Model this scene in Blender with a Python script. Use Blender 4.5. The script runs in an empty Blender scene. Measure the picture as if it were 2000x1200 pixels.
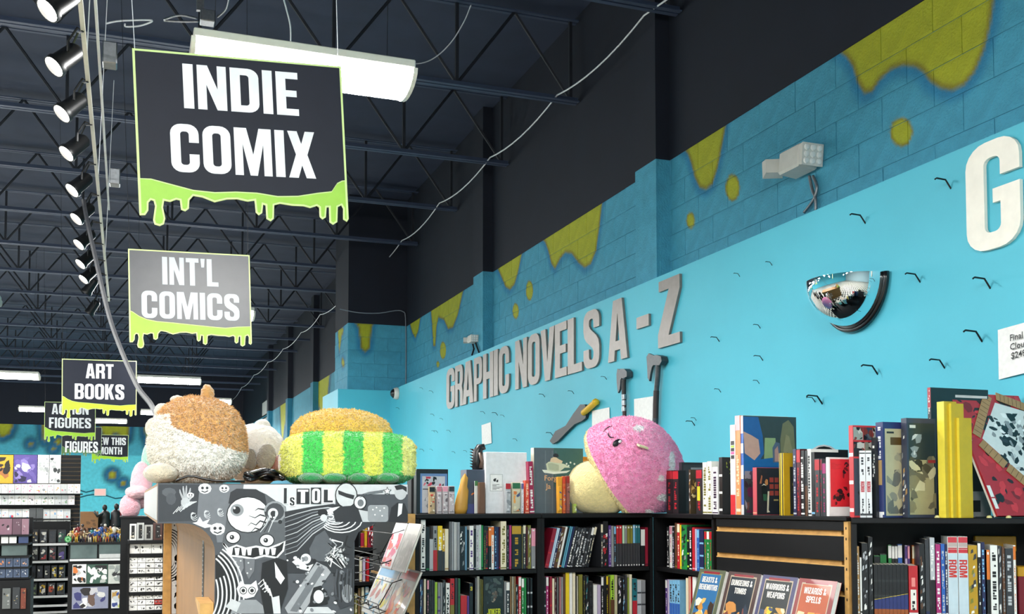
import bpy, bmesh, math, random
import numpy as np
from mathutils import Vector, Matrix, noise
from mathutils.geometry import tessellate_polygon
R = random.Random(7)
PI = math.pi
SC = bpy.context.scene
COL = SC.collection

# ------------------------------------------------------------------ camera
F_, PX, PY, EYE = 2050.0, 1000.0, 880.0, 1.6
PITCH = math.atan(101.0 / F_)
YAW = math.atan(750.0 / (F_ / math.cos(PITCH)))
cam_d = bpy.data.cameras.new('camera')
cam_d.sensor_width = 36.0
cam_d.lens = F_ / 2000 * 36
cam_d.shift_y = (PY - 600) / 2000
cam_d.clip_start, cam_d.clip_end = 0.05, 200
cam = bpy.data.objects.new('camera', cam_d)
cam.location = (0, 0, EYE)
cam.rotation_euler = (PI / 2 + PITCH, 0, -YAW)
COL.objects.link(cam)
SC.camera = cam

# ------------------------------------------------------------------ world, exposure
W_ = bpy.data.worlds.new('world')
SC.world = W_
W_.use_nodes = True
W_.node_tree.nodes['Background'].inputs[0].default_value = (0.6, 0.75, 1, 1)
W_.node_tree.nodes['Background'].inputs[1].default_value = 0.05
SC.view_settings.view_transform = 'Standard'
SC.view_settings.look = 'None'
SC.view_settings.gamma = 1
SC.view_settings.use_curve_mapping = False
SC.view_settings.exposure = 0.0
SC.cycles.use_denoising = True
SC.cycles.max_bounces = 7
SC.cycles.diffuse_bounces = 4
SC.cycles.glossy_bounces = 4
SC.cycles.sample_clamp_indirect = 6
TUBE = 90.0        # radiance of the fluorescent diffusers
SPOT = 130.0        # watts of each track lamp

# ------------------------------------------------------------------ rays (photo survey, 2000x1200)
_cy, _sy = math.cos(YAW), math.sin(YAW)
FW = np.array([_sy * math.cos(PITCH), _cy * math.cos(PITCH), math.sin(PITCH)])
RT = np.array([_cy, -_sy, 0.0])
UP = np.cross(RT, FW)
CAM = np.array([0, 0, EYE])
def at(x, y, ax, v):
    """point where the sight line through photo point (x, y) meets the plane axis=v"""
    d = FW + RT * (x - PX) / F_ + UP * (PY - y) / F_
    return Vector(CAM + d * ((v - CAM[ax]) / d[ax]))
def at_pl(x, y, p, n):
    """the same for the upright plane through p with ground normal n"""
    d = FW + RT * (x - PX) / F_ + UP * (PY - y) / F_
    t = ((p[0] - CAM[0]) * n[0] + (p[1] - CAM[1]) * n[1]) / (d[0] * n[0] + d[1] * n[1])
    return Vector(CAM + d * t)

# ------------------------------------------------------------------ colour
def lin(c):
    return tuple(((v / 255) / 12.92 if v / 255 <= 0.04045 else ((v / 255 + 0.055) / 1.055) ** 2.4) for v in c)
def H(h):
    return lin((int(h[0:2], 16), int(h[2:4], 16), int(h[4:6], 16)))
PAL = {k: H(v) for k, v in dict(white='ecebe6', black='15161a', grey='8b8c8e', silver='b9bcc0', charcoal='33353a', cream='e9dfc0',
    red='b9222c', crimson='8c1830', orange='dd7426', yellow='e8c81e', mustard='b8901f', olive='7d7a2e', lime='a3cf3a', green='1f7f3c',
    teal='1f6f78', blue='2a5fb0', navy='20264f', purple='54357e', magenta='a8286e', pink='e79aae', brown='5b3a26', tan='b98f58',
    lilac='b9aac6', sky='7db8dd', peach='e6a785', mint='b9dcb8', maroon='4c1420').items()}
def C(c):
    return PAL[c] if isinstance(c, str) and c in PAL else (H(c) if isinstance(c, str) else c)

# ------------------------------------------------------------------ materials
def mat(name, base=None, rough=0.5, metal=0.0, attr=False, noise_s=0, noise_a=0.0, bump=0.0, bump_s=200, coat=0.0, sheen=0.0, spec=None):
    m = bpy.data.materials.new(name)
    m.use_nodes = True
    nt = m.node_tree
    b = nt.nodes['Principled BSDF']
    b.inputs['Roughness'].default_value = rough
    b.inputs['Metallic'].default_value = metal
    b.inputs['Coat Weight'].default_value = coat
    if sheen:
        b.inputs['Sheen Weight'].default_value = sheen
        b.inputs['Sheen Roughness'].default_value = 0.5
    if spec is not None:
        b.inputs['Specular IOR Level'].default_value = spec
    src = None
    if attr:
        a = nt.nodes.new('ShaderNodeAttribute')
        a.attribute_name = 'ink'
        src = a.outputs['Color']
    else:
        rgb = nt.nodes.new('ShaderNodeRGB')
        rgb.outputs[0].default_value = (*base, 1)
        src = rgb.outputs[0]
    tc = nt.nodes.new('ShaderNodeTexCoord')
    if noise_a:
        n = nt.nodes.new('ShaderNodeTexNoise')
        n.inputs['Scale'].default_value = noise_s
        n.inputs['Detail'].default_value = 4
        nt.links.new(tc.outputs['Object'], n.inputs['Vector'])
        mr = nt.nodes.new('ShaderNodeMapRange')
        mr.inputs[1].default_value, mr.inputs[2].default_value = 0.3, 0.7
        mr.inputs[3].default_value, mr.inputs[4].default_value = 1 - noise_a, 1 + noise_a
        nt.links.new(n.outputs[0], mr.inputs[0])
        mx = nt.nodes.new('ShaderNodeVectorMath')
        mx.operation = 'SCALE'
        nt.links.new(src, mx.inputs[0])
        nt.links.new(mr.outputs[0], mx.inputs['Scale'])
        src = mx.outputs[0]
    nt.links.new(src, b.inputs['Base Color'])
    if bump:
        n2 = nt.nodes.new('ShaderNodeTexNoise')
        n2.inputs['Scale'].default_value = bump_s
        n2.inputs['Detail'].default_value = 5
        nt.links.new(tc.outputs['Object'], n2.inputs['Vector'])
        bp = nt.nodes.new('ShaderNodeBump')
        bp.inputs['Strength'].default_value = bump
        bp.inputs['Distance'].default_value = 0.01
        nt.links.new(n2.outputs[0], bp.inputs['Height'])
        nt.links.new(bp.outputs[0], b.inputs['Normal'])
    return m
def emit(name, col, s):
    m = bpy.data.materials.new(name)
    m.use_nodes = True
    b = m.node_tree.nodes['Principled BSDF']
    b.inputs['Base Color'].default_value = (*col, 1)
    b.inputs['Emission Color'].default_value = (*col, 1)
    b.inputs['Emission Strength'].default_value = s
    return m
M = dict(
    paper=mat('printed_paper', rough=0.55, attr=True, noise_s=40, noise_a=0.06),
    gloss=mat('glossy_print', rough=0.36, attr=True, coat=0.08, noise_s=30, noise_a=0.05),
    paint=mat('painted_surface', rough=0.5, attr=True, noise_s=12, noise_a=0.05),
    block=mat('painted_block', rough=0.75, attr=True, noise_s=9, noise_a=0.10, bump=0.9, bump_s=60),
    panel=mat('cyan_panel_paint', H('4fbcd2'), rough=0.6, noise_s=1.3, noise_a=0.05, bump=0.04, bump_s=60),
    dark=mat('black_ceiling_paint', H('0d1424'), rough=0.8, noise_s=3, noise_a=0.12),
    deck=mat('roof_deck_paint', H('2a344b'), rough=0.8, noise_s=3, noise_a=0.12),
    bar=mat('web_paint', H('181c26'), rough=0.7, noise_s=5, noise_a=0.1),
    steel=mat('joist_paint', H('36425a'), rough=0.6, noise_s=5, noise_a=0.1),
    lam=mat('black_laminate', H('0c0d10'), rough=0.5, noise_s=30, noise_a=0.15, bump=0.03, spec=.3),
    wood=mat('raw_fibreboard', H('c89a58'), rough=0.6, noise_s=25, noise_a=0.16, bump=0.05, bump_s=90),
    ply=mat('brown_fibreboard', H('93693a'), rough=0.55, noise_s=6, noise_a=0.1),
    chrome=mat('chrome_mirror', (0.93, 0.95, 0.96), rough=0.02, metal=1.0),
    rubber=mat('black_rubber', H('101113'), rough=0.3, coat=0.4),
    metal=mat('brushed_metal', H('8f9296'), rough=0.38, metal=0.9, noise_s=50, noise_a=0.12),
    gun=mat('dull_gunmetal', H('4c4f52'), rough=0.45, metal=0.6, noise_s=40, noise_a=0.2),
    letter=mat('brushed_letter_metal', H('807a75'), rough=0.42, metal=0.3, noise_s=20, noise_a=0.08),
    white=mat('white_plastic', H('dcdad2'), rough=0.45, noise_s=20, noise_a=0.04),
    wire=mat('black_wire', H('17181a'), rough=0.4, metal=0.3, noise_s=20, noise_a=0.1),
    cable=mat('white_cable', H('d5d8dc'), rough=0.5, noise_s=20, noise_a=0.05),
    plush=mat('plush_fur', rough=0.95, attr=True, sheen=0.8, bump=0.9, bump_s=140, noise_s=60, noise_a=0.10, spec=0.1),
    acrylic=mat('clear_case', H('5e6a68'), rough=0.12, coat=0.6, noise_s=8, noise_a=0.2),
    tube=emit('fluorescent_diffuser', (1.0, 0.995, 0.97), TUBE),
    lamp=emit('track_bulb', (1.0, 0.95, 0.86), 30),
    exitm=emit('exit_sign_face', H('f6a79e'), 0.6),
)

# ------------------------------------------------------------------ mesh builder
class MB:
    def __init__(s):
        s.v, s.f, s.c = [], [], []
    def add(s, vs, fs, col):
        b = len(s.v)
        s.v += [tuple(p) for p in vs]
        for f in fs:
            s.f.append(tuple(i + b for i in f))
            s.c.append(col)
        return s
    def box(s, lo, hi, col=(1, 1, 1), bev=0.0):
        (x0, y0, z0), (x1, y1, z1) = lo, hi
        if bev > 0:
            e = min(bev, (x1 - x0) / 2.2, (y1 - y0) / 2.2, (z1 - z0) / 2.2)
            vs = []
            for z in (z0, z1):
                zz = z
                vs += [(x0 + e, y0 + e, zz), (x1 - e, y0 + e, zz), (x1 - e, y1 - e, zz), (x0 + e, y1 - e, zz)]
            ring = lambda z, a, b_: [(x0 + a, y0 + b_, z), (x1 - a, y0 + b_, z), (x1 - b_, y0 + a, z), (x1 - b_, y1 - a, z), (x1 - a, y1 - b_, z), (x0 + a, y1 - b_, z), (x0 + b_, y1 - a, z), (x0 + b_, y0 + a, z)]
            r0, r1 = ring(z0 + e, e, 0), ring(z1 - e, e, 0)
            b = 8
            vs += r0 + r1
            fs = [(3, 2, 1, 0), (4, 5, 6, 7)]
            for i in range(8):
                fs.append((b + i, b + (i + 1) % 8, b + 8 + (i + 1) % 8, b + 8 + i))
            # top and bottom chamfers
            tm = {0: (0, 1), 1: (1, 1), 2: (1, 2), 3: (2, 2), 4: (2, 3), 5: (3, 3), 6: (3, 0), 7: (0, 0)}
            for i in range(8):
                p, q = tm[i]
                a, c = b + i, b + (i + 1) % 8
                fs.append((p, q, c, a) if p != q else (p, c, a))
                a, c = b + 8 + i, b + 8 + (i + 1) % 8
                fs.append((a, c, 4 + q, 4 + p) if p != q else (a, c, 4 + p))
            return s.add(vs, fs, col)
        vs = [(x0, y0, z0), (x1, y0, z0), (x1, y1, z0), (x0, y1, z0), (x0, y0, z1), (x1, y0, z1), (x1, y1, z1), (x0, y1, z1)]
        return s.add(vs, [(0, 3, 2, 1), (4, 5, 6, 7), (0, 1, 5, 4), (1, 2, 6, 5), (2, 3, 7, 6), (3, 0, 4, 7)], col)
    def quad(s, a, b, c, d, col=(1, 1, 1)):
        return s.add([a, b, c, d], [(0, 1, 2, 3)], col)
    def prism(s, loops, y0, y1, col=(1, 1, 1), side=None, plane='xz'):
        """loops: outer then holes, 2D (x, z); y0 front (towards -y), y1 back"""
        P = {'xz': lambda p, t: (p[0], t, p[1]), 'xy': lambda p, t: (p[0], p[1], t), 'yz': lambda p, t: (t, p[0], p[1])}[plane]
        pts = [p for lp in loops for p in lp]
        tris = tessellate_polygon([[Vector((p[0], p[1], 0)) for p in lp] for lp in loops])
        n = len(pts)
        def orient(t):
            a, b_, c_ = (pts[i] for i in t)
            return t if (b_[0] - a[0]) * (c_[1] - a[1]) - (b_[1] - a[1]) * (c_[0] - a[0]) > 0 else (t[0], t[2], t[1])
        tris = [orient(t) for t in tris]
        s.add([P(p, y0) for p in pts], tris, col)
        if y1 != y0:
            s.add([P(p, y1) for p in pts], [(t[0], t[2], t[1]) for t in tris], side or col)
            b = 0
            for k, lp in enumerate(loops):
                m = len(lp)
                ar = sum(lp[i][0] * lp[(i + 1) % m][1] - lp[(i + 1) % m][0] * lp[i][1] for i in range(m))
                vs = [P(p, y0) for p in lp] + [P(p, y1) for p in lp]
                fl = (ar > 0) != (k == 0)
                fs = [((i, m + i, m + (i + 1) % m, (i + 1) % m) if not fl else (i, (i + 1) % m, m + (i + 1) % m, m + i)) for i in range(m)]
                s.add(vs, fs, side or col)
        return s
    def tube(s, pts, r, col=(1, 1, 1), n=6, cap=True):
        pts = [Vector(p) for p in pts]
        m = len(pts)
        rr = r if isinstance(r, (list, tuple)) else [r] * m
        up = None
        vs, fs = [], []
        for i, p in enumerate(pts):
            t = (pts[min(i + 1, m - 1)] - pts[max(i - 1, 0)]).normalized()
            if up is None:
                up = t.orthogonal().normalized()
            up = (up - t * up.dot(t)).normalized()
            q = t.cross(up)
            for k in range(n):
                a = 2 * PI * k / n
                vs.append(p + (up * math.cos(a) + q * math.sin(a)) * rr[i])
        for i in range(m - 1):
            for k in range(n):
                fs.append((i * n + k, i * n + (k + 1) % n, (i + 1) * n + (k + 1) % n, (i + 1) * n + k))
        if cap:
            fs += [tuple(range(n - 1, -1, -1)), tuple((m - 1) * n + k for k in range(n))]
        return s.add(vs, fs, col)
    def lathe(s, prof, n=20, col=(1, 1, 1), o=(0, 0, 0), cols=None, ang=(0, 2 * PI)):
        """profile of (r, z) round the z axis through o"""
        full = abs(ang[1] - ang[0] - 2 * PI) < 1e-6
        k = n if full else n + 1
        vs, m = [], len(prof)
        for r, z in prof:
            for i in range(k):
                a = ang[0] + (ang[1] - ang[0]) * i / n
                vs.append((o[0] + r * math.cos(a), o[1] + r * math.sin(a), o[2] + z))
        b = len(s.v)
        s.v += vs
        for j in range(m - 1):
            for i in range(n):
                i2 = (i + 1) % k
                s.f.append((b + j * k + i, b + j * k + i2, b + (j + 1) * k + i2, b + (j + 1) * k + i))
                s.c.append(cols[j] if cols else col)
        return s
    def xf(s, mtx):
        s.v = [tuple(mtx @ Vector(p)) for p in s.v]
        return s
    def mesh(s, name, m, smooth=False):
        me = bpy.data.meshes.new(name)
        me.from_pydata(s.v, [], s.f)
        me.materials.append(M[m] if isinstance(m, str) else m)
        ca = me.color_attributes.new('ink', 'FLOAT_COLOR', 'CORNER')
        lens = np.array([len(f) for f in s.f])
        cs = np.array([(*c[:3], 1.0) for c in s.c], dtype=np.float32)
        ca.data.foreach_set('color', np.repeat(cs, lens, axis=0).ravel())
        if smooth:
            me.polygons.foreach_set('use_smooth', [True] * len(me.polygons))
            if smooth != 'all':
                me.set_sharp_from_angle(angle=0.7)
        me.update()
        return me
    def obj(s, name, m, parent=None, smooth=False):
        return link(name, s.mesh(name, m, smooth), parent)

def link(name, me, parent=None):
    o = bpy.data.objects.new(name, me)
    COL.objects.link(o)
    if parent is not None:
        o.parent = parent
    return o
LABELS = {}
def tag(o, label, cat, group=None):
    o['label'], o['category'] = label, cat
    if group:
        o['group'] = group
    LABELS[label] = LABELS.get(label, 0) + 1
    return o
def thing(name, label, cat, loc=(0, 0, 0), rz=0.0, group=None):
    o = bpy.data.objects.new(name, None)
    COL.objects.link(o)
    o.location = loc
    o.rotation_euler = (0, 0, rz)
    o.empty_display_size = 0.05
    return tag(o, label, cat, group)
def struct(o):
    o['kind'] = 'structure'
    return o
def smooth_path(P, k=6):
    P = [Vector(p) for p in P]
    out = []
    for i in range(len(P) - 1):
        p0, p1, p2, p3 = P[max(i - 1, 0)], P[i], P[i + 1], P[min(i + 2, len(P) - 1)]
        for j in range(k):
            t = j / k
            out.append(.5 * ((2 * p1) + (p2 - p0) * t + (2 * p0 - 5 * p1 + 4 * p2 - p3) * t * t + (3 * p1 - p0 - 3 * p2 + p3) * t ** 3))
    return out + [P[-1]]
def nth(i):
    return str(i) + ('th' if 10 <= i % 100 <= 20 else {1: 'st', 2: 'nd', 3: 'rd'}.get(i % 10, 'th'))

# ------------------------------------------------------------------ block lettering (own outlines, unit height)
def rr(x0, y0, x1, y1, r, n=5):
    """rounded rectangle, counter-clockwise; r = radii at (bl, br, tr, tl)"""
    if not isinstance(r, (tuple, list)):
        r = (r,) * 4
    out = []
    for (cx, cy, a0, q) in ((x0 + r[0], y0 + r[0], PI, r[0]), (x1 - r[1], y0 + r[1], 1.5 * PI, r[1]), (x1 - r[2], y1 - r[2], 0, r[2]), (x0 + r[3], y1 - r[3], PI / 2, r[3])):
        if q < 1e-6:
            out.append((cx, cy))
        else:
            out += [(cx + q * math.cos(a0 + PI / 2 * i / n), cy + q * math.sin(a0 + PI / 2 * i / n)) for i in range(n + 1)]
    return out
def arcpts(cx, cy, r, a0, a1, n=5, ry=None):
    return [(cx + r * math.cos(a0 + (a1 - a0) * i / n), cy + (ry or r) * math.sin(a0 + (a1 - a0) * i / n)) for i in range(n + 1)]
def glyph(ch):
    s, w, r, q = 0.185, 0.53, 0.15, 0.05
    h = 0.155
    D = math.radians
    if ch == 'I': return [[(0, 0), (s, 0), (s, 1), (0, 1)]], s
    if ch == 'L': return [[(0, 0), (.42, 0), (.42, h), (s, h), (s, 1), (0, 1)]], .42
    if ch == 'T': return [[(.14, 0), (.14 + s, 0), (.14 + s, 1 - h), (.465, 1 - h), (.465, 1), (0, 1), (0, 1 - h), (.14, 1 - h)]], .465
    if ch == 'E': return [[(0, 0), (.42, 0), (.42, h), (s, h), (s, .43), (.39, .43), (.39, .58), (s, .58), (s, 1 - h), (.42, 1 - h), (.42, 1), (0, 1)]], .42
    if ch == 'F': return [[(0, 0), (s, 0), (s, .41), (.38, .41), (.38, .57), (s, .57), (s, 1 - h), (.42, 1 - h), (.42, 1), (0, 1)]], .42
    if ch == 'H': return [[(0, 0), (s, 0), (s, .42), (w - s, .42), (w - s, 0), (w, 0), (w, 1), (w - s, 1), (w - s, .58), (s, .58), (s, 1), (0, 1)]], w
    if ch == 'N': return [[(0, 0), (.165, 0), (.165, .56), (.35, 0), (w, 0), (w, 1), (w - .165, 1), (w - .165, .47), (.19, 1), (0, 1)]], w
    if ch == 'M': return [[(0, 0), (.16, 0), (.16, .66), (.29, 0), (.43, 0), (.56, .66), (.56, 0), (.72, 0), (.72, 1), (.48, 1), (.36, .44), (.24, 1), (0, 1)]], .72
    if ch == 'V': return [[(.17, 0), (.37, 0), (.54, 1), (.35, 1), (.27, .35), (.19, 1), (0, 1)]], .54
    if ch == 'W': return [[(.12, 0), (.30, 0), (.385, .5), (.47, 0), (.65, 0), (.77, 1), (.60, 1), (.545, .42), (.46, 1), (.31, 1), (.225, .42), (.17, 1), (0, 1)]], .77
    if ch == 'X': return [[(0, 0), (.19, 0), (.27, .27), (.35, 0), (.54, 0), (.385, .5), (.54, 1), (.35, 1), (.27, .73), (.19, 1), (0, 1), (.155, .5)]], .54
    if ch == 'Y': return [[(.175, 0), (.365, 0), (.365, .4), (.54, 1), (.35, 1), (.27, .62), (.19, 1), (0, 1), (.175, .4)]], .54
    if ch == 'Z': return [[(0, 0), (.43, 0), (.43, h), (.21, h), (.43, .8), (.43, 1), (.02, 1), (.02, 1 - h), (.22, 1 - h), (0, .2)]], .43
    if ch == 'A': return [[(0, 0), (.18, 0), (.20, .17), (.35, .17), (.37, 0), (.55, 0), (.40, 1), (.15, 1)], [(.22, .32), (.275, .78), (.33, .32)]], .55
    if ch == 'K': return [[(0, 0), (s, 0), (s, .36), (.22, .44), (.34, 0), (.54, 0), (.36, .57), (.52, 1), (.33, 1), (s, .62), (s, 1), (0, 1)]], .54
    if ch in 'OQ0': return [rr(0, 0, w, 1, .2), rr(s, h, w - s, 1 - h, .06)[::-1]], w
    if ch == 'D': return [rr(0, 0, w, 1, (0, .2, .2, 0)), rr(s, h, w - s, 1 - h, (0, .06, .06, 0))[::-1]], w
    if ch == 'U': return [[*rr(0, 0, w, 1, (.2, .2, 0, 0))[:-2], (w, 1), (w - s, 1), *[(x, y) for x, y in rr(s, h, w - s, 1, (.06, .06, 0, 0))[:-2][::-1]], (s, 1), (0, 1)]], w
    if ch == 'C':
        o = arcpts(.2, .2, .2, D(180), D(270)) + arcpts(w - .2, .2, .2, D(270), D(360)) + [(w, .38), (w - s, .38)]
        i = arcpts(w - s - .06, h + .06, .06, 0, D(-90)) + arcpts(s + .06, h + .06, .06, D(-90), D(-180)) + arcpts(s + .06, 1 - h - .06, .06, D(180), D(90)) + arcpts(w - s - .06, 1 - h - .06, .06, D(90), 0)
        e = [(w - s, .62), (w, .62)] + arcpts(w - .2, .8, .2, 0, D(90)) + arcpts(.2, .8, .2, D(90), D(180))
        return [o + i + e], w
    if ch == 'G':
        o = arcpts(.2, .2, .2, D(180), D(270)) + arcpts(w - .2, .2, .2, D(270), D(360)) + [(w, .55), (.27, .55), (.27, .42), (w - s, .42)]
        i = arcpts(w - s - .06, h + .06, .06, 0, D(-90)) + arcpts(s + .06, h + .06, .06, D(-90), D(-180)) + arcpts(s + .06, 1 - h - .06, .06, D(180), D(90)) + arcpts(w - s - .06, 1 - h - .06, .06, D(90), 0)
        e = [(w - s, .66), (w, .66)] + arcpts(w - .2, .8, .2, 0, D(90)) + arcpts(.2, .8, .2, D(90), D(180))
        return [o + i + e], w
    if ch == 'P': return [[(0, 0), (s, 0), (s, .38)] + arcpts(w - .17, .55, .17, D(270), D(360)) + arcpts(w - .17, .83, .17, 0, D(90)) + [(0, 1)], rr(s, .52, w - s, 1 - h, (0, .05, .05, 0))[::-1]], w
    if ch == 'R': return [[(0, 0), (s, 0), (s, .41), (.26, .41), (.35, .35), (.35, 0), (w, 0), (w, .34), (w - .06, .47)] + arcpts(w - .15, .62, .15, D(-20), D(0), 2) + arcpts(w - .17, .83, .17, 0, D(90)) + [(0, 1)], rr(s, .55, w - s, 1 - h, (0, .05, .05, 0))[::-1]], w
    if ch == 'B': return [[(0, 0)] + arcpts(w - .17, .17, .17, D(270), D(360)) + [(w, .40), (w - .06, .51), (w, .62)] + arcpts(w - .17, .83, .17, 0, D(90)) + [(0, 1)], rr(s, h - .02, w - s, .43, .05)[::-1], rr(s, .58, w - s, 1 - h + .02, .05)[::-1]], w
    if ch == 'S':
        o = arcpts(.18, .18, .18, D(180), D(270)) + arcpts(w - .18, .18, .18, D(270), D(360)) + [(w, .36), (w - .03, .46), (w - .1, .54), (.24, .67), (.19, .74)]
        o += arcpts(.25, .79, .06, D(180), D(90), 3) + arcpts(w - .25, .79, .06, D(90), 0, 3) + [(w - s, .68), (w, .68)] + arcpts(w - .18, .82, .18, 0, D(90)) + arcpts(.18, .82, .18, D(90), D(180))
        o += [(0, .66), (.03, .55), (.1, .47), (.3, .34), (w - s, .27)] + arcpts(w - .25, .20, .06, 0, D(-90), 3) + arcpts(.25, .20, .06, D(-90), D(-180), 3) + [(s, .33), (0, .33)]
        return [o], w
    if ch == 'J': return [[*arcpts(.18, .18, .18, D(180), D(270)), *arcpts(.27, .18, .18, D(270), D(360)), (.45, 1), (.265, 1), (.265, .2), (.22, .15), (.185, .2), (.185, .36), (0, .36)]], .45
    if ch == '-': return [[(0, .4), (.3, .4), (.3, .58), (0, .58)]], .3
    if ch == "'": return [[(.03, .68), (.13, .68), (.16, 1), (0, 1)]], .16
    if ch == '?': return [[(.16, .28), (.33, .28), (.33, .38), (.5, .56)] + arcpts(.32, .82, .18, 0, D(90)) + arcpts(.18, .82, .18, D(90), D(180)) + [(0, .66), (.17, .66), (.17, .84), (.32, .84), (.32, .62), (.16, .45)], [(.16, 0), (.33, 0), (.33, .17), (.16, .17)]], .5
    if ch == '!': return [[(.03, .3), (.16, .3), (.19, 1), (0, 1)], [(.02, 0), (.17, 0), (.17, .17), (.02, .17)]], .19
    if ch == '1': return [[(.12, 0), (.3, 0), (.3, 1), (.14, 1), (0, .84), (0, .72), (.12, .76)]], .3
    if ch == '2': return [[(0, 0), (.5, 0), (.5, h), (.22, h), (.48, .5), (.5, .62)] + arcpts(.32, .82, .18, 0, D(90)) + arcpts(.18, .82, .18, D(90), D(180)) + [(0, .66), (.17, .66), (.17, .84), (.33, .84), (.33, .64), (0, .17)]], .5
    if ch == '3': return [arcpts(.18, .18, .18, D(180), D(270)) + arcpts(.32, .18, .18, D(270), D(360)) + [(.5, .42), (.43, .51), (.5, .6)] + arcpts(.32, .82, .18, 0, D(90)) + arcpts(.18, .82, .18, D(90), D(180)) + [(0, .68), (.17, .68), (.17, .85), (.33, .85), (.33, .58), (.15, .58), (.15, .44), (.33, .44), (.33, .15), (.17, .15), (.17, .32), (0, .32)]], .5
    if ch == '4': return [[(.25, 0), (.43, 0), (.43, .2), (.52, .2), (.52, .34), (.43, .34), (.43, 1), (.22, 1), (0, .34), (0, .2), (.25, .2)], [(.13, .34), (.25, .74), (.25, .34)]], .52
    if ch in '69': 
        g = [rr(0, 0, .5, 1, .18), rr(.175, .14, .325, .44, .05)[::-1], [(.175, .58), (.5, .66), (.325, .7), (.325, .84), (.175, .84)]]
        return g[:2] if ch == '6' else [[(.5 - x, 1 - y) for x, y in l] for l in g[:2]], .5
    if ch == '.': return [[(0, 0), (.15, 0), (.15, .16), (0, .16)]], .15
    if ch == '$': return [glyph('S')[0][0]], w
    if ch == '&': return [[(0, .1), (.1, 0), (.3, 0), (.42, .12), (.5, 0), (.64, 0), (.52, .2), (.62, .42), (.48, .42), (.43, .32), (.3, .52), (.42, .66), (.42, .86), (.3, 1), (.16, 1), (.05, .86), (.05, .7), (.15, .52), (0, .3)]], .62
    return None, .25
def word_layout(txt, h, sx=1.0, gap=0.07, space=0.26):
    """[(char, loops, x)], total width; scaled to height h"""
    out, x = [], 0.0
    for ch in txt:
        if ch == ' ':
            x += space
            continue
        g, w = glyph(ch)
        out.append((ch, [[((px + x) * h * sx, pz * h) for px, pz in lp] for lp in g], x))
        x += w + gap
    return out, (x - gap) * h * sx
def lettering(mb, txt, h, o, col, sx=1.0, depth=0.0, xf=None, center=True, gap=0.07):
    """add a whole word to a builder; o=(x, y, z) of its middle base; xf maps flat (x, z) to (x, z)"""
    lay, w = word_layout(txt, h, sx, gap)
    x0 = o[0] - (w / 2 if center else 0)
    for ch, lps, _ in lay:
        k = [lps] if ch not in '?!' else [[l] for l in lps]
        for l2 in k:
            l3 = [[(px + x0, pz + o[2]) for px, pz in lp] for lp in l2]
            if xf:
                l3 = [[xf(*p) for p in lp] for lp in l3]
            mb.prism(l3, o[1], o[1] + depth, col)
    return mb
_FC = {}
def script_text(txt, size):
    """small mixed-case writing: built-in font turned into a flat mesh (verts, faces) in x, z"""
    if txt not in _FC:
        cu = bpy.data.curves.new('writing', 'FONT')
        cu.body = txt
        cu.size = 1
        cu.resolution_u = 2
        cu.offset = 0.012
        o = bpy.data.objects.new('writing', cu)
        COL.objects.link(o)
        dg = bpy.context.evaluated_depsgraph_get()
        me = bpy.data.meshes.new_from_object(o.evaluated_get(dg))
        _FC[txt] = ([tuple(v.co) for v in me.vertices], [tuple(p.vertices) for p in me.polygons])
        bpy.data.objects.remove(o)
        bpy.data.curves.remove(cu)
        bpy.data.meshes.remove(me)
    v, f = _FC[txt]
    return [(p[0] * size, 0.0, p[1] * size) for p in v], f
# ================================================================== the setting
W, WP = 4.37, 4.05                       # block wall, cyan panel standing in front of it
ZP = at(1500, 450, 0, WP).z            # top of the panel
ZB = at(1500, 193, 0, W).z             # line where the black paint starts
ZJ = at(1143, 193, 0, W).z             # underside of the joists
ZD = ZJ + 0.95                         # roof deck
XL, YB = -13.0, -7.0
YF = at(30, 829, 2, ZB).y              # far wall
YJ = at(795, 636, 0, W).y              # the wall steps out here
XJ = at(680, 634, 1, YJ).x
CY_BLOCK = H('489fbb')
CY_PANEL = H('4fb9cf')
SLIME = H('adb024')
SLIME2 = H('8d8420')
HALO = H('1478a8')

fl = MB().quad((XL, YB, 0), (W + .1, YB, 0), (W + .1, YF, 0), (XL, YF, 0))
mfl = mat('checker_vinyl', (1, 1, 1), rough=0.3)
nt = mfl.node_tree
ck = nt.nodes.new('ShaderNodeTexChecker')
ck.inputs['Color1'].default_value = (*H('dcd7c8'), 1)
ck.inputs['Color2'].default_value = (*H('1b1b1d'), 1)
ck.inputs['Scale'].default_value = 3.28
tc = nt.nodes.new('ShaderNodeTexCoord')
nt.links.new(tc.outputs['Object'], ck.inputs['Vector'])
nt.links.new(ck.outputs['Color'], nt.nodes['Principled BSDF'].inputs['Base Color'])
struct(fl.obj('floor', mfl))

deck = MB()
for i in range(34):                    # ribbed steel deck, ribs along the joists
    x = XL + .5 * i
    y = YB + 1.4 * i
deck.box((XL, YB, ZD), (W + .4, YF, ZD + .1))
ceiling = struct(deck.obj('ceiling', 'deck'))

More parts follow.
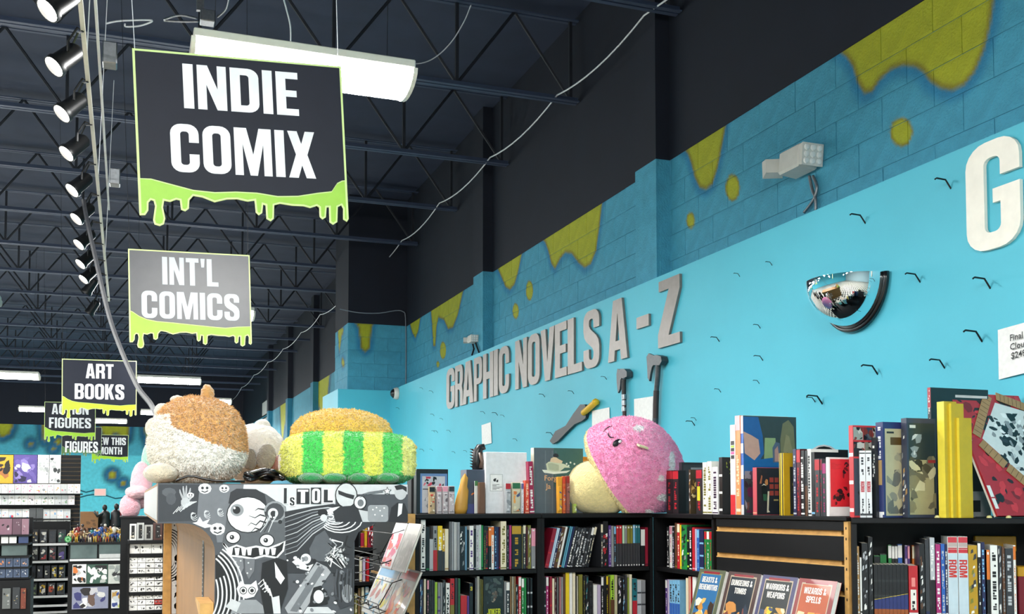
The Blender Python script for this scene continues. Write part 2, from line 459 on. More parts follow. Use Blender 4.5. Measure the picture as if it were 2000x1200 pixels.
# open web joists: two chords, bars between them
YJ0 = at(1330, 25, 0, W).y
SPJ = (at(709, 572, 0, W).y - YJ0) / 6
XJ0 = -9.4
chord = MB()
for sy in (-.055, .012):
    chord.box((XJ0, sy, 0), (W - .02, sy + .045, .012)).box((XJ0, (sy if sy > 0 else sy + .037), .012), (W - .02, (sy + .008 if sy > 0 else sy + .045), .055))
    chord.box((XJ0, sy, .86), (W - .02, sy + .045, .872))
chord_me = chord.mesh('joist', 'steel')
PB = .62
bar_d = MB().tube([(0, 0, .03), (PB, 0, .87)], .017, n=5).mesh('web_bar', 'bar')
bar_u = MB().tube([(0, 0, .87), (PB, 0, .03)], .017, n=5).mesh('web_bar', 'bar')
post = MB().box((-.016, -.016, .02), (.016, .016, .87)).mesh('web_post', 'bar')
for k in range(-4, 16):
    yj = YJ0 + SPJ * k
    if yj > YF - .3:
        break
    j = link('joist', chord_me, ceiling)
    j.location = (0, yj, ZJ)
    n = int((W - XJ0) / PB)
    lo = 0 if k < 9 else 3
    for i in range(lo, n):
        x = W - .1 - PB * (i + 1)
        if k < -1 and x < -4:
            break
        b = link('web_bar', bar_d if i % 2 else bar_u, j)
        b.location = (x, 0, 0)
        if i % 2 == 0:
            p = link('web_post', post, j)
            p.location = (x + PB, 0, 0)

# ---- painted slime: outlines surveyed on the wall plane, turned into a paint mask
def wp(pts, X=W):
    return [(at(x, y, 0, X).y, at(x, y, 0, X).z) for x, y in pts]
DR = [wp(p) for p in (
    [(1630, 92), (1645, 103), (1655, 110), (1668, 130), (1676, 160), (1690, 182), (1705, 178), (1720, 155), (1742, 135), (1765, 127), (1790, 130), (1805, 140), (1820, 160), (1840, 172), (1862, 176), (1885, 165), (1905, 140), (1922, 100), (1935, 50), (1942, 0), (1950, -60), (1965, -125)],
    [(1330, 283), (1345, 300), (1352, 320), (1358, 345), (1368, 366), (1380, 370), (1392, 360), (1402, 330), (1410, 290), (1417, 252), (1420, 230)],
    [(1058, 466), (1066, 473), (1072, 490), (1078, 515), (1085, 525), (1095, 505), (1105, 493), (1118, 495), (1130, 512), (1143, 523), (1155, 515), (1165, 490), (1172, 440), (1177, 395), (1180, 385)],
    [(966, 518), (973, 525), (980, 540), (988, 560), (997, 566), (1006, 555), (1013, 530), (1020, 495), (1023, 482)],
    [(836, 595), (842, 602), (845, 640), (847, 676), (851, 676), (853, 640), (857, 620), (868, 625), (876, 643), (885, 640), (895, 615), (905, 570), (908, 556)],
    [(797, 620), (800, 628), (806, 650), (812, 661), (818, 645), (823, 612), (825, 600)])]
def ell(cx, cy, rx, ry, X=W):
    return wp([(cx + rx * math.cos(a * PI / 6), cy + ry * math.sin(a * PI / 6)) for a in range(12)], X)
DB = [ell(1762, 258, 22, 28), ell(1432, 367, 14, 26), ell(1350, 431, 8, 16), ell(1035, 568, 7, 19), ell(1008, 608, 6, 15), ell(866, 685, 6, 17), ell(856, 712, 3, 6)]
def sdf(polys, P):
    """signed distance of points P (n, 2) to a set of polygons; negative inside"""
    best = np.full(len(P), 9.0)
    for poly in polys:
        A = np.array(poly)
        B = np.roll(A, -1, 0)
        d2 = np.full(len(P), 1e9)
        ins = np.zeros(len(P), bool)
        for a, b in zip(A, B):
            e, w = b - a, P - a
            t = np.clip((w @ e) / max(e @ e, 1e-9), 0, 1)
            q = w - t[:, None] * e
            d2 = np.minimum(d2, (q * q).sum(1))
            c = (a[1] <= P[:, 1]) != (b[1] <= P[:, 1])
            xx = a[0] + (P[:, 1] - a[1]) / (b[1] - a[1] + 1e-12) * e[0]
            ins ^= c & (P[:, 0] < xx)
        d = np.sqrt(d2) * np.where(ins, -1, 1)
        best = np.minimum(best, d)
    return best
def sprayed(d, base, k=1.0, blob=None):
    """base wall colour, blue halo, brownish rim, yellow-green body"""
    d = d[:, None] / k
    st = lambda a, b: np.clip((d - a) / (b - a), 0, 1) ** 2 * (3 - 2 * np.clip((d - a) / (b - a), 0, 1))
    c = np.array(HALO) * (1 - st(.02, .11)) * .8 + np.array(base) * (1 - .8 * (1 - st(.02, .11)))
    rim = 1 - st(-.01, .018)
    c = c * (1 - rim) + np.array(SLIME2) * rim
    body = 1 - st(-.045, -.010)
    c = c * (1 - body) + np.array(SLIME) * body
    if blob is not None:                  # round splashes: crisp, no halo
        d = blob[:, None]
        rim = 1 - st(-.004, .010)
        c = c * (1 - rim) + np.array(SLIME2) * rim
        body = 1 - st(-.022, -.006)
        c = c * (1 - body) + np.array(SLIME) * body
    return c

wall_r = bpy.data.objects.new('wall_right', None)
COL.objects.link(wall_r)
struct(wall_r)
mortar = MB()
mortar.box((W + .001, YB, 0), (W + .3, YF, ZB), H('4597ae'))
mortar.obj('wall_core', 'block', wall_r)
MB().box((W - .004, YB, ZB), (W + .3, YJ, ZD)).box((W - .004, YJ + 2.2, ZB), (W + .3, YF, ZD)).obj('upper_wall', 'dark', wall_r)
# panel with its step-out
YPJ = YJ - .14
XPJ = at(660, 770, 1, YPJ).x
YPE = at(630, 800, 0, XPJ).y
MB().box((WP, YB, 0), (W + .004, YPJ, ZP)).box((XPJ, YPJ, 0), (W + .004, YPE, ZP)).obj('panel', 'panel', wall_r)
# step-out of block wall above it
YJE = at(655, 645, 0, XJ).y
MB().box((XJ, YJ, ZB), (W + .2, YJE, ZD)).obj('upper_wall', 'dark', wall_r)

CH, CL = .222, .448
def block_mesh(y0, y1, z0, z1, plane):
    """one face-painted block; plane(u, z, t) -> xyz, t = distance behind the face"""
    g = .0028
    a0, a1, b0, b1 = y0 + g, y1 - g, z0 + g, z1 - g
    return a0, a1, b0, b1
def course(plane, u0, u1, zs, polys, base, off, fine, parent, clip=None):
    shared = {}
    for k, (z0, z1) in enumerate(zs):
        u = u0 - (CL / 2 if (k + off) % 2 else 0)
        while u < u1 - .01:
            a, b = max(u, u0), min(u + CL, u1)
            u += CL
            if b - a < .03:
                continue
            g = .0026
            a, b, c, d = a + g, b - g, z0 + g, z1 - g
            cs = np.array([(x, y) for x in np.linspace(a, b, 7) for y in np.linspace(c, d, 5)])
            near = polys and (sdf(polys, cs).min() < .17 or (polys is DR and sdf(DB, cs).min() < .09))
            nu, nz = (max(2, int((b - a) / fine)), max(2, int((d - c) / fine))) if near else (1, 1)
            key = None if near else (round(b - a, 3), round(d - c, 3))
            cu, cz = (a + b) / 2, (c + d) / 2
            if key is None or key not in shared:
                P = np.array([(x, y) for y in np.linspace(c, d, nz + 1) for x in np.linspace(a, b, nu + 1)])
                colr = sprayed(sdf(polys, P), base, 1.0, sdf(DB, P) if polys is DR else None) if near else np.tile(np.array(base), (len(P), 1))
                O = Vector(plane(cu, cz, 0))
                e = .004
                vs = []
                for (x, y) in P:
                    edge = x < a + 1e-6 or x > b - 1e-6 or y < c + 1e-6 or y > d - 1e-6
                    vs.append(Vector(plane(x, y, e * .6 if edge and near else 0)) - O)
                fs, N = [], nu + 1
                for j in range(nz):
                    for i in range(nu):
                        q = j * N + i
                        fs.append((q, q + 1, q + N + 1, q + N))
                rim = [i for i in range(nu + 1)] + [j * N + nu for j in range(1, nz + 1)] + [nz * N + i for i in range(nu - 1, -1, -1)] + [j * N for j in range(nz - 1, 0, -1)]
                b0 = len(vs)
                for i in rim:
                    x, y = P[i]
                    x2 = x + (g * .6 if x > cu else -g * .6)
                    y2 = y + (g * .6 if y > cz else -g * .6)
                    vs.append(Vector(plane(x2, y2, .0105)) - O)
                m = len(rim)
                for i in range(m):
                    fs.append((rim[i], b0 + i, b0 + (i + 1) % m, rim[(i + 1) % m]))
                me = bpy.data.meshes.new('block')
                me.from_pydata([tuple(v) for v in vs], [], fs)
                me.materials.append(M['block'])
                ca = me.color_attributes.new('ink', 'FLOAT_COLOR', 'POINT')
                cc = [(*colr[i], 1) for i in range(len(P))] + [(*colr[i], 1) for i in rim]
                ca.data.foreach_set('color', np.array(cc, dtype=np.float32).ravel())
                me.update()
                if key:
                    shared[key] = me
            else:
                me = shared[key]
            o = link('block', me, parent)
            o.location = plane(cu, cz, 0)
zs = [(ZB - CH * (k + 1), ZB - CH * k) for k in range(6)]
course(lambda u, z, t: (W + t - .006, u, z), 3.0, YJ, zs, DR, CY_BLOCK, 0, .0185, wall_r)
# step-out faces
jf = [[(at(x, y, 1, YJ).x, at(x, y, 1, YJ).z) for x, y in p] for p in ([(694, 630), (700, 640), (703, 660), (705, 680), (713, 688), (722, 680), (724, 655), (726, 640), (730, 630)],)]
course(lambda u, z, t: (u, YJ + t - .006, z), XJ, W, zs, jf, CY_BLOCK, 0, .03, wall_r)
js = [wp(p, XJ) for p in ([(660, 640), (662, 672), (663, 690), (666, 672), (668, 655), (671, 650), (672, 640)], [(670, 700), (673, 704), (673, 714), (670, 717), (668, 712), (668, 704)])]
course(lambda u, z, t: (XJ + t - .006, u, z), YJ, YJE, zs, js, CY_BLOCK, 1, .05, wall_r)
MB().box((XJ + .004, YJ + .004, 0), (W + .01, YJE, ZB), H('4597ae')).obj('wall_core', 'block', wall_r)
# far stretch of the right wall, painted, and its pilasters
YPIL = [at(1281, 330, 0, W - .138).y, at(943, 545, 0, W - .138).y]
dpl = YPIL[1] - YPIL[0]
pw = at(1241, 350, 0, W - .138).y - YPIL[0]
for i, yp in enumerate(YPIL + [YJE + 3.2 + 4.4 * k for k in range(4)]):
    MB().box((W - .138, yp, 2.9), (W + .02, yp + pw, ZB), CY_BLOCK if i < 2 else H('2d7f9b')).obj('pilaster', 'block', wall_r)
    MB().box((W - .138, yp, ZB), (W + .02, yp + pw, ZD)).obj('upper_pilaster', 'dark', wall_r)
    if i < 2:
        zc = ZB
        while zc > 3.2:
            MB().box((W - .1383, yp - .003, zc - CH + .003), (W - .128, yp + pw + .003, zc - .003), CY_BLOCK).box((W - .1, yp - .003, zc - CH + .003), (W, yp + .01, zc - .003), CY_BLOCK).obj('block', 'block', wall_r)
            zc -= CH
def mural(name, parent, plane, u0, u1, z0, z1, step, polys, base, low, zlow, flip=False):
    nu, nz = int((u1 - u0) / step), int((z1 - z0) / step)
    P = np.array([(x, y) for y in np.linspace(z0, z1, nz + 1) for x in np.linspace(u0, u1, nu + 1)])
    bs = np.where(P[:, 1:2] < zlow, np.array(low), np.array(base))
    d = sdf(polys, P)
    c = sprayed(d, (0, 0, 0), 2.0)
    k = np.clip((d - .1) / .2, 0, 1)[:, None]
    c = c * (1 - k) + bs * k
    N = nu + 1
    fs = [(j * N + i, j * N + i + 1, (j + 1) * N + i + 1, (j + 1) * N + i) for j in range(nz) for i in range(nu)]
    me = bpy.data.meshes.new(name)
    me.from_pydata([plane(*p) for p in P], [], fs)
    me.materials.append(M['block'])
    ca = me.color_attributes.new('ink', 'FLOAT_COLOR', 'POINT')
    ca.data.foreach_set('color', np.concatenate([c, np.ones((len(c), 1))], 1).astype(np.float32).ravel())
    return link(name, me, parent)
fd = [[(y, ZB + .2), (y + .5, ZB - .9), (y + .8, ZB - 1.5), (y + 1.0, ZB - .9), (y + 1.5, ZB - .6), (y + 2.0, ZB - 1.3), (y + 2.4, ZB - .4), (y + 2.6, ZB + .2)] for y in (YJE + 1.0, YJE + 6, YJE + 12)]
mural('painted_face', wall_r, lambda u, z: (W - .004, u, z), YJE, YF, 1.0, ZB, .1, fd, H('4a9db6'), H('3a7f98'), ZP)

# far wall with its own slime mural
wall_f = MB().box((XL, YF + .01, 0), (W + .3, YF + .3, ZB), CY_PANEL).obj('wall_far', 'block')
struct(wall_f)
MB().box((XL, YF - .005, ZB), (W + .3, YF + .3, ZD)).obj('upper_wall', 'dark', wall_f)
def fp(pts):
    return [(at(x, y, 1, YF).x, at(x, y, 1, YF).z) for x, y in pts]
fdr = [fp(p) for p in ([(-20, 820), (-10, 845), (5, 855), (18, 848), (24, 835), (26, 820)], [(78, 820), (83, 835), (84, 858), (87, 864), (91, 855), (92, 835), (98, 820)],
    [(194, 820), (197, 840), (203, 853), (216, 855), (222, 846), (232, 848), (240, 862), (249, 858), (252, 840), (254, 820)], [(280, 820), (284, 850), (290, 872), (296, 850), (300, 820)], [(130, 820), (140, 840), (150, 846), (160, 838), (165, 820)])]
fdr += [fp([(cx + r * math.cos(a * PI / 4), cy + r * math.sin(a * PI / 4)) for a in range(8)]) for cx, cy, r in ((114, 863, 6), (104, 877, 4), (219, 928, 8), (240, 944, 5), (60, 868, 4))]
mural('painted_face', wall_f, lambda u, z: (u, YF, z), -12.5, W, 1.0, ZB, .09, fdr, H('4aabc0'), H('62d4e4'), ZP)
struct(MB().box((XL - .3, YB, 0), (XL, YF, ZD), H('4fb9cf')).obj('wall_left', 'block'))
struct(MB().box((XL, YB - .3, 0), (W + .3, YB, ZD), H('9fb9c0')).obj('wall_back', 'block'))

# ================================================================== lights
def ceiling_light(x, y, z, label, L=1.24, wid=.40, wires=True, group=None):
    t = thing('ceiling_light', label, 'ceiling light', (x, y, z), 0, group)
    n = 10
    prof = [(wid / 2 * math.cos(PI + PI * i / n), .095 * math.sin(PI + PI * i / n)) for i in range(n + 1)]
    d = MB()
    vs = [(sx, p[0], p[1]) for sx in (-L / 2 + .02, L / 2 - .02) for p in prof]
    m = len(prof)
    d.add(vs, [(i, i + 1, m + i + 1, m + i) for i in range(m - 1)], (1, 1, 1))
    d.obj('diffuser', 'tube', t)
    h = MB().box((-L / 2, -wid / 2 - .005, 0), (L / 2, wid / 2 + .005, .05), bev=.006)
    h.obj('housing', 'white', t)
    for sx in (-1, 1):
        MB().prism([[(p[0] * 1.04, p[1] * 1.06) for p in prof]], sx * L / 2 - .012, sx * L / 2 + .012, plane='yz').obj('end_cap', 'white', t)
    if wires:
        for sx in (-.4, .4):
            MB().tube([(sx * L, 0, .05), (sx * L + .02, .02, ZD - z - .02)], .002, n=4).obj('suspension_wire', 'wire', t)
    return t
yl = 5.0
wA = at(800, 155, 1, yl).x - at(380, 88, 1, yl).x
yl *= 1.24 / wA
pc = at(592, 130, 1, yl)
XC, ZC, YC0 = pc.x, pc.z, yl
ceiling_light(XC, YC0, ZC, 'bright wraparound fluorescent light hanging just behind the large indie comix sign')
LIGHTS = [XC, YC0, ZC]
p2_ = at(330, 741, 2, ZC)
SPL = (p2_.y - YC0) / 2
ceiling_light(p2_.x, p2_.y, ZC, 'long lit fluorescent light hanging beside the art books sign')
p3_ = at(10, 731, 2, ZC)
ceiling_light(p3_.x, p3_.y, ZC, 'lit fluorescent light cut by the frame edge, level with the art books sign')
p4_ = at(206, 821, 2, ZC)
ceiling_light(p4_.x, p4_.y, ZC, 'small far fluorescent light showing beside the action figures sign')
ceiling_light(XC, YC0 + SPL, ZC, 'fluorescent light hidden behind the grey international comics sign')
colx = p2_.x - p3_.x
for cx_, cy_ in ((XC - .2, .6), (XC - colx + .3, 1.2), (XC - 1.6, -1.0)):  # unseen fill fixtures, added to brighten the sign fronts and plush toys
    ceiling_light(cx_, cy_, ZC + .1, f'added fluorescent fill light over the viewer, {"above" if cx_ > 0 else ("beside" if cy_ > 0 else "behind")} the aisle and out of the picture', group='added fill lights over the viewer')
for cx_, cy_ in ((-5.6, 18.5), (-9.0, 20.0), (-6.5, 25.5), (-10.0, 27.0), (-8.2, 32.5), (-11.0, 34.5), (-4.6, 14.2), (2.6, 33.5), (1.8, 27.5), (-4.9, 38.4), (-8, 38.6), (1.9, 38.4), (3.1, 36.6), (-3.3, 10.2), (-2.6, 7.4), (-2.5, 16.4)):  # more unseen fixtures, added to lift the far wall and left shelves
    k_far = globals().get('k_far', 0) + 1
    ceiling_light(cx_, cy_, ZC + .05, f'added fluorescent fill light at the far side of the shop, {nth(k_far)} of those out of sight', group='added fill lights at the far side')
k = 0
for cx in (XC - colx, XC - 2 * colx, XC - 3 * colx, XC):
    for i in range(-1, 4):
        yy = YC0 + SPL * i
        if (cx == XC and i in (0, 1, 2)) or (cx == XC - colx and i in (2,)) or yy > YF - 1:
            continue
        k += 1
        ceiling_light(cx, yy, ZC, f'wraparound fluorescent light, {nth(k)} in the outer rows hung through the shop', group='fluorescent lights of the outer rows')

# track with spot heads
ZT = 3.75
tpx = [(93, 20), (106, 130), (121, 222), (130, 300), (141, 372), (149, 428), (154, 478), (157, 516), (163, 546), (168, 572), (174, 612)]
TP = [at(x, y, 2, ZT) for x, y in tpx]
xt = sum(p.x for p in TP) / len(TP)
track = thing('lighting_track', 'long white lighting track carrying a row of black spot lamps', 'lighting track', (xt + .16, TP[0].y - 2.2, ZT + .2))
LT = TP[-1].y - TP[0].y + 2.5
MB().box((-.011, 0, 0), (.011, LT, .022)).obj('rail', 'white', track)
MB().box((.056, .2, .05), (.070, LT * .62, .066)).obj('conduit', 'cable', track)
for yy in (1.6, 3.3, 5.6, 8.2):
    if yy < LT:
        MB().tube([(0, yy, .02), (.05, yy, ZJ - ZT - .2)], .004, n=4).obj('hanger', 'cable', track)
    if yy < 6:
        MB().box((.08, yy - .05, .02), (.155, yy + .05, .14), bev=.006).obj('junction_box', 'metal', track)
aim = Vector((-.62, -.30, -.72)).normalized()
can = MB()
Lc = .17
can.lathe([(.0, Lc), (.03, Lc), (.046, Lc - .02), (.05, .03), (.058, .02), (.058, -.004), (.052, -.004), (.052, .012)], 18)
can_me = can.mesh('lamp_can', 'wire', smooth=True)
lens_me = MB().lathe([(.0, .008), (.03, .006), (.052, .012)], 18).mesh('lens', 'lamp')
lens_off = MB().lathe([(.0, .008), (.03, .006), (.052, .012)], 18, H('9a9488')).mesh('lens', 'paint')
ordn = ['nearest', 'second nearest', 'third nearest', 'fourth nearest', 'fifth nearest', 'sixth nearest', 'seventh nearest', 'fourth farthest', 'third farthest', 'second farthest', 'farthest']
yoke_px = MB()
for i, p in enumerate(TP):
    lit = i < 8 or i == 8
    t = thing('track_spotlight', f'{ordn[i]} spot lamp on the white track, {"glowing" if i < 9 else "turned away"}', 'spot lamp', p, 0, 'spot lamps on the track')
    a = aim if i < 9 else Vector((-.5, .25, -.8)).normalized()
    q = (-a).to_track_quat('Z', 'Y').to_matrix().to_4x4()
    c = link('lamp_can', can_me, t)
    c.matrix_local = q
    l = link('lens', lens_me if i < 9 else lens_off, t)
    l.matrix_local = q
    top = Vector((xt + .16 - p.x, 0, .197))
    mid = -a * .1
    y = MB().tube([mid + Vector((0, .065, 0)), mid + Vector((0, .065, .05)), mid + Vector((.04, .03, .14)), top], .006, n=5)
    y.tube([mid + Vector((0, -.065, 0)), mid + Vector((0, -.065, .05)), mid + Vector((.04, -.03, .14)), top], .006, n=5)
    y.obj('yoke', 'wire', t)
    if i < 9:
        ld = bpy.data.lights.new('lamp_beam', 'SPOT')
        ld.energy = SPOT
        ld.spot_size = 1.2
        ld.spot_blend = .6
        ld.color = (1, .95, .87)
        ld.shadow_soft_size = .04
        lo = bpy.data.objects.new('lamp_beam', ld)
        COL.objects.link(lo)
        lo.parent = t
        lo.matrix_local = Matrix.Translation(a * .03) @ q

# ================================================================== hanging signs
OUT = [(120, 1050), (135, 1072), (165, 1072), (182, 1045), (182, 1000), (195, 985), (210, 990), (218, 1020), (208, 1100), (217, 1128), (245, 1138), (268, 1127), (275, 1095), (262, 1030), (268, 990), (300, 998), (335, 985), (355, 990), (362, 1045), (385, 1055), (405, 1040), (408, 990), (430, 965), (480, 975), (550, 1005), (620, 990), (680, 990), (740, 1005), (780, 1000), (788, 1070), (805, 1088), (825, 1075), (830, 1025), (845, 1030), (850, 1110), (875, 1125), (893, 1110), (895, 1030), (930, 1022), (1000, 1035), (1070, 1040), (1110, 1052), (1150, 1040), (1165, 1050), (1168, 1105), (1185, 1122), (1205, 1110), (1210, 1050), (1225, 1050), (1228, 1140), (1250, 1155), (1275, 1140), (1278, 1050), (1300, 1040), (1312, 1060), (1312, 1125), (1335, 1140), (1362, 1125)]
def sgn(p):
    x, y = p[0] - 85, p[1] - 95
    v = (y - x * .0905) / 1215
    u = (x - v * 60) / 1215
    return (u, -v * (1 + .04 * u))
SOUT = [sgn(p) for p in OUT]
SOUT[0], SOUT[-1] = (0.0, SOUT[0][1]), (1.0, SOUT[-1][1])
WAVE = [(0, .628), (.06, .628), (.14, .645), (.25, .668), (.35, .672), (.45, .662), (.55, .66), (.65, .67), (.75, .662), (.85, .64), (.92, .628), (.95, .585), (.975, .572), (1, .568)]
WAVE = [(u, v * (1 + .04 * u)) for u, v in WAVE]
WAVE2 = [(0, .535), (.03, .545), (.08, .58), (.14, .605), (.22, .62), (.35, .628), (.5, .64), (.65, .652), (.78, .66), (.88, .648), (1, .64)]
def inset(poly, d):
    n, out = len(poly), []
    for i in range(n):
        a, b, c = Vector(poly[i - 1]), Vector(poly[i]), Vector(poly[(i + 1) % n])
        e1, e2 = (b - a), (c - b)
        if e1.length < 1e-6 or e2.length < 1e-6:
            out.append(tuple(b)); continue
        n1, n2 = Vector((-e1.y, e1.x)).normalized(), Vector((-e2.y, e2.x)).normalized()
        m = (n1 + n2)
        m = m.normalized() if m.length > 1e-3 else n1
        out.append(tuple(b + m * d / max(.5, m.dot(n1))))
    return out
def hanging_sign(lines, px, width, roll, label, wave, col_edge='d6ee9a', col_slime='9fd344', col_panel='23262d', col_txt='f6f8fb', tilt=0.0, hs=(.218, .235), vs=(.273, .586), ws=(.55, .69), panel_mat='signboard', yaw=0.0, wires=True, glare=None):
    (xl, yt), (xr, yr) = px
    Y = 5.0
    w0 = at(xr, yr, 1, Y).x - at(xl, yt, 1, Y).x
    Y *= width / w0
    o = at(xl, yt, 1, Y)
    t = thing('hanging_sign', label, 'sign', o)
    if glare:                              # hung at the angle that mirrors the lamp in front of it
        S0 = o + Vector((width * glare[0], 0, -width * glare[1]))
        hv = ((Vector(LIGHTS) - S0).normalized() + (Vector(CAM) - S0).normalized()).normalized()
        tilt, yaw = -math.asin(hv.z), math.atan2(hv.x, -hv.y)
    t.rotation_euler = (tilt, -roll, yaw)
    S = width
    out = [(0, 0)] + SOUT + [(1, 0)]
    out = [(u * S, z * S) for u, z in out]
    MB().prism([out], 0, .008, H(col_edge)).obj('board', M['signedge'], t)
    b = .011 * S
    band = [(b, -wave[0][1] * S)] + [(u * S, z * S) for u, z in inset(SOUT, .008)[1:-1]] + [(S - b, -wave[-1][1] * S)] + [(u * S, -v * S) for u, v in wave[::-1][1:-1]]
    # band runs left drip -> right drip -> back along the wavy top
    lft, rgt = SOUT[0], SOUT[-1]
    band = [(b, -wave[0][1] * S), (b, lft[1] * S)] + [(u * S, z * S) for u, z in inset(SOUT, .008)[1:-1]] + [(S - b, rgt[1] * S), (S - b, -wave[-1][1] * S)] + [(u * S, -v * S) for u, v in wave[::-1][1:-1]]
    MB().prism([band], -.0012, -.0012, H(col_slime)).obj('slime_print', 'paint', t)
    pan = [(b, -b), (b, -wave[0][1] * S + .004 * S)] + [(u * S, -v * S + .006 * S) for u, v in wave[1:-1]] + [(S - b, -wave[-1][1] * S + .004 * S), (S - b, -b)]
    MB().prism([pan], -.0018, -.0018, H(col_panel)).obj('panel', M[panel_mat], t)
    for k, ln in enumerate(lines):
        hh = hs[k] * S
        lay, w = word_layout(ln, hh)
        sx = ws[k] * S / w
        lay, w = word_layout(ln, hh, sx)
        x0 = (S - w) / 2
        for ch, lps, _ in lay:
            MB().prism([[(px_ + x0, pz - vs[k] * S) for px_, pz in lp] for lp in lps], -.0026, -.0026, H(col_txt)).obj('letter', M['signtextgrey' if glare else 'signtext'], t)
    if wires:
        for u in (.012, .985):
            q = Vector((u * S, .004, -.01))
            up = Vector((u * S + (-.05 if u < .5 else .07), .004, ZD - o.z - .004))
            MB().tube([q, up], .0022, n=4).obj('suspension_wire', 'cable' if lines[0] == 'INDIE' else 'wire', t)
    return t
M['signboard'] = mat('satin_sign_vinyl', H('1a1e2b'), rough=0.55, noise_s=9, noise_a=0.08, spec=.3)
M['signglare'] = mat('satin_sign_vinyl', H('3a3b42'), rough=0.5, noise_s=9, noise_a=0.15, spec=.5)  # paler copy of the sign vinyl, lamp glare put into its base colour
for nm_, src_ in (('signglare', None), ('signtextgrey', 1)):
    if src_:
        M[nm_] = mat('glaring_sign_lettering', rough=0.5, attr=True)
    b_ = M[nm_].node_tree.nodes['Principled BSDF']
    b_.inputs['Coat Weight'].default_value = .85
    b_.inputs['Coat IOR'].default_value = 1.55
    b_.inputs['Coat Roughness'].default_value = .42
M['signedge'] = mat('lime_sign_edge', rough=0.45, attr=True)
M['signtext'] = mat('silver_sign_lettering', rough=0.42, attr=True, noise_s=7, noise_a=0.10)
hanging_sign(('INDIE', 'COMIX'), ((258, 94), (667, 130)), .92, .057, 'large black hanging sign reading INDIE COMIX with dripping lime slime edge', WAVE, tilt=.0)
hanging_sign(("INT'L", 'COMICS'), ((250, 486), (488, 501)), .92, .03, "grey glare-washed hanging sign reading INT'L COMICS with lime drips", WAVE2, glare=(.72, .30), col_txt='b4bcc4', hs=(.24, .235), vs=(.295, .59), ws=(.46, .8), panel_mat='signglare')
hanging_sign(('ART', 'BOOKS'), ((121, 701), (267, 706)), .92, .014, 'black hanging sign reading ART BOOKS with bright lime drips', WAVE2, hs=(.21, .22), vs=(.27, .57), ws=(.37, .66), col_slime='b4ec2c')
hanging_sign(('ACTION', 'FIGURES'), ((87, 785), (187, 787)), .92, .01, 'black hanging sign reading ACTION FIGURES partly behind the art books sign', WAVE2, hs=(.22, .22), vs=(.26, .55), ws=(.72, .82), col_slime='b4ec2c')
hanging_sign(('', 'FIGURES'), ((121, 833), (199, 835)), .92, .0, 'dark hanging sign reading FIGURES with dull green drips, under the lime edged one', WAVE2, hs=(.24, .30), vs=(.24, .70), ws=(.7, .82), col_slime='4f7a3a', col_edge='9ab08a')
hanging_sign(('NEW THIS', 'MONTH'), ((180, 849), (251, 853)), .92, .0, 'small far black hanging sign reading NEW THIS MONTH', WAVE2, hs=(.22, .22), vs=(.30, .58), ws=(.86, .66), col_slime='b4ec2c')
# ================================================================== things on the right wall
def wallp(x, y, off=0.0, X=None):
    return at(x, y, 0, (WP if X is None else X) - off)
def wall_thing(name, label, cat, x, y, group=None, X=None):
    """an empty on the panel at photo point (x, y); local x runs towards the viewer along the wall, -y out of it"""
    return thing(name, label, cat, wallp(x, y, 0, X), -PI / 2, group)
def wloc(t, x, y, X=None):
    p = wallp(x, y, 0, X)
    return (t.location.y - p.y, p.z - t.location.z)
# metal letters
LET = [('G', 875, 891), ('R', 892, 907), ('A', 907, 928), ('P', 929, 945), ('H', 947, 967), ('I', 968, 976), ('C', 978, 998), ('N', 1010, 1033), ('O', 1035, 1058), ('V', 1060, 1087), ('E', 1088, 1111), ('L', 1113, 1141), ('S', 1144, 1175), ('A', 1192, 1230), ('-', 1248, 1272), ('Z', 1290, 1333)]
zl0 = (wallp(883, 800).z + wallp(1315, 672).z) / 2
zl1 = (wallp(880, 722).z + wallp(1311, 543).z) / 2
WHICH = {0: 'first letter G', 1: 'letter R', 2: 'first letter A', 3: 'letter P', 4: 'letter H', 5: 'letter I', 6: 'letter C', 7: 'letter N', 8: 'letter O', 9: 'letter V', 10: 'letter E', 11: 'pale shiny letter L', 12: 'letter S', 13: 'wide letter A standing alone', 14: 'short dash', 15: 'final letter Z'}
for i, (ch, x0, x1) in enumerate(LET):
    ym = 760 - (x0 - 880) * .33
    ya, yb = wallp(x0, ym).y, wallp(x1, ym).y
    t = tag(link('wall_letter', None), f'grey brushed metal {WHICH[i]} of the graphic novels A - Z wall lettering', 'letter', 'metal letters spelling graphic novels A - Z')
    g, w = glyph(ch)
    k, h = (ya - yb) / w, zl1 - zl0
    me = MB().prism([[(px * k, pz * h) for px, pz in lp] for lp in g], -.022, 0, (1, 1, 1)).mesh('wall_letter', 'letter')
    bpy.data.objects.remove(t)
    t = tag(link('wall_letter', me), f'grey brushed metal {WHICH[i]} of the graphic novels A - Z wall lettering', 'letter', 'metal letters spelling graphic novels A - Z')
    t.location, t.rotation_euler = (WP - .002, ya, zl0), (0, 0, -PI / 2)
ya, yb = wallp(1893, 380).y, wallp(1999, 380).y
zg0, zg1 = wallp(1945, 487).z, wallp(1945, 274).z
g, w = glyph('G')
me = MB().prism([[(px * (ya - yb) / w, pz * (zg1 - zg0)) for px, pz in lp] for lp in g], -.02, 0, H('f4efe2')).mesh('wall_letter', 'paint')
t = tag(link('wall_letter', me), 'very large cream white letter G on the cyan wall', 'letter')
t.location, t.rotation_euler = (WP - .002, ya, zg0), (0, 0, -PI / 2)

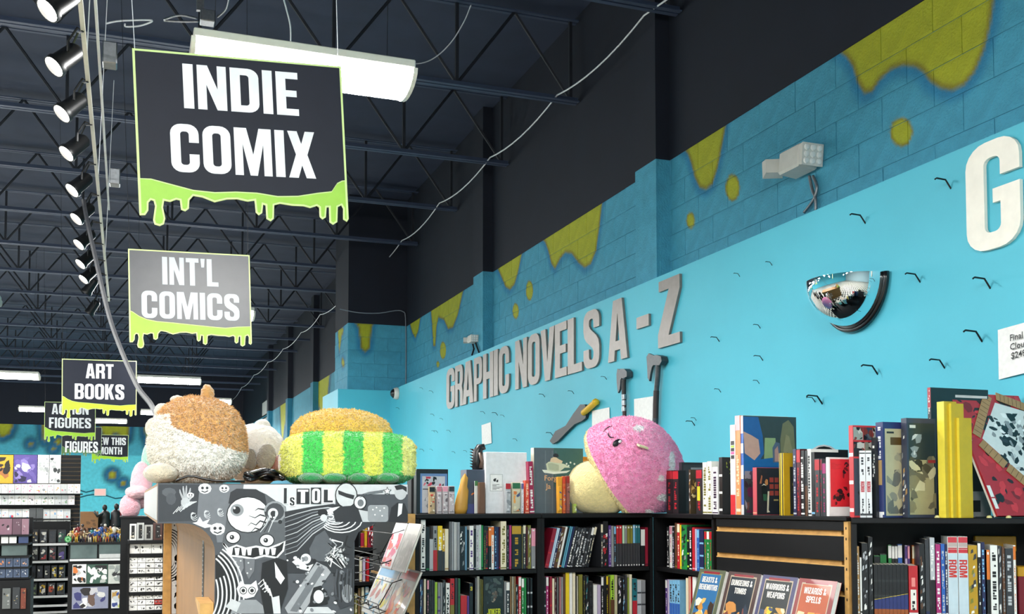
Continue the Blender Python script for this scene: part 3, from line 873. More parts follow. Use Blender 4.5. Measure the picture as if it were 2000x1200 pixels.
# bent wire hooks left in the panel
hk = [(1445, 541), (1508, 519), (1485, 642), (1405, 668), (1408, 767), (1490, 705), (1483, 750), (1592, 786), (1606, 790), (1360, 822), (1357, 832), (1690, 437), (1857, 369), (1797, 552), (1934, 564), (1918, 668), (1845, 720), (1714, 732), (947, 809), (972, 812), (985, 815), (826, 761), (846, 768), (848, 813), (865, 821), (849, 845), (855, 846), (845, 881), (828, 882), (880, 845), (889, 886), (912, 884), (1121, 770), (1064, 776), (1185, 742), (1080, 852), (780, 800), (1010, 862)]
hk_me = MB().tube([(0, 0.001, 0), (0, -.026, .034), (0, -.07, .036), (0, -.078, .03)], .0035, n=5).mesh('wall_hook', 'wire')
hz_ = {}
for x, y in sorted(hk):
    zn = 'around the dome mirror' if x > 1640 else ('under the dash and letter Z' if x > 1340 else 'below the words graphic novels')
    hz_[zn] = hz_.get(zn, 0) + 1
    o = tag(link('wall_hook', hk_me), f'bent black wire hook, {nth(hz_[zn])} from the left of those {zn}', 'hook', 'bent wire hooks in the cyan panel')
    o.location, o.rotation_euler = wallp(x, y), (0, 0, -PI / 2)
    s = 1.25 + .35 * R.random() if x > 1600 else .6 + .4 * R.random()
    o.scale = (s, s, s)

# half dome mirror
def proj(p):
    q = np.array(p) - CAM
    d = q @ FW
    return PX + F_ * (q @ RT) / d, PY - F_ * (q @ UP) / d
pa = wallp(1737, 530)
best = None
for r in [x / 200 for x in range(36, 80)]:
    e = abs(proj((WP - r, pa.y + r, pa.z))[0] - 1590)
    if best is None or e < best[0]:
        best = (e, r)
RM = best[1]
mir = thing('dome_mirror', 'half dome security mirror with black rubber rim on the cyan wall', 'mirror', (WP, pa.y + RM, pa.z), -PI / 2)
d = MB()
n1, n2 = 28, 20
rd = RM * .93
for j in range(n2 + 1):                # shell: out of the wall and downward
    a = PI / 2 * j / n2
    for i in range(n1 + 1):
        b = PI * i / n1
        d.v.append((-rd * math.cos(b) * math.cos(a), -rd * math.sin(a) * 1.0 - .02, -rd * math.sin(b) * math.cos(a)))
for j in range(n2):
    for i in range(n1):
        k = j * (n1 + 1) + i
        d.f.append((k, k + n1 + 1, k + n1 + 2, k + 1))
        d.c.append((1, 1, 1))
d.obj('mirror_dome', 'chrome', mir, smooth='all')
rim = [(-RM * math.cos(PI * i / 24) * .985, -.018, -RM * math.sin(PI * i / 24) * .985) for i in range(25)]
MB().tube(rim, .017, n=10).obj('rim', 'rubber', mir, smooth='all')
MB().tube([(p[0] * .95, p[1] - .012, p[2] * .95) for p in rim], .008, n=8).obj('rim_bead', 'rubber', mir, smooth='all')

# emergency light with two heads
def emergency(x, y, X, label, s=1.0):
    t = wall_thing('emergency_light', label, 'emergency light', x, y, None, X)
    bd = MB().box((-.10 * s, -.135 * s, -.062 * s), (.085 * s, -.012 * s, .062 * s), bev=.014)
    bd.xf(Matrix.Rotation(-.10, 4, 'X')).obj('body', 'white', t)
    MB().box((-.05 * s, -.03 * s, -.04 * s), (.05 * s, 0, .04 * s)).obj('mount', 'white', t)
    led = MB().lathe([(0, .007), (.011, .005), (.015, -.002)], 10, H('f6f6f2')).mesh('led', 'gloss')
    for k, (hx, hy, yaw, sc) in enumerate(((.087, -.074, .0, 1.15), (-.15, -.13, 2.7, .95))):
        h = MB()
        h.add([(-.03, -.045, -.04), (-.03, .045, -.04), (-.03, .045, .04), (-.03, -.045, .04), (.03, -.056, -.05), (.03, .056, -.05), (.03, .056, .05), (.03, -.056, .05)],
              [(0, 3, 2, 1), (4, 5, 6, 7), (0, 1, 5, 4), (1, 2, 6, 5), (2, 3, 7, 6), (3, 0, 4, 7)], (1, 1, 1))
        ho = h.obj('lamp_head', 'white', t)
        ho.location = (hx * s, hy * s, .008 * s)
        ho.rotation_euler = (0, .12, yaw)
        ho.scale = (sc * s,) * 3
        for a in range(3):
            for b in range(3):
                lo = link('led', led, ho)
                lo.location = (.031, (a - 1) * .034, (b - 1) * .030)
                lo.rotation_euler = (0, PI / 2, 0)
    return t
em = emergency(1583, 320, W, 'white twin head emergency light on the cyan block wall above the mirror', 1.3)
p0, q0 = wloc(em, 1592, 345, W)
for dx, pts in ((0, [(1588, 345), (1594, 372), (1600, 388), (1601, 412)]), (1, [(1595, 345), (1603, 366), (1597, 390), (1578, 416)])):
    P = [wloc(em, x, y, W) for x, y in pts]
    MB().tube(smooth_path([(a, -.03, b) for a, b in P]), .011, n=7).obj('conduit', 'metal', em, smooth='all')
em2 = emergency(931, 664, W - .13, 'small far white emergency light on the block pilaster', .8)
for pts in ([(927, 670), (930, 682), (926, 694)], [(933, 670), (938, 684), (942, 694)]):
    MB().tube([(a, -.03, b) for a, b in [wloc(em2, x, y, W - .13) for x, y in pts]], .012, n=6).obj('conduit', 'wire', em2)

# security camera at the panel corner
p = Vector((WP, YPJ - .25, wallp(768, 773).z))
t = thing('security_camera', 'white dome security camera with black eye at the inner wall corner', 'camera', (WP - .002, YPJ - .55, p.z), -PI / 2)
MB().lathe([(.0, .02), (.095, .02), (.1, .0), (.085, -.05), (.08, -.055)], 20).xf(Matrix.Rotation(PI / 2, 4, 'X') @ Matrix.Translation((0, 0, -.02)) @ Matrix.Rotation(PI, 4, 'X') @ Matrix.Translation((0, 0, -.04))).obj('housing', 'white', t, smooth=True)
MB().lathe([(.078, 0), (.07, .03), (.045, .06), (.0, .072)], 18).xf(Matrix.Translation((0, -.055, 0)) @ Matrix.Rotation(PI / 2, 4, 'X')).obj('eye', 'rubber', t, smooth='all')

# price papers
def paper(quad, label, lines=(), px=None):
    cs = [wallp(x, y, .003) for x, y in quad]       # tl, tr, br, bl
    t = thing('price_paper', label, 'paper', cs[0], -PI / 2)
    L = [(cs[0].y - c.y, c.z - cs[0].z) for c in cs]
    m = MB()
    N = 6
    grid = []
    for j in range(N + 1):
        for i in range(N + 1):
            u, v = i / N, j / N
            a = Vector(L[0]).lerp(Vector(L[1]), u).lerp(Vector(L[3]).lerp(Vector(L[2]), u), v)
            grid.append((a.x, -.004 - .006 * math.sin(u * 3) * v * v, a.y))
    m.add(grid, [(j * (N + 1) + i, (j + 1) * (N + 1) + i, (j + 1) * (N + 1) + i + 1, j * (N + 1) + i + 1) for j in range(N) for i in range(N)], H('ecebe8'))
    m.obj('sheet', 'paper', t)
    wdt, hgt = L[1][0] - L[0][0], L[3][1] - L[0][1]
    for (txt, u, v, sz) in lines:
        vs, fs = script_text(txt, sz)
        o = Vector(L[0]).lerp(Vector(L[1]), u).lerp(Vector(L[3]).lerp(Vector(L[2]), u), v)
        sl = (L[1][1] - L[0][1]) / wdt
        MB().add([(a + o.x, -.013, b + o.y + sl * a) for a, _, b in vs], fs, H('1c1c1e')).obj('writing', 'paper', t)
    return t
paper([(1950, 645), (2032, 622), (2034, 722), (1952, 742)], 'white price paper with black writing cut by the frame edge', [('Final Fan', .32, .30, .045), ("Cloud's", .32, .48, .045), ('$249.9', .34, .66, .045)])
paper([(1239, 780), (1279, 774), (1280, 833), (1240, 842)], 'white price paper between the two axes', [])
paper([(1157, 803), (1191, 796), (1192, 840), (1157, 846)], 'white price paper behind the pink mushroom plush', [])
paper([(941, 831), (959, 825), (961, 866), (942, 871)], 'small narrow white price paper above the white box', [])

# weapons hung on the panel
def wpoly(t, name, px, d0, d1, m, col=(1, 1, 1)):
    return MB().prism([[wloc(t, x, y) for x, y in px]], -d1, -d0, col).obj(name, m, t)
def z36(pts):
    return [(1060 + x / 3.636, 680 + y / 3.636) for x, y in pts]
def wtube(t, name, px, r, off, m, col=(1, 1, 1)):
    return MB().tube([(a, -off, b) for a, b in [wloc(t, x, y) for x, y in px]], r, col, n=10).obj(name, m, t, smooth=True)
ax = wall_thing('toy_axe', 'tall grey battle axe with dark grip hung right of the paper', 'toy axe', 1290, 700)
wpoly(ax, 'blade', z36([(790, 40), (775, 65), (780, 140), (783, 215), (795, 238), (803, 185), (815, 135), (832, 112), (850, 60), (830, 58)]), .03, .05, 'gun')
wpoly(ax, 'hammer_block', z36([(832, 60), (832, 125), (882, 125), (898, 95), (892, 62), (860, 52)]), .012, .068, 'gun')
wtube(ax, 'shaft', z36([(856, 60), (848, 200), (838, 310)]), .022, .04, 'gun')
wtube(ax, 'grip', z36([(838, 305), (834, 400), (832, 505)]), .025, .04, 'paint', H('2f2220'))
wtube(ax, 'lower_shaft', z36([(832, 500), (828, 580), (818, 660), (814, 720)]), .026, .04, 'gun')
a2 = wall_thing('toy_axe', 'smaller grey hatchet with black grip between the plush and the tall axe', 'toy axe', 1226, 725)
wpoly(a2, 'blade', z36([(566, 150), (560, 190), (562, 250), (570, 322), (583, 296), (590, 225), (604, 200), (600, 160)]), .03, .05, 'gun')
wpoly(a2, 'head', z36([(598, 150), (592, 212), (618, 220), (645, 205), (645, 170), (625, 150)]), .01, .065, 'gun')
wtube(a2, 'grip', z36([(606, 225), (606, 330)]), .021, .04, 'paint', H('1d1b1b'))
for k in range(3):
    wtube(a2, 'collar', z36([(607, 334 + k * 42), (609, 368 + k * 42)]), .024, .04, 'metal')
wtube(a2, 'pommel_grip', z36([(608, 360), (612, 560)]), .019, .04, 'paint', H('3a1d1c'))
sw = wall_thing('toy_sword', 'short black broad toy blade with yellow handle hung on the cyan wall', 'toy sword', 1110, 830)
wpoly(sw, 'blade', z36([(72, 662), (112, 592), (185, 553), (240, 468), (290, 402), (322, 402), (337, 440), (328, 498), (302, 520), (250, 542), (190, 600), (130, 662), (92, 684)]), .01, .035, 'paint', H('1f2124'))
wtube(sw, 'handle', z36([(318, 462), (360, 425), (404, 386)]), .03, .04, 'paint', H('e0b21c'))
MB().lathe([(0, -.035), (.03, -.02), (.036, .0), (.03, .02), (0, .035)], 12, H('e0b21c')).xf(Matrix.Translation((lambda q: (q[0], -.04, q[1]))(wloc(sw, *z36([(404, 386)])[0])))).obj('pommel', 'paint', sw, smooth='all')

# ---- cables under the roof
cb = [(1258, 30), (1088, 186), (957, 308), (858, 397), (785, 470), (722, 530), (672, 578), (625, 615), (588, 650), (553, 682), (523, 708), (496, 733), (472, 757), (452, 782)]
pts = []
for i in range(len(cb) - 1):
    a, b = at(*cb[i], 2, ZJ + .03), at(*cb[i + 1], 2, ZJ + .03)
    for k in range(8):
        u = k / 8
        p = a.lerp(b, u)
        pts.append((p.x, p.y, p.z - .34 * u * (1 - u)))
a0 = at(1258, 30, 2, ZJ + .03)
pts = [(a0.x + .05, a0.y - 1.9, a0.z), (a0.x + .02, a0.y - .9, a0.z - .09)] + pts
tag(MB().tube(pts, .0085, n=5).obj('draped_cable', 'cable'), 'white cable draped in swags along the ends of the roof joists', 'cable')
pts = [at(x, y, 1, YJ - .02) for x, y in ((664, 604), (700, 611), (740, 612), (772, 607), (787, 609), (792, 622), (793, 700), (792, 790))]
tag(MB().tube(smooth_path(pts, 3), .009, H('7b828c'), n=5).obj('thin_conduit', 'paint'), 'thin grey wire running down the inner wall corner', 'cable')
pts = [at(x, y, 1, 7.4 - .34 * k) for k, (x, y) in enumerate(((163, 392), (170, 430), (190, 520), (214, 620), (240, 692), (270, 758), (304, 810), (330, 942)))]
tag(MB().tube(smooth_path(pts), .014, H('202227'), n=6).obj('hanging_cable', 'paint'), 'thick black cable sweeping down from the track to the brown plush', 'cable')
zj = ZJ - .05
def zp(x, y): return at(x, y, 2, zj)
jb = thing('junction_box', 'galvanized junction box with two flexible cables above the fluorescent light', 'junction box', zp(405, 35))
q = jb.location
MB().box((-.06, -.06, -.05), (.06, .06, .05), bev=.006).obj('box', 'metal', jb)
for pl in (((385, 36), (350, 30), (320, 38)), ((388, 42), (352, 42), (320, 40)), ((425, 33), (440, 20), (446, 4), (449, -20))):
    MB().tube(smooth_path([zp(x, y) - q for x, y in pl]), .009, n=6).obj('flexible_cable', 'metal', jb, smooth='all')
MB().box((-.09, -.02, .05), (-.03, .02, .19)).obj('bracket', 'metal', jb)
tag(MB().tube(smooth_path([zp(x, y) for x, y in ((207, 46), (225, 42), (250, 40), (297, 40), (275, 50), (247, 52), (244, 47))]), .008, n=5).obj('wire_loop', 'cable'), 'loose loop of white wire above the INDIE COMIX sign', 'wire')
tag(MB().tube(smooth_path([zp(x, y) for x, y in ((552, -10), (560, 20), (567, 50), (568, 82))]), .007, n=5).obj('wire_drop', 'cable'), 'white wire dropping onto the middle of the fluorescent light', 'wire')
tag(MB().tube(smooth_path([zp(x, y) for x, y in ((780, 122), (820, 124), (850, 112), (880, 84), (905, 45), (920, 10))]), .006, H('888c95'), n=5).obj('light_cord', 'paint'), 'thin grey cord curving up from the end of the fluorescent light', 'cord')
# ================================================================== bookcases
Y0 = 5.7
XC0 = at(1275, 1008, 1, Y0).x
XA0 = at(812, 1005, 1, Y0).x
XM0 = at(1056, 1005, 1, Y0).x
ZT1 = at(1000, 1004, 1, Y0).z                 # top of the bookcases
ZS1 = at(1000, 1113, 1, Y0).z                 # first shelf
PIT = ZT1 - ZS1
DEP = .33
WORDS = dict(white='white', black='black')
def case(name, label, w, zs, ztop, dep, loc, rz, th=.022, top_over=0.0, group=None, back=True):
    """bookcase: local x along the front, y into it"""
    t = thing(name, label, 'bookcase', loc, rz, group)
    MB().box((-top_over, -.012, ztop - .026), (w + top_over, dep, ztop), bev=.003).obj('top', 'lam', t)
    for x in (0, w - th):
        MB().box((x, 0, 0), (x + th, dep, ztop - .0265)).obj('side_panel', 'lam', t)
    if back:
        MB().box((th, dep - .01, .06), (w - th, dep, ztop - .0265)).obj('back_panel', 'lam', t)
    for z in zs:
        MB().box((th + .001, .004, z - .026), (w - th - .001, dep - .011, z), bev=.002).obj('shelf', 'lam', t)
    MB().box((th, .02, 0), (w - th, .04, .07)).obj('plinth', 'lam', t)
    return t
ZSH = [ZS1, ZS1 - PIT, ZS1 - 2 * PIT, .08]
case('bookcase', 'left one of the two black bookcases facing the aisle end', XM0 - XA0, ZSH, ZT1, DEP, (XA0, Y0, 0), 0)
case('bookcase', 'black bookcase in the inner corner under the pink mushroom plush', XC0 - XM0, ZSH, ZT1, DEP, (XM0 + .001, Y0, 0), 0)
YS = at(1393, 1012, 0, XC0).y
case('bookcase', 'short black bookcase along the wall between the corner and the slatwall', Y0 - YS, ZSH, ZT1, DEP, (XC0 + .001, Y0 - .001, 0), -PI / 2)
# slatwall fixture
A5 = math.radians(5.93)
dS = Vector((math.sin(A5), -math.cos(A5), 0))
PS = Vector((XC0, YS - .014, 0))
def solve_len(p, d, xpix, z):
    lo, hi = 0.0, 3.0
    for _ in range(50):
        m = (lo + hi) / 2
        q = p + d * m
        if proj((q.x, q.y, z))[0] < xpix:
            lo = m
        else:
            hi = m
    return lo
LS = solve_len(PS, dS, 1656, ZT1)
rzS = math.atan2(dS.y, dS.x)
sl = thing('slatwall_unit', 'black slatwall unit with raw fibreboard grooves beside the short bookcase', 'display unit', (PS.x, PS.y, 0), rzS)
MB().box((0, -.012, ZT1 - .02), (LS, .045, ZT1), bev=.003).obj('top', 'lam', sl)
MB().box((0, .016, .0), (LS - .06, .03, ZT1 - .021)).obj('board', 'wood', sl)
MB().box((.01, .032, 0), (LS - .1, .05, ZT1 - .022)).obj('body', 'lam', sl)
zg = [at_pl(1396, y, (PS.x, PS.y), (-dS.y, dS.x)).z for y in (1029, 1038, 1079, 1088)]
gap, pitch = zg[0] - zg[1], zg[0] - zg[2]
z = ZT1 - .0215
zb = zg[0]
for k in range(7):
    MB().box((.012, 0, zb), (LS - .028, .0155, z), bev=.002).obj('slat', 'lam', sl)
    MB().box((.012, .001, zb - gap), (LS - .028, .0155, zb - gap + .006)).obj('groove_lip', 'wood', sl)
    z, zb = zb - gap, zb - pitch
MB().box((LS - .027, .0, 0), (LS, .0158, ZT1 - .0215)).obj('edge_strip', 'wood', sl)
for k in range(7):
    for dz in (.012, -gap - .012):
        MB().box((LS - .016, -.0008, zg[0] - k * pitch + dz - .006), (LS - .010, .0, zg[0] - k * pitch + dz + .006)).obj('slot', 'lam', sl)

# angled bookcase on the right
P4 = PS + dS * LS
d_gap = Vector((.012, -.006, 0))
P4 += d_gap
d4 = Vector((.839, -.545, 0)).normalized()
n4 = Vector((d4.y, -d4.x, 0))
rz4 = math.atan2(d4.y, d4.x)
L4 = .82
ZT4 = at_pl(1800, 1012, P4, n4).z
ZS4 = ZT4 - .44
P4 = P4 + n4 * .03
case('bookcase', 'black bookcase turned to the aisle at the frame edge, beside the slatwall', L4, [ZS4, ZS4 - .4, .08], ZT4, .28, (P4.x, P4.y, 0), rz4)
E4 = P4 + d4 * L4
# wide counter behind them, up to the wall
bkS = Vector((-dS.y, dS.x, 0))
cB = P4 - n4 * .288
cpts = [(XC0 + .337, Y0 + .32), (XC0 + .337, YS - .004), *[(q.x, q.y) for q in (PS + dS * .03 + bkS * .052, PS + dS * (LS - .12) + bkS * .052)], (cB.x, cB.y), (WP - .004, cB.y + (WP - cB.x) * d4.y / d4.x), (WP - .004, Y0 + .32)]
ct = thing('counter', 'black counter top running between the bookcases and the cyan wall', 'counter', (XC0 + .4, YS, 0))
o4 = Matrix.Translation((-XC0 - .4, -YS, 0))
MB().prism([cpts], ZT1 - .03, ZT1 - .0008, plane='xy').xf(o4).obj('top', 'lam', ct)
MB().box((WP - .05, YS - .5, 0), (WP - .01, Y0 + .2, ZT1 - .031)).xf(o4).obj('support', 'lam', ct)

# ---- books
NB = [0]
def marks(m, w, h, col, y=-.0007, seed=0, lo=.1, hi=.9, wid=.5):
    """illegible title marks running down the spine"""
    r = random.Random(seed)
    z, x0, x1 = h * hi, w * (.5 - wid / 2), w * (.5 + wid / 2)
    while z > h * lo:
        e = r.uniform(.006, .014)
        a, b = (x0, x1) if r.random() < .65 else ((x0, (x0 + x1) / 2) if r.random() < .5 else ((x0 + x1) / 2, x1))
        m.quad((a, y, z - e), (b, y, z - e), (b, y, z), (a, y, z), col)
        z -= e + (r.uniform(.002, .004) if r.random() < .8 else r.uniform(.012, .03))
def book(w, h, d, col, label, style='t', acc='white', loc=(0, 0, 0), rz=0.0, lean=0.0, group=None, pages='e9e2d0', seed=None, m='gloss', cover=None, name='book', cat='book', hard=False, spine=None):
    NB[0] += 1
    seed = NB[0] if seed is None else seed
    t = thing(name, label, cat, loc, 0, group)
    t.rotation_euler = Matrix.Rotation(rz, 4, 'Z').to_euler() if not lean else (Matrix.Rotation(rz, 4, 'Z') @ Matrix.Rotation(lean, 4, 'Y')).to_euler()
    e = .0022 if hard else .001
    k = min(e, w / 4)
    prof = [(0, 0), (w, 0), (w, d), (w - k, d), (w - k, k), (k, k), (k, d), (0, d)]
    MB().prism([prof], 0, h, C(col), plane='xy').obj('cover', m, t)
    g = .003 if hard else .0008
    MB().box((k + .0002, k + .0002, g), (w - k - .0002, d - g - .001, h - g), C(pages)).obj('pages', 'paper', t)
    c2, y, sp = C(acc), -.0005, MB()
    def band(z0, z1, c, yy=y):
        sp.quad((0, yy, z0 * h), (w, yy, z0 * h), (w, yy, z1 * h), (0, yy, z1 * h), C(c))
    if style == 't':
        marks(sp, w, h, c2, seed=seed)
        band(.02, .045, c2)
    elif style == 'b':
        band(.8, .985, c2)
        marks(sp, w, h, c2, seed=seed, hi=.72, wid=.35)
    elif style == 'h':
        band(.0, .46, c2)
        marks(sp, w, h, C('white') if acc in ('black', 'navy', 'charcoal') else C('black'), y=-.0009, seed=seed, lo=.5, hi=.9)
    elif style == 's':
        for a, b in ((.12, .3), (.62, .86)):
            sp.quad((w * a, y, 0), (w * b, y, 0), (w * b, y, h), (w * a, y, h), c2)
    elif style == 'x':
        r = random.Random(seed)
        for _ in range(16):
            z, x = r.uniform(.02, .9) * h, r.uniform(0, .6) * w
            a = r.uniform(.01, .035)
            c = C(r.choice([acc, 'grey', 'white', 'charcoal', acc]))
            q = r.uniform(.25, .4) * w
            yy = y - r.uniform(0, .0004)
            sp.add([(x, yy, z), (x + q, yy, z + a * .3), (x + q * .9, yy, min(z + a, h * .99)), (x + q * .2, yy, min(z + a * .8, h * .99))], [(0, 1, 2, 3)], c)
    elif style == 'd':
        for i in range(3):
            band(.06 + .3 * i, .10 + .3 * i, c2)
    elif style == 'e':                     # red over black with a foot dot
        band(.56, 1, c2)
        sp.quad((w * .25, y, h * .02), (w * .75, y, h * .02), (w * .75, y, h * .05), (w * .25, y, h * .05), C('white'))
        sp.quad((w * .25, y - .0004, h * .93), (w * .75, y - .0004, h * .93), (w * .75, y - .0004, h * .97), (w * .25, y - .0004, h * .97), C('white'))
    elif style == 'p':
        band(.03, .06, c2)
    if spine:
        spine(sp, w, h)
    if sp.f:
        sp.obj('spine_print', m, t)['kind'] = 'stuff'
    if cover:
        cm = MB()
        cover(cm, d, h)
        # cover art drawn in (u, z) from the spine outward, on the face at x=w
        cm.xf(Matrix(((0, -1, 0, w), (1, 0, 0, 0), (0, 0, 1, 0), (0, 0, 0, 1))))
        cm.obj('cover_print', m, t)['kind'] = 'stuff'
    return t
STY = dict(t='{a} title marks', b='{a} top band', h='{a} lower half', s='{a} stripes', x='{a} spine art', d='three {a} bands', e='{a} upper half', p='plain spine')
def thick(w):
    return 'thin' if w < .013 else ('thick' if w > .032 else 'slim')
def shelf_row(spec, where, ray, zb, loc_of, rz, depth, group, ybot, n0=1, dep_rand=.0):
    """spec lines: x0 x1 ytop colour accent style"""
    n = 0
    for ln in spec.strip().split('\n'):
        for it in ln.split(','):
            f = it.split()
            if len(f) < 6:
                continue
            x0, x1, yt, c, a, s = float(f[0]), float(f[1]), float(f[2]), f[3], f[4], f[5]
            n += 1
            p0, p1 = ray(x0, ybot(x0)), ray(x1, ybot(x1))
            w = max(.005, (p1 - p0).length - .0008)
            h = ray((x0 + x1) / 2, yt).z - zb
            lab = f'{thick(w)} {c} book with {STY[s].format(a=a)}, {nth(n)} from left, {where}'
            book(w, max(.05, h), depth - R.uniform(0, .03), c, lab, s, a, loc_of(p0, zb), rz, 0, group)
row11 = '''822 831 1016 white black t,832 839 1030 black green p,839 846 1054 silver grey p,846 854 1028 grey red h,855 864 1028 yellow charcoal h,864 869 1034 mustard charcoal h
869 876 1034 cream tan p,877 881 1020 charcoal grey s,882 887 1020 silver charcoal s,887 892 1021 grey white s,893 898 1021 silver charcoal s,898 908 1029 black grey x,908 912 1029 charcoal sky s,912.5 916.5 1036 black grey p
917 925 1028 white purple t,926 930 1034 black grey p,930 935 1027 silver grey t,935 940 1026 silver mint t,940 944 1027 green black p,945 949 1028 black olive t,949 953 1029 black red t,954 960 1031 black orange e
960 965 1029 white orange b,966 970 1030 navy sky t,970 974 1030 navy purple p,975 977.5 1030 maroon red p,978 989 1019 cream olive t,990 994 1027 black grey t,995 999 1027 magenta crimson p,1000 1018 1027 black mustard b
1019 1021.5 1029 charcoal olive s,1022 1027 1026 charcoal cream b,1028 1031 1030 maroon olive p,1031.5 1037 1027 olive charcoal x,1038 1046 1033 grey pink e'''
row12 = '''1174 1178 1024 charcoal cream b,1178 1188 1019 black red x,1189 1194 1027 purple lilac t,1195 1199 1028 silver black s,1199.5 1203.5 1028 charcoal sky b,1204 1209 1027 charcoal red e,1209.5 1215 1027 charcoal red e
1216 1220 1027 charcoal mint e,1220.5 1225 1027 charcoal grey e,1225.5 1231 1027 charcoal olive e,1231.5 1236 1027 charcoal olive e,1236.5 1241 1026 charcoal sky e,1241.5 1246 1026 charcoal teal e,1246.5 1250.5 1026 charcoal teal e
1252 1260 1035 black white e,1260.5 1266 1031 crimson maroon p,1266.5 1270.5 1031 purple crimson p'''
row21 = '''820 826 1133 navy sky x,828 832 1132 cream white p,834 838 1133 black pink b,838.5 842 1134 charcoal black t,842.5 846 1134 charcoal black d,846.5 849 1135 charcoal navy p,849.5 854 1138 lime olive p,855 860 1139 grey purple d,860.5 864.5 1139 grey lilac p
865 870 1134 black grey x,871 878.5 1140 white black t,879.5 887.5 1131 red olive h,889 893.5 1130 charcoal black p,894.5 899 1131 charcoal green s,900 912 1164 red orange p,912.5 916.5 1165 purple lilac p,917 924 1140 black yellow p
928 931 1130 black grey s,932 936.5 1127 silver olive s,937 940.5 1132 black olive s,941 944 1133 olive black s,985 988.5 1137 grey black p,989 995.5 1137 charcoal white b,996 999.5 1127 black tan s,1000 1003.5 1127 black cream s,1004 1007.5 1127 black tan s
1008 1012.5 1143 black grey x,1013 1018 1127 red white b,1019 1023.5 1130 green white b,1024 1028 1130 green lime p,1030 1034 1130 black silver d,1036 1040 1130 black silver d'''
row22 = '''1063 1066.5 1128 black silver d,1067 1071.5 1127 magenta white b,1074 1078.5 1127 crimson red d,1079 1083 1131 cream peach p,1083.5 1087 1128 maroon cream x,1088 1091 1129 charcoal grey s,1092.5 1096 1128 brown pink s,1096.5 1100 1128 grey silver p,1100.5 1104.5 1122 brown maroon p
1105 1112 1119 yellow mustard p,1112.5 1118 1119 white silver p,1119 1124 1119 cream peach p,1126 1129.5 1126 charcoal cream s,1130.5 1138 1123 olive lime p,1139.5 1143.5 1126 black olive t,1144 1150 1125 black teal x,1150.5 1158 1136 black charcoal t
1159.5 1166.5 1143 white black p,1167 1173.5 1143 lilac white p,1174.5 1179 1127 black white b,1179.5 1184 1127 black grey p,1184.5 1188 1125 black yellow b,1189 1192 1128 maroon olive s,1192.5 1200 1124 lime brown h,1201.5 1206 1124 cream olive s
1207.5 1214.5 1126 black lilac x,1216 1221 1128 black sky x,1221.5 1225 1124 charcoal teal p,1225.5 1229 1129 brown lime s,1229.5 1234.5 1123 cream lime p,1235.5 1244.5 1131 teal red h,1245 1253 1134 silver charcoal d,1253.5 1261 1134 grey charcoal d'''
row31 = '''1303 1307 1030 black white t,1308 1313 1028 white pink b,1313.5 1317.5 1030 black lilac t,1318.5 1322.5 1022 brown olive p,1323 1328 1023 red cream b,1328.5 1331 1026 yellow lime p,1331.5 1342 1026 green black x,1342.5 1346 1030 black lime d,1346.5 1351.5 1029 black white t
1352.5 1357.5 1031 red pink p,1358 1361 1034 lilac white p,1361.5 1366 1035 blue sky b,1367 1374.5 1036 navy sky d,1376 1380.5 1038 green red b,1381 1385.5 1038 green white b,1386 1390.5 1038 green red b'''
row32 = '''1300 1303.5 1133 purple white b,1304 1307.5 1133 lilac purple p,1308 1313 1134 sky blue h,1313.5 1318 1134 sky blue h,1318.5 1323 1134 sky blue h,1323.5 1328 1134 sky blue h,1340 1344 1130 cream red p,1345 1350 1127 red cream s,1353 1360 1128 white tan p'''
yin = Y0 + .022
f_ray = lambda x, y: at(x, y, 1, yin)
f_loc = lambda p, z: (p.x, yin, z + .0006)
shelf_row(row11, 'upper shelf of left bookcase', f_ray, ZS1, f_loc, 0, .2, 'books on the upper shelf, left bookcase', lambda x: 1112)
shelf_row(row12, 'upper shelf of corner bookcase', f_ray, ZS1, f_loc, 0, .2, 'books on the upper shelf, corner bookcase', lambda x: 1112)
shelf_row(row21, 'second shelf of left bookcase', f_ray, ZS1 - PIT, f_loc, 0, .2, 'books on the second shelf, left bookcase', lambda x: 1190)
shelf_row(row22, 'second shelf of corner bookcase', f_ray, ZS1 - PIT, f_loc, 0, .2, 'books on the second shelf, corner bookcase', lambda x: 1190)
xin = XC0 + .022
s_ray = lambda x, y: at(x, y, 0, xin)
s_loc = lambda p, z: (xin, p.y, z + .0006)
shelf_row(row31, 'upper shelf of short bookcase', s_ray, ZS1, s_loc, -PI / 2, .2, 'books on the upper shelf, short bookcase', lambda x: 1112)
shelf_row(row32, 'second shelf of short bookcase', s_ray, ZS1 - PIT, s_loc, -PI / 2, .2, 'books on the second shelf, short bookcase', lambda x: 1190)
# leaning run in the corner bookcase
lean_spec = [('crimson', 'red', 'd', 8), ('sky', 'white', 's', 6), ('navy', 'silver', 't', 4), ('brown', 'olive', 'x', 7), ('white', 'cream', 'p', 4), ('black', 'orange', 'p', 4), ('teal', 'sky', 's', 7), ('navy', 'purple', 'p', 4), ('black', 'white', 't', 7), ('charcoal', 'silver', 't', 5), ('black', 'silver', 'x', 6), ('charcoal', 'white', 't', 6), ('black', 'silver', 't', 7), ('charcoal', 'grey', 'd', 5), ('black', 'white', 'b', 5), ('black', 'cream', 'b', 5)]
x, th = at(1064, 1112, 1, yin).x, .235
for i, (c, a, s, wpx) in enumerate(lean_spec):
    w = wpx / 353.
    hh = .236 + .012 * R.random()
    lab = f'leaning {thick(w)} {c} book with {STY[s].format(a=a)}, {nth(i + 1)} from the divider, corner bookcase'
    book(w, hh, .18, c, lab, s, a, (x, yin, ZS1 + .0006 + w * math.sin(th)), 0, th, 'leaning books in the corner bookcase')
    x += (w + .0012) / math.cos(th)

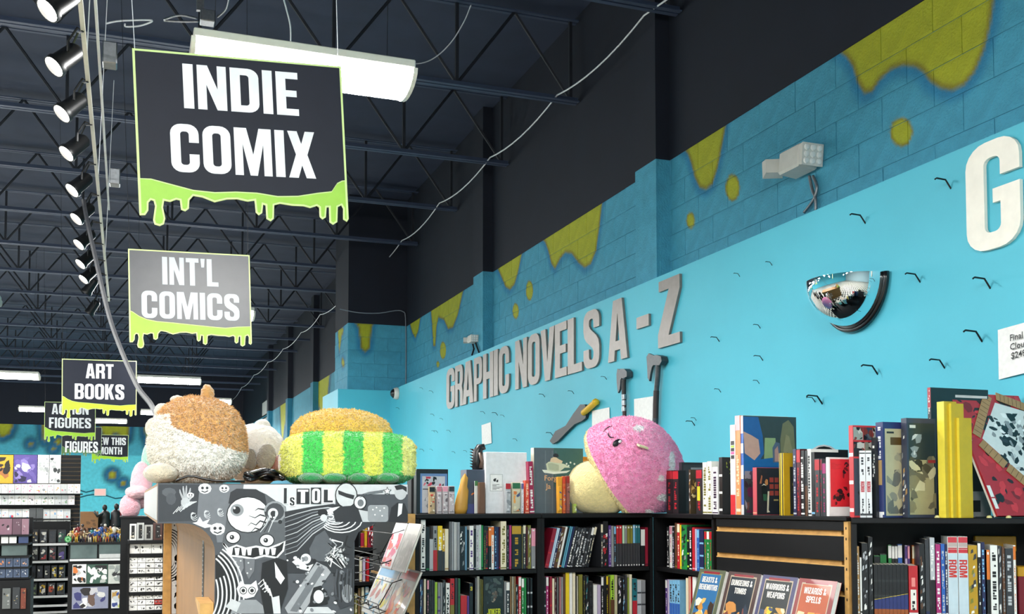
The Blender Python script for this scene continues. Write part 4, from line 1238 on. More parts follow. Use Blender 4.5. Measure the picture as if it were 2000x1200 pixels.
# face-out book with a dark cover in the second shelf
def face_book(px, yt, zb, where, plane_y, col, lab, art, d=.03, m='gloss', name='book', yoff=0.0):
    a, b = at(px[0], 1150, 1, plane_y), at(px[1], 1150, 1, plane_y)
    h = at((px[0] + px[1]) / 2, yt, 1, plane_y).z - zb
    t = thing(name, lab, 'book', (a.x, plane_y, zb + .0006))
    w = b.x - a.x
    MB().box((0, 0, 0), (w, .0015, h), C(col)).box((0, d - .0015, 0), (w, d, h), C(col)).box((0, .0015, 0), (.0015, d - .0015, h), C(col)).obj('cover', m, t)
    MB().box((.002, .0017, .002), (w - .002, d - .0017, h - .002), H('e9e2d0')).obj('pages', 'paper', t)
    pm = MB()
    art(pm, w, h)
    pm.obj('cover_print', m, t)['kind'] = 'stuff'
    return t
def blobs(m, pts, n, col, y, r, seed, w=1, h=1):
    """irregular printed shapes"""
    rr_ = random.Random(seed)
    for _ in range(n):
        cx, cz = rr_.uniform(pts[0], pts[2]), rr_.uniform(pts[1], pts[3])
        k, a0, st = rr_.randint(5, 8), rr_.uniform(0, 6.3), rr_.uniform(.35, 1.0)
        q = rr_.uniform(.4, 1) * r
        ca, sa = math.cos(a0), math.sin(a0)
        lp = []
        for i in range(k):
            t = 2 * PI * i / k
            d = q * rr_.uniform(.6, 1.2)
            u, v = d * math.cos(t), d * st * math.sin(t)
            lp.append((min(max(cx + u * ca - v * sa, pts[0]), pts[2]), min(max(cz + u * sa + v * ca, pts[1]), pts[3])))
        ar = sum(lp[i][0] * lp[(i + 1) % k][1] - lp[(i + 1) % k][0] * lp[i][1] for i in range(k))
        if abs(ar) > 1e-7:
            c = col if not isinstance(col, list) else rr_.choice(col)
            yy = y - rr_.uniform(0, .0004)
            cen = (sum(p[0] for p in lp) / k, sum(p[1] for p in lp) / k)
            m.add([(cen[0], yy, cen[1])] + [(p[0], yy, p[1]) for p in lp], [(0, i + 1, (i + 1) % k + 1) if ar > 0 else (0, (i + 1) % k + 1, i + 1) for i in range(k)], C(c))
def rect(m, x0, z0, x1, z1, col, y=-.0008):
    m.quad((x0, y, z0), (x1, y, z0), (x1, y, z1), (x0, y, z1), C(col))
def jart(m, w, h):
    blobs(m, (0.01, h * .45, w - .01, h * .97), 22, ['charcoal', '252b2c', '3a4444', '4a5450'], -.0006, .03, 5)
    blobs(m, (w * .4, h * .42, w * .68, h * .72), 7, ['8a7f70', '6e6258', '5a4a42'], -.0012, .016, 9)
    lettering(m, 'JOKER', h * .13, (w * .5, -.0026, h * .22), H('c9d22e'), .8)
    rect(m, 0, 0, w, h * .17, '9aa6a2')
face_book((944.5, 983.5), 1127, ZS1 - PIT, '', yin - .012, '1c2223', 'dark cover-out book with lime JOKER title on the second shelf', jart)
b3 = at(920.5, 1150, 1, yin).x
m3 = MB()
lettering(m3, '3', .022, (b3, yin - .001, ZS1 - PIT + .205), H('e2d33a'), 1.1)
m3o = m3.obj('title', 'gloss')
bk3 = min((o for o in bpy.data.objects if o.name.startswith('book') and o.type == 'EMPTY' and o.get('group', '').startswith('books on the second shelf, left')), key=lambda o: abs(o.location.x + .009 - b3))
m3o.parent = bk3
m3o.matrix_parent_inverse = Matrix.Translation(-Vector(bk3.location))

# right bookcase, books facing out of the angled front
p4i = P4 - n4 * .025
r4 = lambda x, y: at_pl(x, y, p4i, n4)
l4 = lambda p, z: (p.x, p.y, z + .0006)
row4 = '''1675 1680 1068 tan white t,1681 1684.5 1090 white black p,1685 1697 1062 black silver x,1698 1706.5 1050 black white x
1776 1794 1106 red white p,1797.5 1808 1063 black brown x,1809 1817 1054 charcoal navy p,1818.5 1828 1051 silver black h,1829.5 1839 1064 magenta white t,1840 1847.5 1063 blue silver t,1848 1852.5 1064 navy white t
1853 1872.5 1049 white red p,1873.5 1892.5 1049 white red p,1893.5 1911 1066 mustard olive x,1912 1918 1060 black white b,1919 1926 1060 navy sky t,1929 1935.5 1075 black orange e,1936.5 1951 1066 white black t,1952 1958.5 1067 charcoal silver x
1959.5 1965 1069 brown grey t,1966 1980.5 1072 charcoal silver t,1981.5 1986.5 1066 white orange b'''
shelf_row(row4, 'angled bookcase', r4, ZS4, l4, rz4, .19, 'books in the angled bookcase', lambda x: 1195)
for k in range(9):
    x0 = 1708 + k * 7.4
    p0, p1 = r4(x0, 1195), r4(x0 + 7.0, 1195)
    w, h = (p1 - p0).length, r4(x0, 1104).z - ZS4
    def sp_(sp, w, h, k=k):
        z = h * (.30 + .014 * k)
        sp.quad((0, -.0009, 0), (w, -.0009, 0), (w, -.0009, h * .12), (0, -.0009, h * .12), H('9a4f1e'))
        sp.quad((0, -.0009, h * .12), (w, -.0009, h * .12), (w, -.0009, z), (0, -.0009, z), H('26306a'))
        sp.quad((0, -.001, z), (w, -.001, z + h * .012), (w, -.001, z + h * .022), (0, -.001, z + h * .01), H('c8b04a'))
    book(w, h, .15, 'black', f'{nth(k + 1)} black volume of the matching set beside the red book', 'd', '2c2e30', l4(p0, ZS4), rz4, 0, 'matching black volumes in the angled bookcase', spine=sp_)
# short books stored behind the set
p4b = P4 - n4 * .19
r4b = lambda x, y: at_pl(x, y, p4b, n4)
back4 = [(1709, 1720, 1086, 'green', 'black'), (1721, 1733, 1083, 'charcoal', 'green'), (1737, 1743, 1065, 'green', 'white'), (1744, 1749, 1066, 'black', 'white'), (1750, 1755, 1066, 'black', 'white'), (1756, 1764, 1064, 'blue', 'white'), (1770, 1774, 1066, 'lilac', 'purple'), (1775, 1779, 1066, 'purple', 'pink'), (1784, 1789, 1066, 'orange', 'cream'), (1792, 1795, 1066, 'navy', 'orange')]
for k, (x0, x1, yt, c, a) in enumerate(back4):
    p0, p1 = r4b(x0, 1195), r4b(x1, 1195)
    book((p1 - p0).length, r4b(x0, yt).z - ZS4, .05, c, f'{c} book with {a} top band behind the black set, {nth(k + 1)} from the left', 'b', a, l4(p0, ZS4), rz4, 0, 'books behind the matching black set')
def addtext(bk, txt, h, col, cx, cz, w, sx=1.0, name='title', cw=True, y=-.0013):
    """word turned to read down the spine"""
    m = MB()
    lettering(m, txt, h, (0, y, -h / 2), H(col), sx)
    for i, p in enumerate(m.v):
        m.v[i] = ((cx + p[2], p[1], cz - p[0]) if cw else (cx - p[2], p[1], cz + p[0]))
    o = m.obj(name, 'gloss', bk)
    o['kind'] = 'stuff'
    return o
for o in [o for o in bpy.data.objects if o.get('group') == 'books in the angled bookcase']:
    l = o['label']
    if 'white book with plain spine' in l and ('12th' in l or '13th' in l):
        w = r4(1872.5, 1195) - r4(1853, 1195)
        w = w.length
        h = r4(1860, 1049).z - ZS4
        m = MB()
        for z0, z1, c in ((.925, .995, 'c93a46'), (.87, .925, 'b8a8a4'), (.845, .862, 'b42f3c'), (.795, .84, 'c5303c')):
            rect(m, .002, h * z0, w - .002, h * z1, c)
        rect(m, 0.0005, 0, w - .0005, h * .79, 'c3d3dc', -.0007)
        m.obj('spine_bands', 'gloss', o)['kind'] = 'stuff'
        addtext(o, 'ROM', w * .78, 'c8322c', w * .5, h * .60, w, 1.25)
        o['label'] = ('first' if '12th' in l else 'second') + ' of two pale blue ROM volumes with red lettering'
    if l.startswith('slim magenta book') :
        o['label'] = 'magenta book with large white spine lettering beside the silver volume'
    if ' red book with plain spine' in l:
        m = MB()
        w, h = (r4(1794, 1195) - r4(1776, 1195)).length, r4(1785, 1106).z - ZS4
        rect(m, w * .18, h * .12, w * .8, h * .52, 'e8e4da')
        marks(m, w * .98, h * .48, H('1d1d1f'), -.0011, 5, .3, .95, .3)
        rect(m, w * .3, h * .58, w * .7, h * .76, 'e88a84')
        m.obj('spine_label', 'gloss', o)['kind'] = 'stuff'
        o['label'] = 'thick bright red book with white label beside the black set'
# mustard box and dark red box at the frame edge
for lab, x0, x1, y0, y1, c, off, dp in (('mustard yellow box standing at the back of the angled bookcase', 1906, 1985, 1048, 1200, '9c7414', .225, .04), ('dark red box with mustard top at the frame edge', 1988, 2040, 1108, 1230, '7a1226', .08, .1)):
    q = P4 - n4 * off
    a, b = at_pl(x0, 1100, q, n4), at_pl(x1, 1100, q, n4)
    t = thing('storage_box', lab, 'box', (a.x, a.y, ZS4 + .001), rz4)
    wv = min((b - a).length, (E4 - n4 * off - a).dot(d4) - .03)
    hz = at_pl(x0, y0, q, n4).z - ZS4
    MB().box((0, 0, 0), (wv, dp, hz * .97), H(c), bev=.003).obj('box', 'gloss', t)
    MB().box((-.002, -.002, hz * .8), (wv + .002, dp + .002, hz), H('c8961c'), bev=.003).obj('lid', 'gloss', t)
# ================================================================== things standing on the bookcases
def plane_box(x0, x1, yt, Y, d, zb):
    a, b = at(x0, 1003, 1, Y), at(x1, 1003, 1, Y)
    return Vector((a.x, Y, zb + .0006)), b.x - a.x, at((x0 + x1) / 2, yt, 1, Y).z - zb, d
def simple(name, label, cat, x0, x1, yt, off, d, col, m='gloss', part='box', art=None, group=None, bev=.002, extra=None):
    Y = Y0 + off
    loc, w, h, d = plane_box(x0, x1, yt, Y, d, ZT1)
    t = thing(name, label, cat, loc, 0, group)
    MB().box((0, 0, 0), (w, d, h), C(col), bev=bev).obj(part, m, t)
    if art:
        am = MB()
        art(am, w, h)
        am.obj('print', m, t)['kind'] = 'stuff'
    if extra:
        extra(t, w, h, d)
    return t
def a_frame(m, w, h):
    rect(m, w * .12, h * .02, w * .97, h * .9, '5f7fae', -.0006)
    rect(m, w * .18, h * .02, w * .9, h * .84, 'b9bcc4', -.0009)
    blobs(m, (w * .22, h * .62, w * .86, h * .83), 14, ['15161a', 'c8425a', 'b83850', '15161a', 'd06a78'], -.0013, .02, 31)
    rect(m, w * .2, h * .54, w * .9, h * .56, '15161a', -.0013)
    blobs(m, (w * .2, h * .05, w * .5, h * .5), 8, ['8a93a2', 'c9ccd2', '8f959e'], -.0013, .02, 33)
simple('boxed_set', 'black slipcase with blue framed front and pink red lettering on the left bookcase', 'box', 813, 875, 917, .10, .06, '121418', art=a_frame)
simple('storage_box', 'plain black box at the left end of the bookcase top', 'box', 803, 812.5, 929, .2, .1, '14161a', 'paper')
def pack(label, x0, x1, yt, off, head, body, art_cols, seed, group='small blister packs on the bookcase top', dd=.022):
    def a(m, w, h):
        rect(m, w * .06, h * .82, w * .94, h * .98, head)
        blobs(m, (w * .1, h * .06, w * .9, h * .78), 10, art_cols, -.0012, w * .4, seed)
    def ex(t, w, h, d):
        MB().box((w * .1, -.007, h * .06), (w * .9, -.0004, h * .74), C(body), bev=.003).obj('blister', 'gloss', t)
    return simple('blister_pack', label, 'toy pack', x0, x1, yt, off, dd, body, art=lambda m, w, h: (rect(m, w * .06, h * .8, w * .94, h * .98, head), blobs(m, (w * .14, h * .08, w * .86, h * .72), 9, art_cols, -.0075, w * .4, seed)), group=group, extra=ex)
pack('small pack with a red and cream figure before the black slipcase', 838, 850, 951, .05, 'black', 'b9a07a', ['b8402a', 'e8ddc8', '402018', 'c03a2a'], 2)
for i, (x0, x1) in enumerate(((853, 863), (864, 875), (876, 888))):
    pack(f'pale pack with pink top, {nth(i + 1)} of three beside the gold figurine', x0, x1, 950, .05 + .004 * i, ['c77a8a', 'pink', 'charcoal'][i], 'c2b8bb', ['b9a8ac', '8f8389', 'e6e0e0', '6a5a60'], 40 + i)
def lump(name, label, cat, px, py0, py1, rx, Y, col, seed, zb=None, m='paint', tilt=0):
    a = at(px, py1, 1, Y)
    h = at(px, py0, 1, Y).z - (zb if zb is not None else a.z)
    k = (at(px + 10, py1, 1, Y).x - a.x) / 10
    t = thing(name, label, cat, (a.x, Y, (zb if zb is not None else a.z) + .0006))
    prof = [(0, 0), (.9, 0), (1, .12), (.95, .35), (.8, .55), (.62, .72), (.5, .85), (.3, .96), (0, 1)]
    g = MB().lathe([(r * rx * k, z * h) for r, z in prof], 22, C(col))
    g.v = [tuple(Vector(p) * (1 + .12 * noise.noise(Vector(p) * 45 + Vector((seed, 0, 0))))) for p in g.v]
    g.v = [(p[0] + tilt * p[2], p[1] * .7, max(p[2], 0)) for p in g.v]
    g.obj('body', m, t, smooth='all')
    return t
lump('figurine', 'golden brown lumpy figurine on the left bookcase top', 'figurine', 899, 927, 1001, 13, Y0 + .08, 'c2903a', 3, ZT1, tilt=.12)
def a_blue(m, w, h):
    m.add([(w * (.40 + .17 * math.cos(a)), -.0006, h * (.42 + .06 * math.sin(a))) for a in (0, .8, 1.6, 2.4, 3.2)] + [(w * (.40 + .1 * math.cos(a)), -.0006, h * (.42 + .03 * math.sin(a))) for a in (3.2, 2.4, 1.6, .8, 0)], [tuple(range(10))], C('dd7a3a'))
    rect(m, 0, 0, w, h * .22, '4a4f86', -.0004)
simple('storage_box', 'dark slate blue box with an orange swirl under the black creature bust', 'box', 911, 949, 918, .12, .12, '474c5c', art=a_blue)
simple('price_card', 'narrow white card with green top leaning on the slate box', 'card', 927, 933, 940, .09, .01, 'd9dcd8', art=lambda m, w, h: rect(m, 0, h * .85, w, h, '4c7d4a'))
simple('storage_box', 'small brown box beside the tall white box', 'box', 936, 947.5, 943, .06, .06, '6e4a34')
# black creature bust
Yb_ = Y0 + .17
zb_ = at(930, 918, 1, Y0 + .12).z
k_ = at(10, 900, 1, Yb_).x - at(0, 900, 1, Yb_).x
k_ /= 10
bu = thing('creature_bust', 'black ridged creature bust standing on the slate blue box', 'figurine', (at(932, 918, 1, Yb_).x, Yb_, zb_ + .0006))
g = MB().tube([(0, 0, 0), (-.004, 0, .05), (.0, 0, .1), (.018, 0, .135), (.034, -.005, .14), (.042, -.012, .12)], [.03, .026, .03, .024, .016, .008], C('1a1719'), n=12)
g.obj('head', 'gloss', bu, smooth='all')
for i in range(7):
    z = .015 + i * .017
    MB().tube([(-.024, 0, z), (-.046, 0, z + .006)], [.006, .001], C('221d1f'), n=6).obj('spine', 'gloss', bu)
MB().tube([(.005, -.02, .1), (.02, -.03, .05), (.012, -.028, .01)], [.012, .01, .012], C('5a4438'), n=8).obj('jaw', 'gloss', bu, smooth='all')
def a_white(m, w, h):
    rect(m, w * .10, h * .36, w * .41, h * .64, 'b9bcbc', -.0004)
    rect(m, w * .115, h * .37, w * .395, h * .63, 'f0f0ee', -.0007)
    blobs(m, (w * .18, h * .5, w * .3, h * .57), 3, '1a1a1a', -.0011, .014, 3)
    for i in range(5):
        rect(m, w * .16, h * (.385 + .02 * i), w * (.26 + .07 * ((i * 7) % 3)), h * (.393 + .02 * i), '4a4a4a', -.0011)
simple('white_box', 'tall plain white box with small printed label on the left bookcase top', 'box', 948.5, 1029, 884, .10, .13, 'e6e7ea', 'paper', art=a_white)
pack('clear pack with red header leaning on the white box', 987, 998, 944, .05, 'red', 'aeb0b4', ['d8dadc', '8a8d92', 'c0c2c6'], 51)
pack('pack with green header and orange figures on the white box', 1000, 1017, 943, .05, '2f6a44', 'c9c2a8', ['d87a3a', '46527a', 'e0d7b0', '3a3a3a', 'e8a04a'], 52)
pack('thin white pack with purple top and bottom', 1018, 1023, 944, .05, '6a5f94', 'd9d9de', ['6a78b0', 'ffffff', 'c9c9d2'], 53)
for lab, x0, x1, yt, c, a in (('orange red book with pale spots beside the magenta book', 1024, 1031.5, 939, 'dd4f34', 'f0c8a8'), ('tall magenta book with white title marks beside the big grey book', 1033, 1042, 902, 'a01f4a', 'white')):
    loc, w, h, d = plane_box(x0, x1, yt, Y0 + .06, .17, ZT1)
    book(w, h, .17, c, lab, 't', a, loc + Vector((.006, 0, 0)), 0, -.035 if yt < 910 else .0)
# big grey face-out book with a bathtub on the cover
def a_tub(m, w, h):
    rect(m, w * .40, h * .4, w, h, '3f6259', -.0004)
    for i in range(5):
        rect(m, w * (.15 + i * .07), 0, w * (.17 + i * .07), h * .96, '6d757a' if i % 2 else '5c646a', -.0004 - .0001 * i)
    T = lambda pts, c, y: m.add([(w * u, y, h * v) for u, v in pts], [tuple(range(len(pts)))], C(c))
    T([(.24, .755), (.26, .66), (.38, .635), (.52, .64), (.62, .70), (.74, .70), (.62, .755), (.5, .775), (.3, .79)], 'cfd3b4', -.0014)
    T([(.27, .76), (.3, .67), (.42, .65), (.5, .655), (.5, .74), (.36, .77)], 'b3b99a', -.0018)
    T([(.16, .665), (.2, .62), (.4, .60), (.66, .62), (.74, .66), (.5, .64), (.3, .66)], 'e9ead8', -.0012)
    T([(.32, .79), (.34, .84), (.42, .87), (.5, .83), (.58, .80), (.56, .765), (.42, .775)], 'e3c9a2', -.0022)
    T([(.40, .86), (.38, .89), (.42, .92), (.48, .91), (.5, .87), (.46, .855)], '2a2322', -.0026)
    for u, v in ((.66, .76), (.74, .78), (.70, .73), (.82, .76)):
        T([(u + .02 * math.cos(a), v + .016 * math.sin(a)) for a in (0, 1.05, 2.1, 3.14, 4.2, 5.24)], 'dfe4d4', -.0016)
    for txt, u, v, sz in (('Forgotten', .2, .5, .044), ('Fantasy', .24, .375, .044), ('sundry stories', 9, .2, .02)):
        if u > 1:
            continue
        vs, fs = script_text(txt[:5 if txt[0:3] == 'For' else 2].replace('Forgo', 'Forg').replace('Fa', 'Ja'), sz)
        m.add([(a + w * u, -.003, b + h * v) for a, _, b in vs], fs, C('e6b27e'))
gb = None
loc, w, h, d = plane_box(1043, 1139, 876, Y0 + .09, .05, ZT1)
gb = thing('book', 'big grey cover-out hardback with a bathtub picture and orange script title', 'book', loc)
MB().box((0, 0, 0), (w, .003, h), H('5b6368'), bev=.001).box((0, .047, 0), (w, .05, h), H('5b6368')).obj('cover', 'gloss', gb)
MB().box((-.001, .0005, 0), (.004, .0495, h), H('bdb6a2')).obj('spine', 'gloss', gb)
MB().box((.005, .0032, .003), (w - .003, .0468, h - .003), H('e9e2d0')).obj('pages', 'paper', gb)
am = MB(); a_tub(am, w, h); am.obj('cover_print', 'gloss', gb)['kind'] = 'stuff'
for i, (x0, x1, yt, hd, bd, cs) in enumerate(((1089, 1098, 932, 'e8a02a', 'e0a030', ['e8a02a', '2f4f9a', 'f0d060', 'e0e0e0']), (1099, 1105, 931, 'd8401f', 'd86a3a', ['d8401f', '3a5aa8', 'e8c8a0']), (1106, 1113, 930, 'a02a20', '9a5a50', ['a83a2a', '5a3a34', 'c89a8a']), (1120, 1126, 985, 'a8c84a', 'b8c46a', ['a8c84a', 'f0f0e0', '5a8a3a']))):
    pack(['yellow orange pack with blue figures', 'narrow red orange pack', 'narrow dark red pack', 'low lime green pack'][i] + ' before the big grey hardback', x0, x1, yt, .03 + .003 * i, hd, bd, cs, 60 + i)
simple('book', 'orange cover-out book half hidden behind the pink mushroom plush', 'book', 1134, 1166, 893, .16, .03, 'c98a2e')

# --- along the wall: spines to the aisle, covers to the viewer
def wline(x):
    """front line of the counter along the wall at photo column x"""
    return (Vector((XC0, 0, 0)), Vector((-1, 0, 0)), -PI / 2) if x < 1392 else ((PS, Vector((dS.y, -dS.x, 0)), rzS) if x < 1655 else (P4, n4, rz4))
def top_book(x0, x1, yt, col, label, style='t', acc='white', d=.17, off=.03, lean=0.0, cover=None, hard=True, group=None, spine=None, rz=None, zb=None, cat='book', name='book', pages='e9e2d0'):
    p, n, r = wline(x0)
    q = p - n * off
    a = at_pl(x0, 1005, q, n)
    r2 = -PI / 2 if rz is None else rz
    dirx = Vector((math.cos(r2), math.sin(r2), 0))
    ZB_ = (ZT4 if x0 >= 1655 else ZT1) if zb is None else zb
    lo, hi = 0.0, .4
    for _ in range(40):
        m_ = (lo + hi) / 2
        qq = a + dirx * m_
        if proj((qq.x, qq.y, ZB_ + .1))[0] < x1:
            lo = m_
        else:
            hi = m_
    w = max(.004, lo)
    h = at_pl(x0, yt, q, n).z - ZB_
    return book(w, h, d, col, label, style, acc, (a.x, a.y, ZB_ + .0006), r2, lean, group, pages, None, 'gloss', cover, name, cat, hard, spine)
for i, (x0, x1) in enumerate(((1302, 1313), (1314, 1325))):
    top_book(x0, x1, 920, '1c1a1c', f'black toy pack with red header right of the pink plush, {["first", "second"][i]} of two', 'b', 'red', .05, .02, name='blister_pack', cat='toy pack', hard=False, pages='1c1a1c')
top_book(1327, 1332, 904, '2b2c30', 'large charcoal book standing behind the gold figure pack', 'p', 'grey', .2, .05, cover=lambda m, d, h: (rect(m, d * .05, h * .05, d * .95, h * .95, '3a3b3f'), rect(m, d * .3, h * .86, d * .8, h * .9, '8a8c90', -.0012)))
def gold(m, d, h):
    blobs(m, (.003, h * .3, d - .003, h * .98), 10, ['d8b060', 'e6cf98', '7a5a28', 'b88a3a'], -.001, .02, 71)
top_book(1346, 1349, 918, '4a3a24', 'pack with a golden figure left of the white books', 'x', 'tan', .05, .025, cover=gold, name='blister_pack', cat='toy pack', hard=False)
top_book(1360, 1371, 918, '26262a', 'black pack with red header and yellow label beside the white books', 'b', 'red', .04, .02, name='blister_pack', cat='toy pack', hard=False, spine=lambda s, w, h: s.quad((w * .2, -.001, h * .3), (w * .7, -.001, h * .3), (w * .7, -.001, h * .62), (w * .2, -.001, h * .62), H('d8d02e')))
top_book(1373, 1381, 904, 'e9e7de', 'first white volume with olive title marks on the counter', 't', 'olive', .17, .025)
top_book(1382, 1390, 902, 'ecebe4', 'second white volume with olive title marks, left of the purple lettered one', 't', 'olive', .17, .025)
top_book(1391.5, 1402, 913, 'eceae8', 'white volume with dark purple title marks on the counter', 't', '3a2a44', .17, .025, lean=0.0)
top_book(1405, 1411, 894, '17181a', 'black book with white spine panels and lime marks on its cover', 'd', 'white', .1, .03, cover=lambda m, d, h: blobs(m, (d * .25, h * .66, d * .75, h * .95), 9, ['9a9a3a', '7a8a34'], -.001, .012, 72))
def sp_w(s, w, h):
    for z0, z1, c in ((0, .22, 'd8323a'), (.62, .66, '1d1d1d'), (.67, .70, 'd85a9a'), (.705, .74, '1d1d1d'), (.745, .77, 'a8c83a'), (.775, .82, '1d1d1d')):
        s.quad((w * .15 if z0 else 0, -.001, z0 * h), (w * .85 if z0 else w, -.001, z0 * h), (w * .85 if z0 else w, -.001, z1 * h), (w * .15 if z0 else 0, -.001, z1 * h), H(c))
top_book(1427.5, 1436.5, 831, 'eae8e6', 'tall white book with red foot and coloured marks beside the orange spine', 'p', 'red', .26, .03, spine=sp_w)
def sp_o(s, w, h):
    s.quad((0, -.001, h * .85), (w, -.001, h * .85), (w, -.001, h), (0, -.001, h), H('e8b4b8'))
    marks(s, w, h, H('f2d8b0'), -.0012, 8, .2, .6)
top_book(1437.5, 1446.5, 813, 'e2935a', 'tall orange spined book with pink top band', 'p', 'cream', .30, .03, spine=sp_o)
def sp_b(s, w, h):
    for z0, z1, c in ((.82, 1, 'e8c8cc'), (.62, .72, 'e8e8e8'), (.36, .5, 'e8e8e8'), (.0, .1, 'dadada')):
        s.quad((0, -.001, z0 * h), (w, -.001, z0 * h), (w, -.001, z1 * h), (0, -.001, z1 * h), H(c))
def big_art(m, d, h):
    rect(m, 0, 0, d, h, '36474a', -.0005)
    T = lambda pts, c, y=-.001: m.add([(d * u, y, h * v) for u, v in pts], [tuple(range(len(pts)))], C(c))
    T([(0, .56), (.0, .99), (.28, .99), (.36, .8), (.38, .62), (.3, .55)], '2a62a0')
    T([(.02, .62), (.0, .84), (.16, .8), (.28, .76), (.31, .62), (.2, .55)], 'c2a093', -.0013)
    T([(.38, .54), (.4, .78), (.6, .78), (.62, .54)], '8ca878')
    T([(.55, .53), (.54, .68), (.6, .74), (.68, .73), (.69, .53)], '54667e', -.0014)
    T([(.58, .54), (.58, .66), (.64, .7), (.67, .54)], 'b38f86', -.0018)
    T([(.70, .52), (.69, .76), (.74, .93), (.85, .97), (.95, .9), (.97, .68), (.9, .52)], '75785a')
    T([(.76, .52), (.75, .66), (.8, .82), (.86, .8), (.92, .66), (.88, .52)], '8d8b68', -.0014)
    T([(.78, .615), (.82, .635), (.88, .615), (.84, .6)], '3c4438', -.0018)
    T([(.0, .40), (.0, .56), (.2, .62), (.3, .56), (.56, .58), (.7, .5), (.7, .40)], '1f67a6', -.0012)
    rect(m, d * .16, h * .40, d * .7, h * .49, '1b5a96', -.0015)
    lettering(m, 'KIRBY', h * .048, (d * .62, -.002, h * .425), H('d8cf3e'), 1.0)
    lettering(m, 'RETURN!', h * .055, (d * .46, -.002, h * .345), H('e4e4e2'), 1.0)
    blobs(m, (0.005, h * .02, d * .3, h * .44), 22, ['4a4a5c', '6a5048', '2a2c34', '8a8f98', '39604a', '5a2a4a'], -.0013, .04, 74)
top_book(1447.5, 1453, 813, '3e6cc0', 'oversized cover-out book with blue and olive comic faces, tallest on the slatwall', 'p', 'white', .33, .03, spine=sp_b, cover=big_art)
def dark_art(m, d, h):
    rect(m, .002, .002, d - .002, h - .002, '26232c', -.0006)
    for i, (z, n_) in enumerate(((.74, 2), (.60, 2), (.46, 2))):
        for k in range(n_):
            rect(m, d * (.55 + .22 * k), h * (z - .05), d * (.72 + .22 * k), h * (z + .05), '9c3f36', -.0009)
    T = lambda pts, c, y=-.001: m.add([(d * u, y, h * v) for u, v in pts], [tuple(range(len(pts)))], C(c))
    T([(.12, .66), (.2, .84), (.25, .82), (.2, .66)], 'a4654a')
    T([(.34, .7), (.4, .76), (.48, .74), (.48, .64), (.38, .62)], 'b57a4a')
    T([(.2, .62), (.3, .66), (.42, .62), (.46, .4), (.3, .3), (.22, .42)], '16181a', -.0013)
    T([(.2, .61), (.3, .66), (.42, .61), (.3, .635)], 'd8d8cc', -.0016)
    T([(.28, .3), (.26, .44), (.42, .44), (.44, .3)], '2f5a44', -.0016)
    T([(.42, .08), (.46, .5), (.53, .5), (.49, .1), (.55, .06), (.42, .05)], 'd6d0bc', -.0019)
    rect(m, d * .72, h * .3, d * .92, h * .33, 'b8a468', -.0012)
top_book(1471, 1478, 914, 'c8505a', 'dark cover-out book with a crouching comic fighter and red block letters', 'p', 'peach', .15, .012, cover=dark_art, rz=rzS - .02)
top_book(1523, 1531, 886, 'e2c024', 'yellow and black book with mustard edge right of the comic fighter book', 's', 'black', .12, .02, cover=lambda m, d, h: (rect(m, 0, 0, d, h, 'c49a1c'), rect(m, d * .3, h * .02, d * .98, h * .78, '33342c', -.001), blobs(m, (d * .4, h * .1, d * .95, h * .7), 7, ['8a8748', '5a5a44'], -.0014, .012, 76)))
for i, (x0, x1, yt, c, a, s, lb) in enumerate(((1550, 1555.5, 878, 'navy', 'silver', 't', 'navy'), (1556, 1563.5, 878, 'maroon', 'red', 'b', 'dark red'), (1564, 1571.5, 881, 'black', 'white', 't', 'black'), (1572, 1577.5, 881, 'charcoal', 'brown', 'h', 'charcoal brown'), (1578, 1584.5, 878, 'white', 'charcoal', 't', 'white'), (1585, 1591.5, 884, 'black', 'sky', 'p', 'plain black'))):
    top_book(x0, x1, yt, c, f'{lb} spined book in the run left of the red cover card, {nth(i + 1)}', s, a, .16, .03, hard=False)
def oval(m, d, h):
    for r_, c, y in ((.42, 'c9ccd0', -.0008), (.37, '14161a', -.0012), (.2, '8a9a98', -.0016)):
        m.add([(d * .35 + d * r_ * math.cos(a * PI / 8), y, h * .86 + d * r_ * .75 * math.sin(a * PI / 8)) for a in range(16)], [tuple(range(16))], C(c))
top_book(1583, 1585, 878, '1a1c1e', 'black book with a pale oval emblem behind the small packs', 'p', 'grey', .22, .09, cover=oval)
for i, (x0, x1, hd) in enumerate(((1592.5, 1601, 'red'), (1602, 1606, 'crimson'), (1607, 1613, 'magenta'), (1614, 1618.5, 'silver'))):
    top_book(x0, x1, 897 if i < 2 else 905, '3a3c40', f'dark toy pack with {["red and white", "crimson", "magenta", "silver"][i]} header left of the red cover card', 'b', hd, .03, .02, name='blister_pack', cat='toy pack', hard=False)
# red card box with black line art
p, n, r = wline(1640)
q = p + dS * 0 - n * .0
a = at_pl(1620, 1005, PS - n * .012, n)
Yr = a.y
b = at(1667, 1005, 1, Yr)
hR = at(1640, 894, 1, Yr).z - ZT1
rb = thing('boxed_set', 'bright red boxed set with black line drawing and white foot at the slatwall end', 'box', (a.x, Yr - .0, ZT1 + .0006), .06)
wR = b.x - a.x
MB().box((0, 0, 0), (wR, .02, hR), H('efece8'), bev=.001).obj('box', 'gloss', rb)
am = MB()
rect(am, wR * .06, hR * .16, wR * .99, hR * .97, 'dc2430', -.0005)
for i in range(5):
    rect(am, wR * .1, hR * (.90 - .022 * i), wR * (.3 + .12 * ((i * 5) % 3)), hR * (.897 - .022 * i), '8a1018', -.0009)
blobs(am, (wR * .1, hR * .18, wR * .96, hR * .5), 12, ['5a0f14', '2a0c0e', 'a81a22'], -.001, .022, 81)
blobs(am, (wR * .6, hR * .6, wR * .96, hR * .9), 4, ['2a0c0e', '7a141a'], -.001, .016, 82)
blobs(am, (wR * .62, hR * .78, wR * .82, hR * .92), 3, ['1a0c0c'], -.0014, .014, 83)
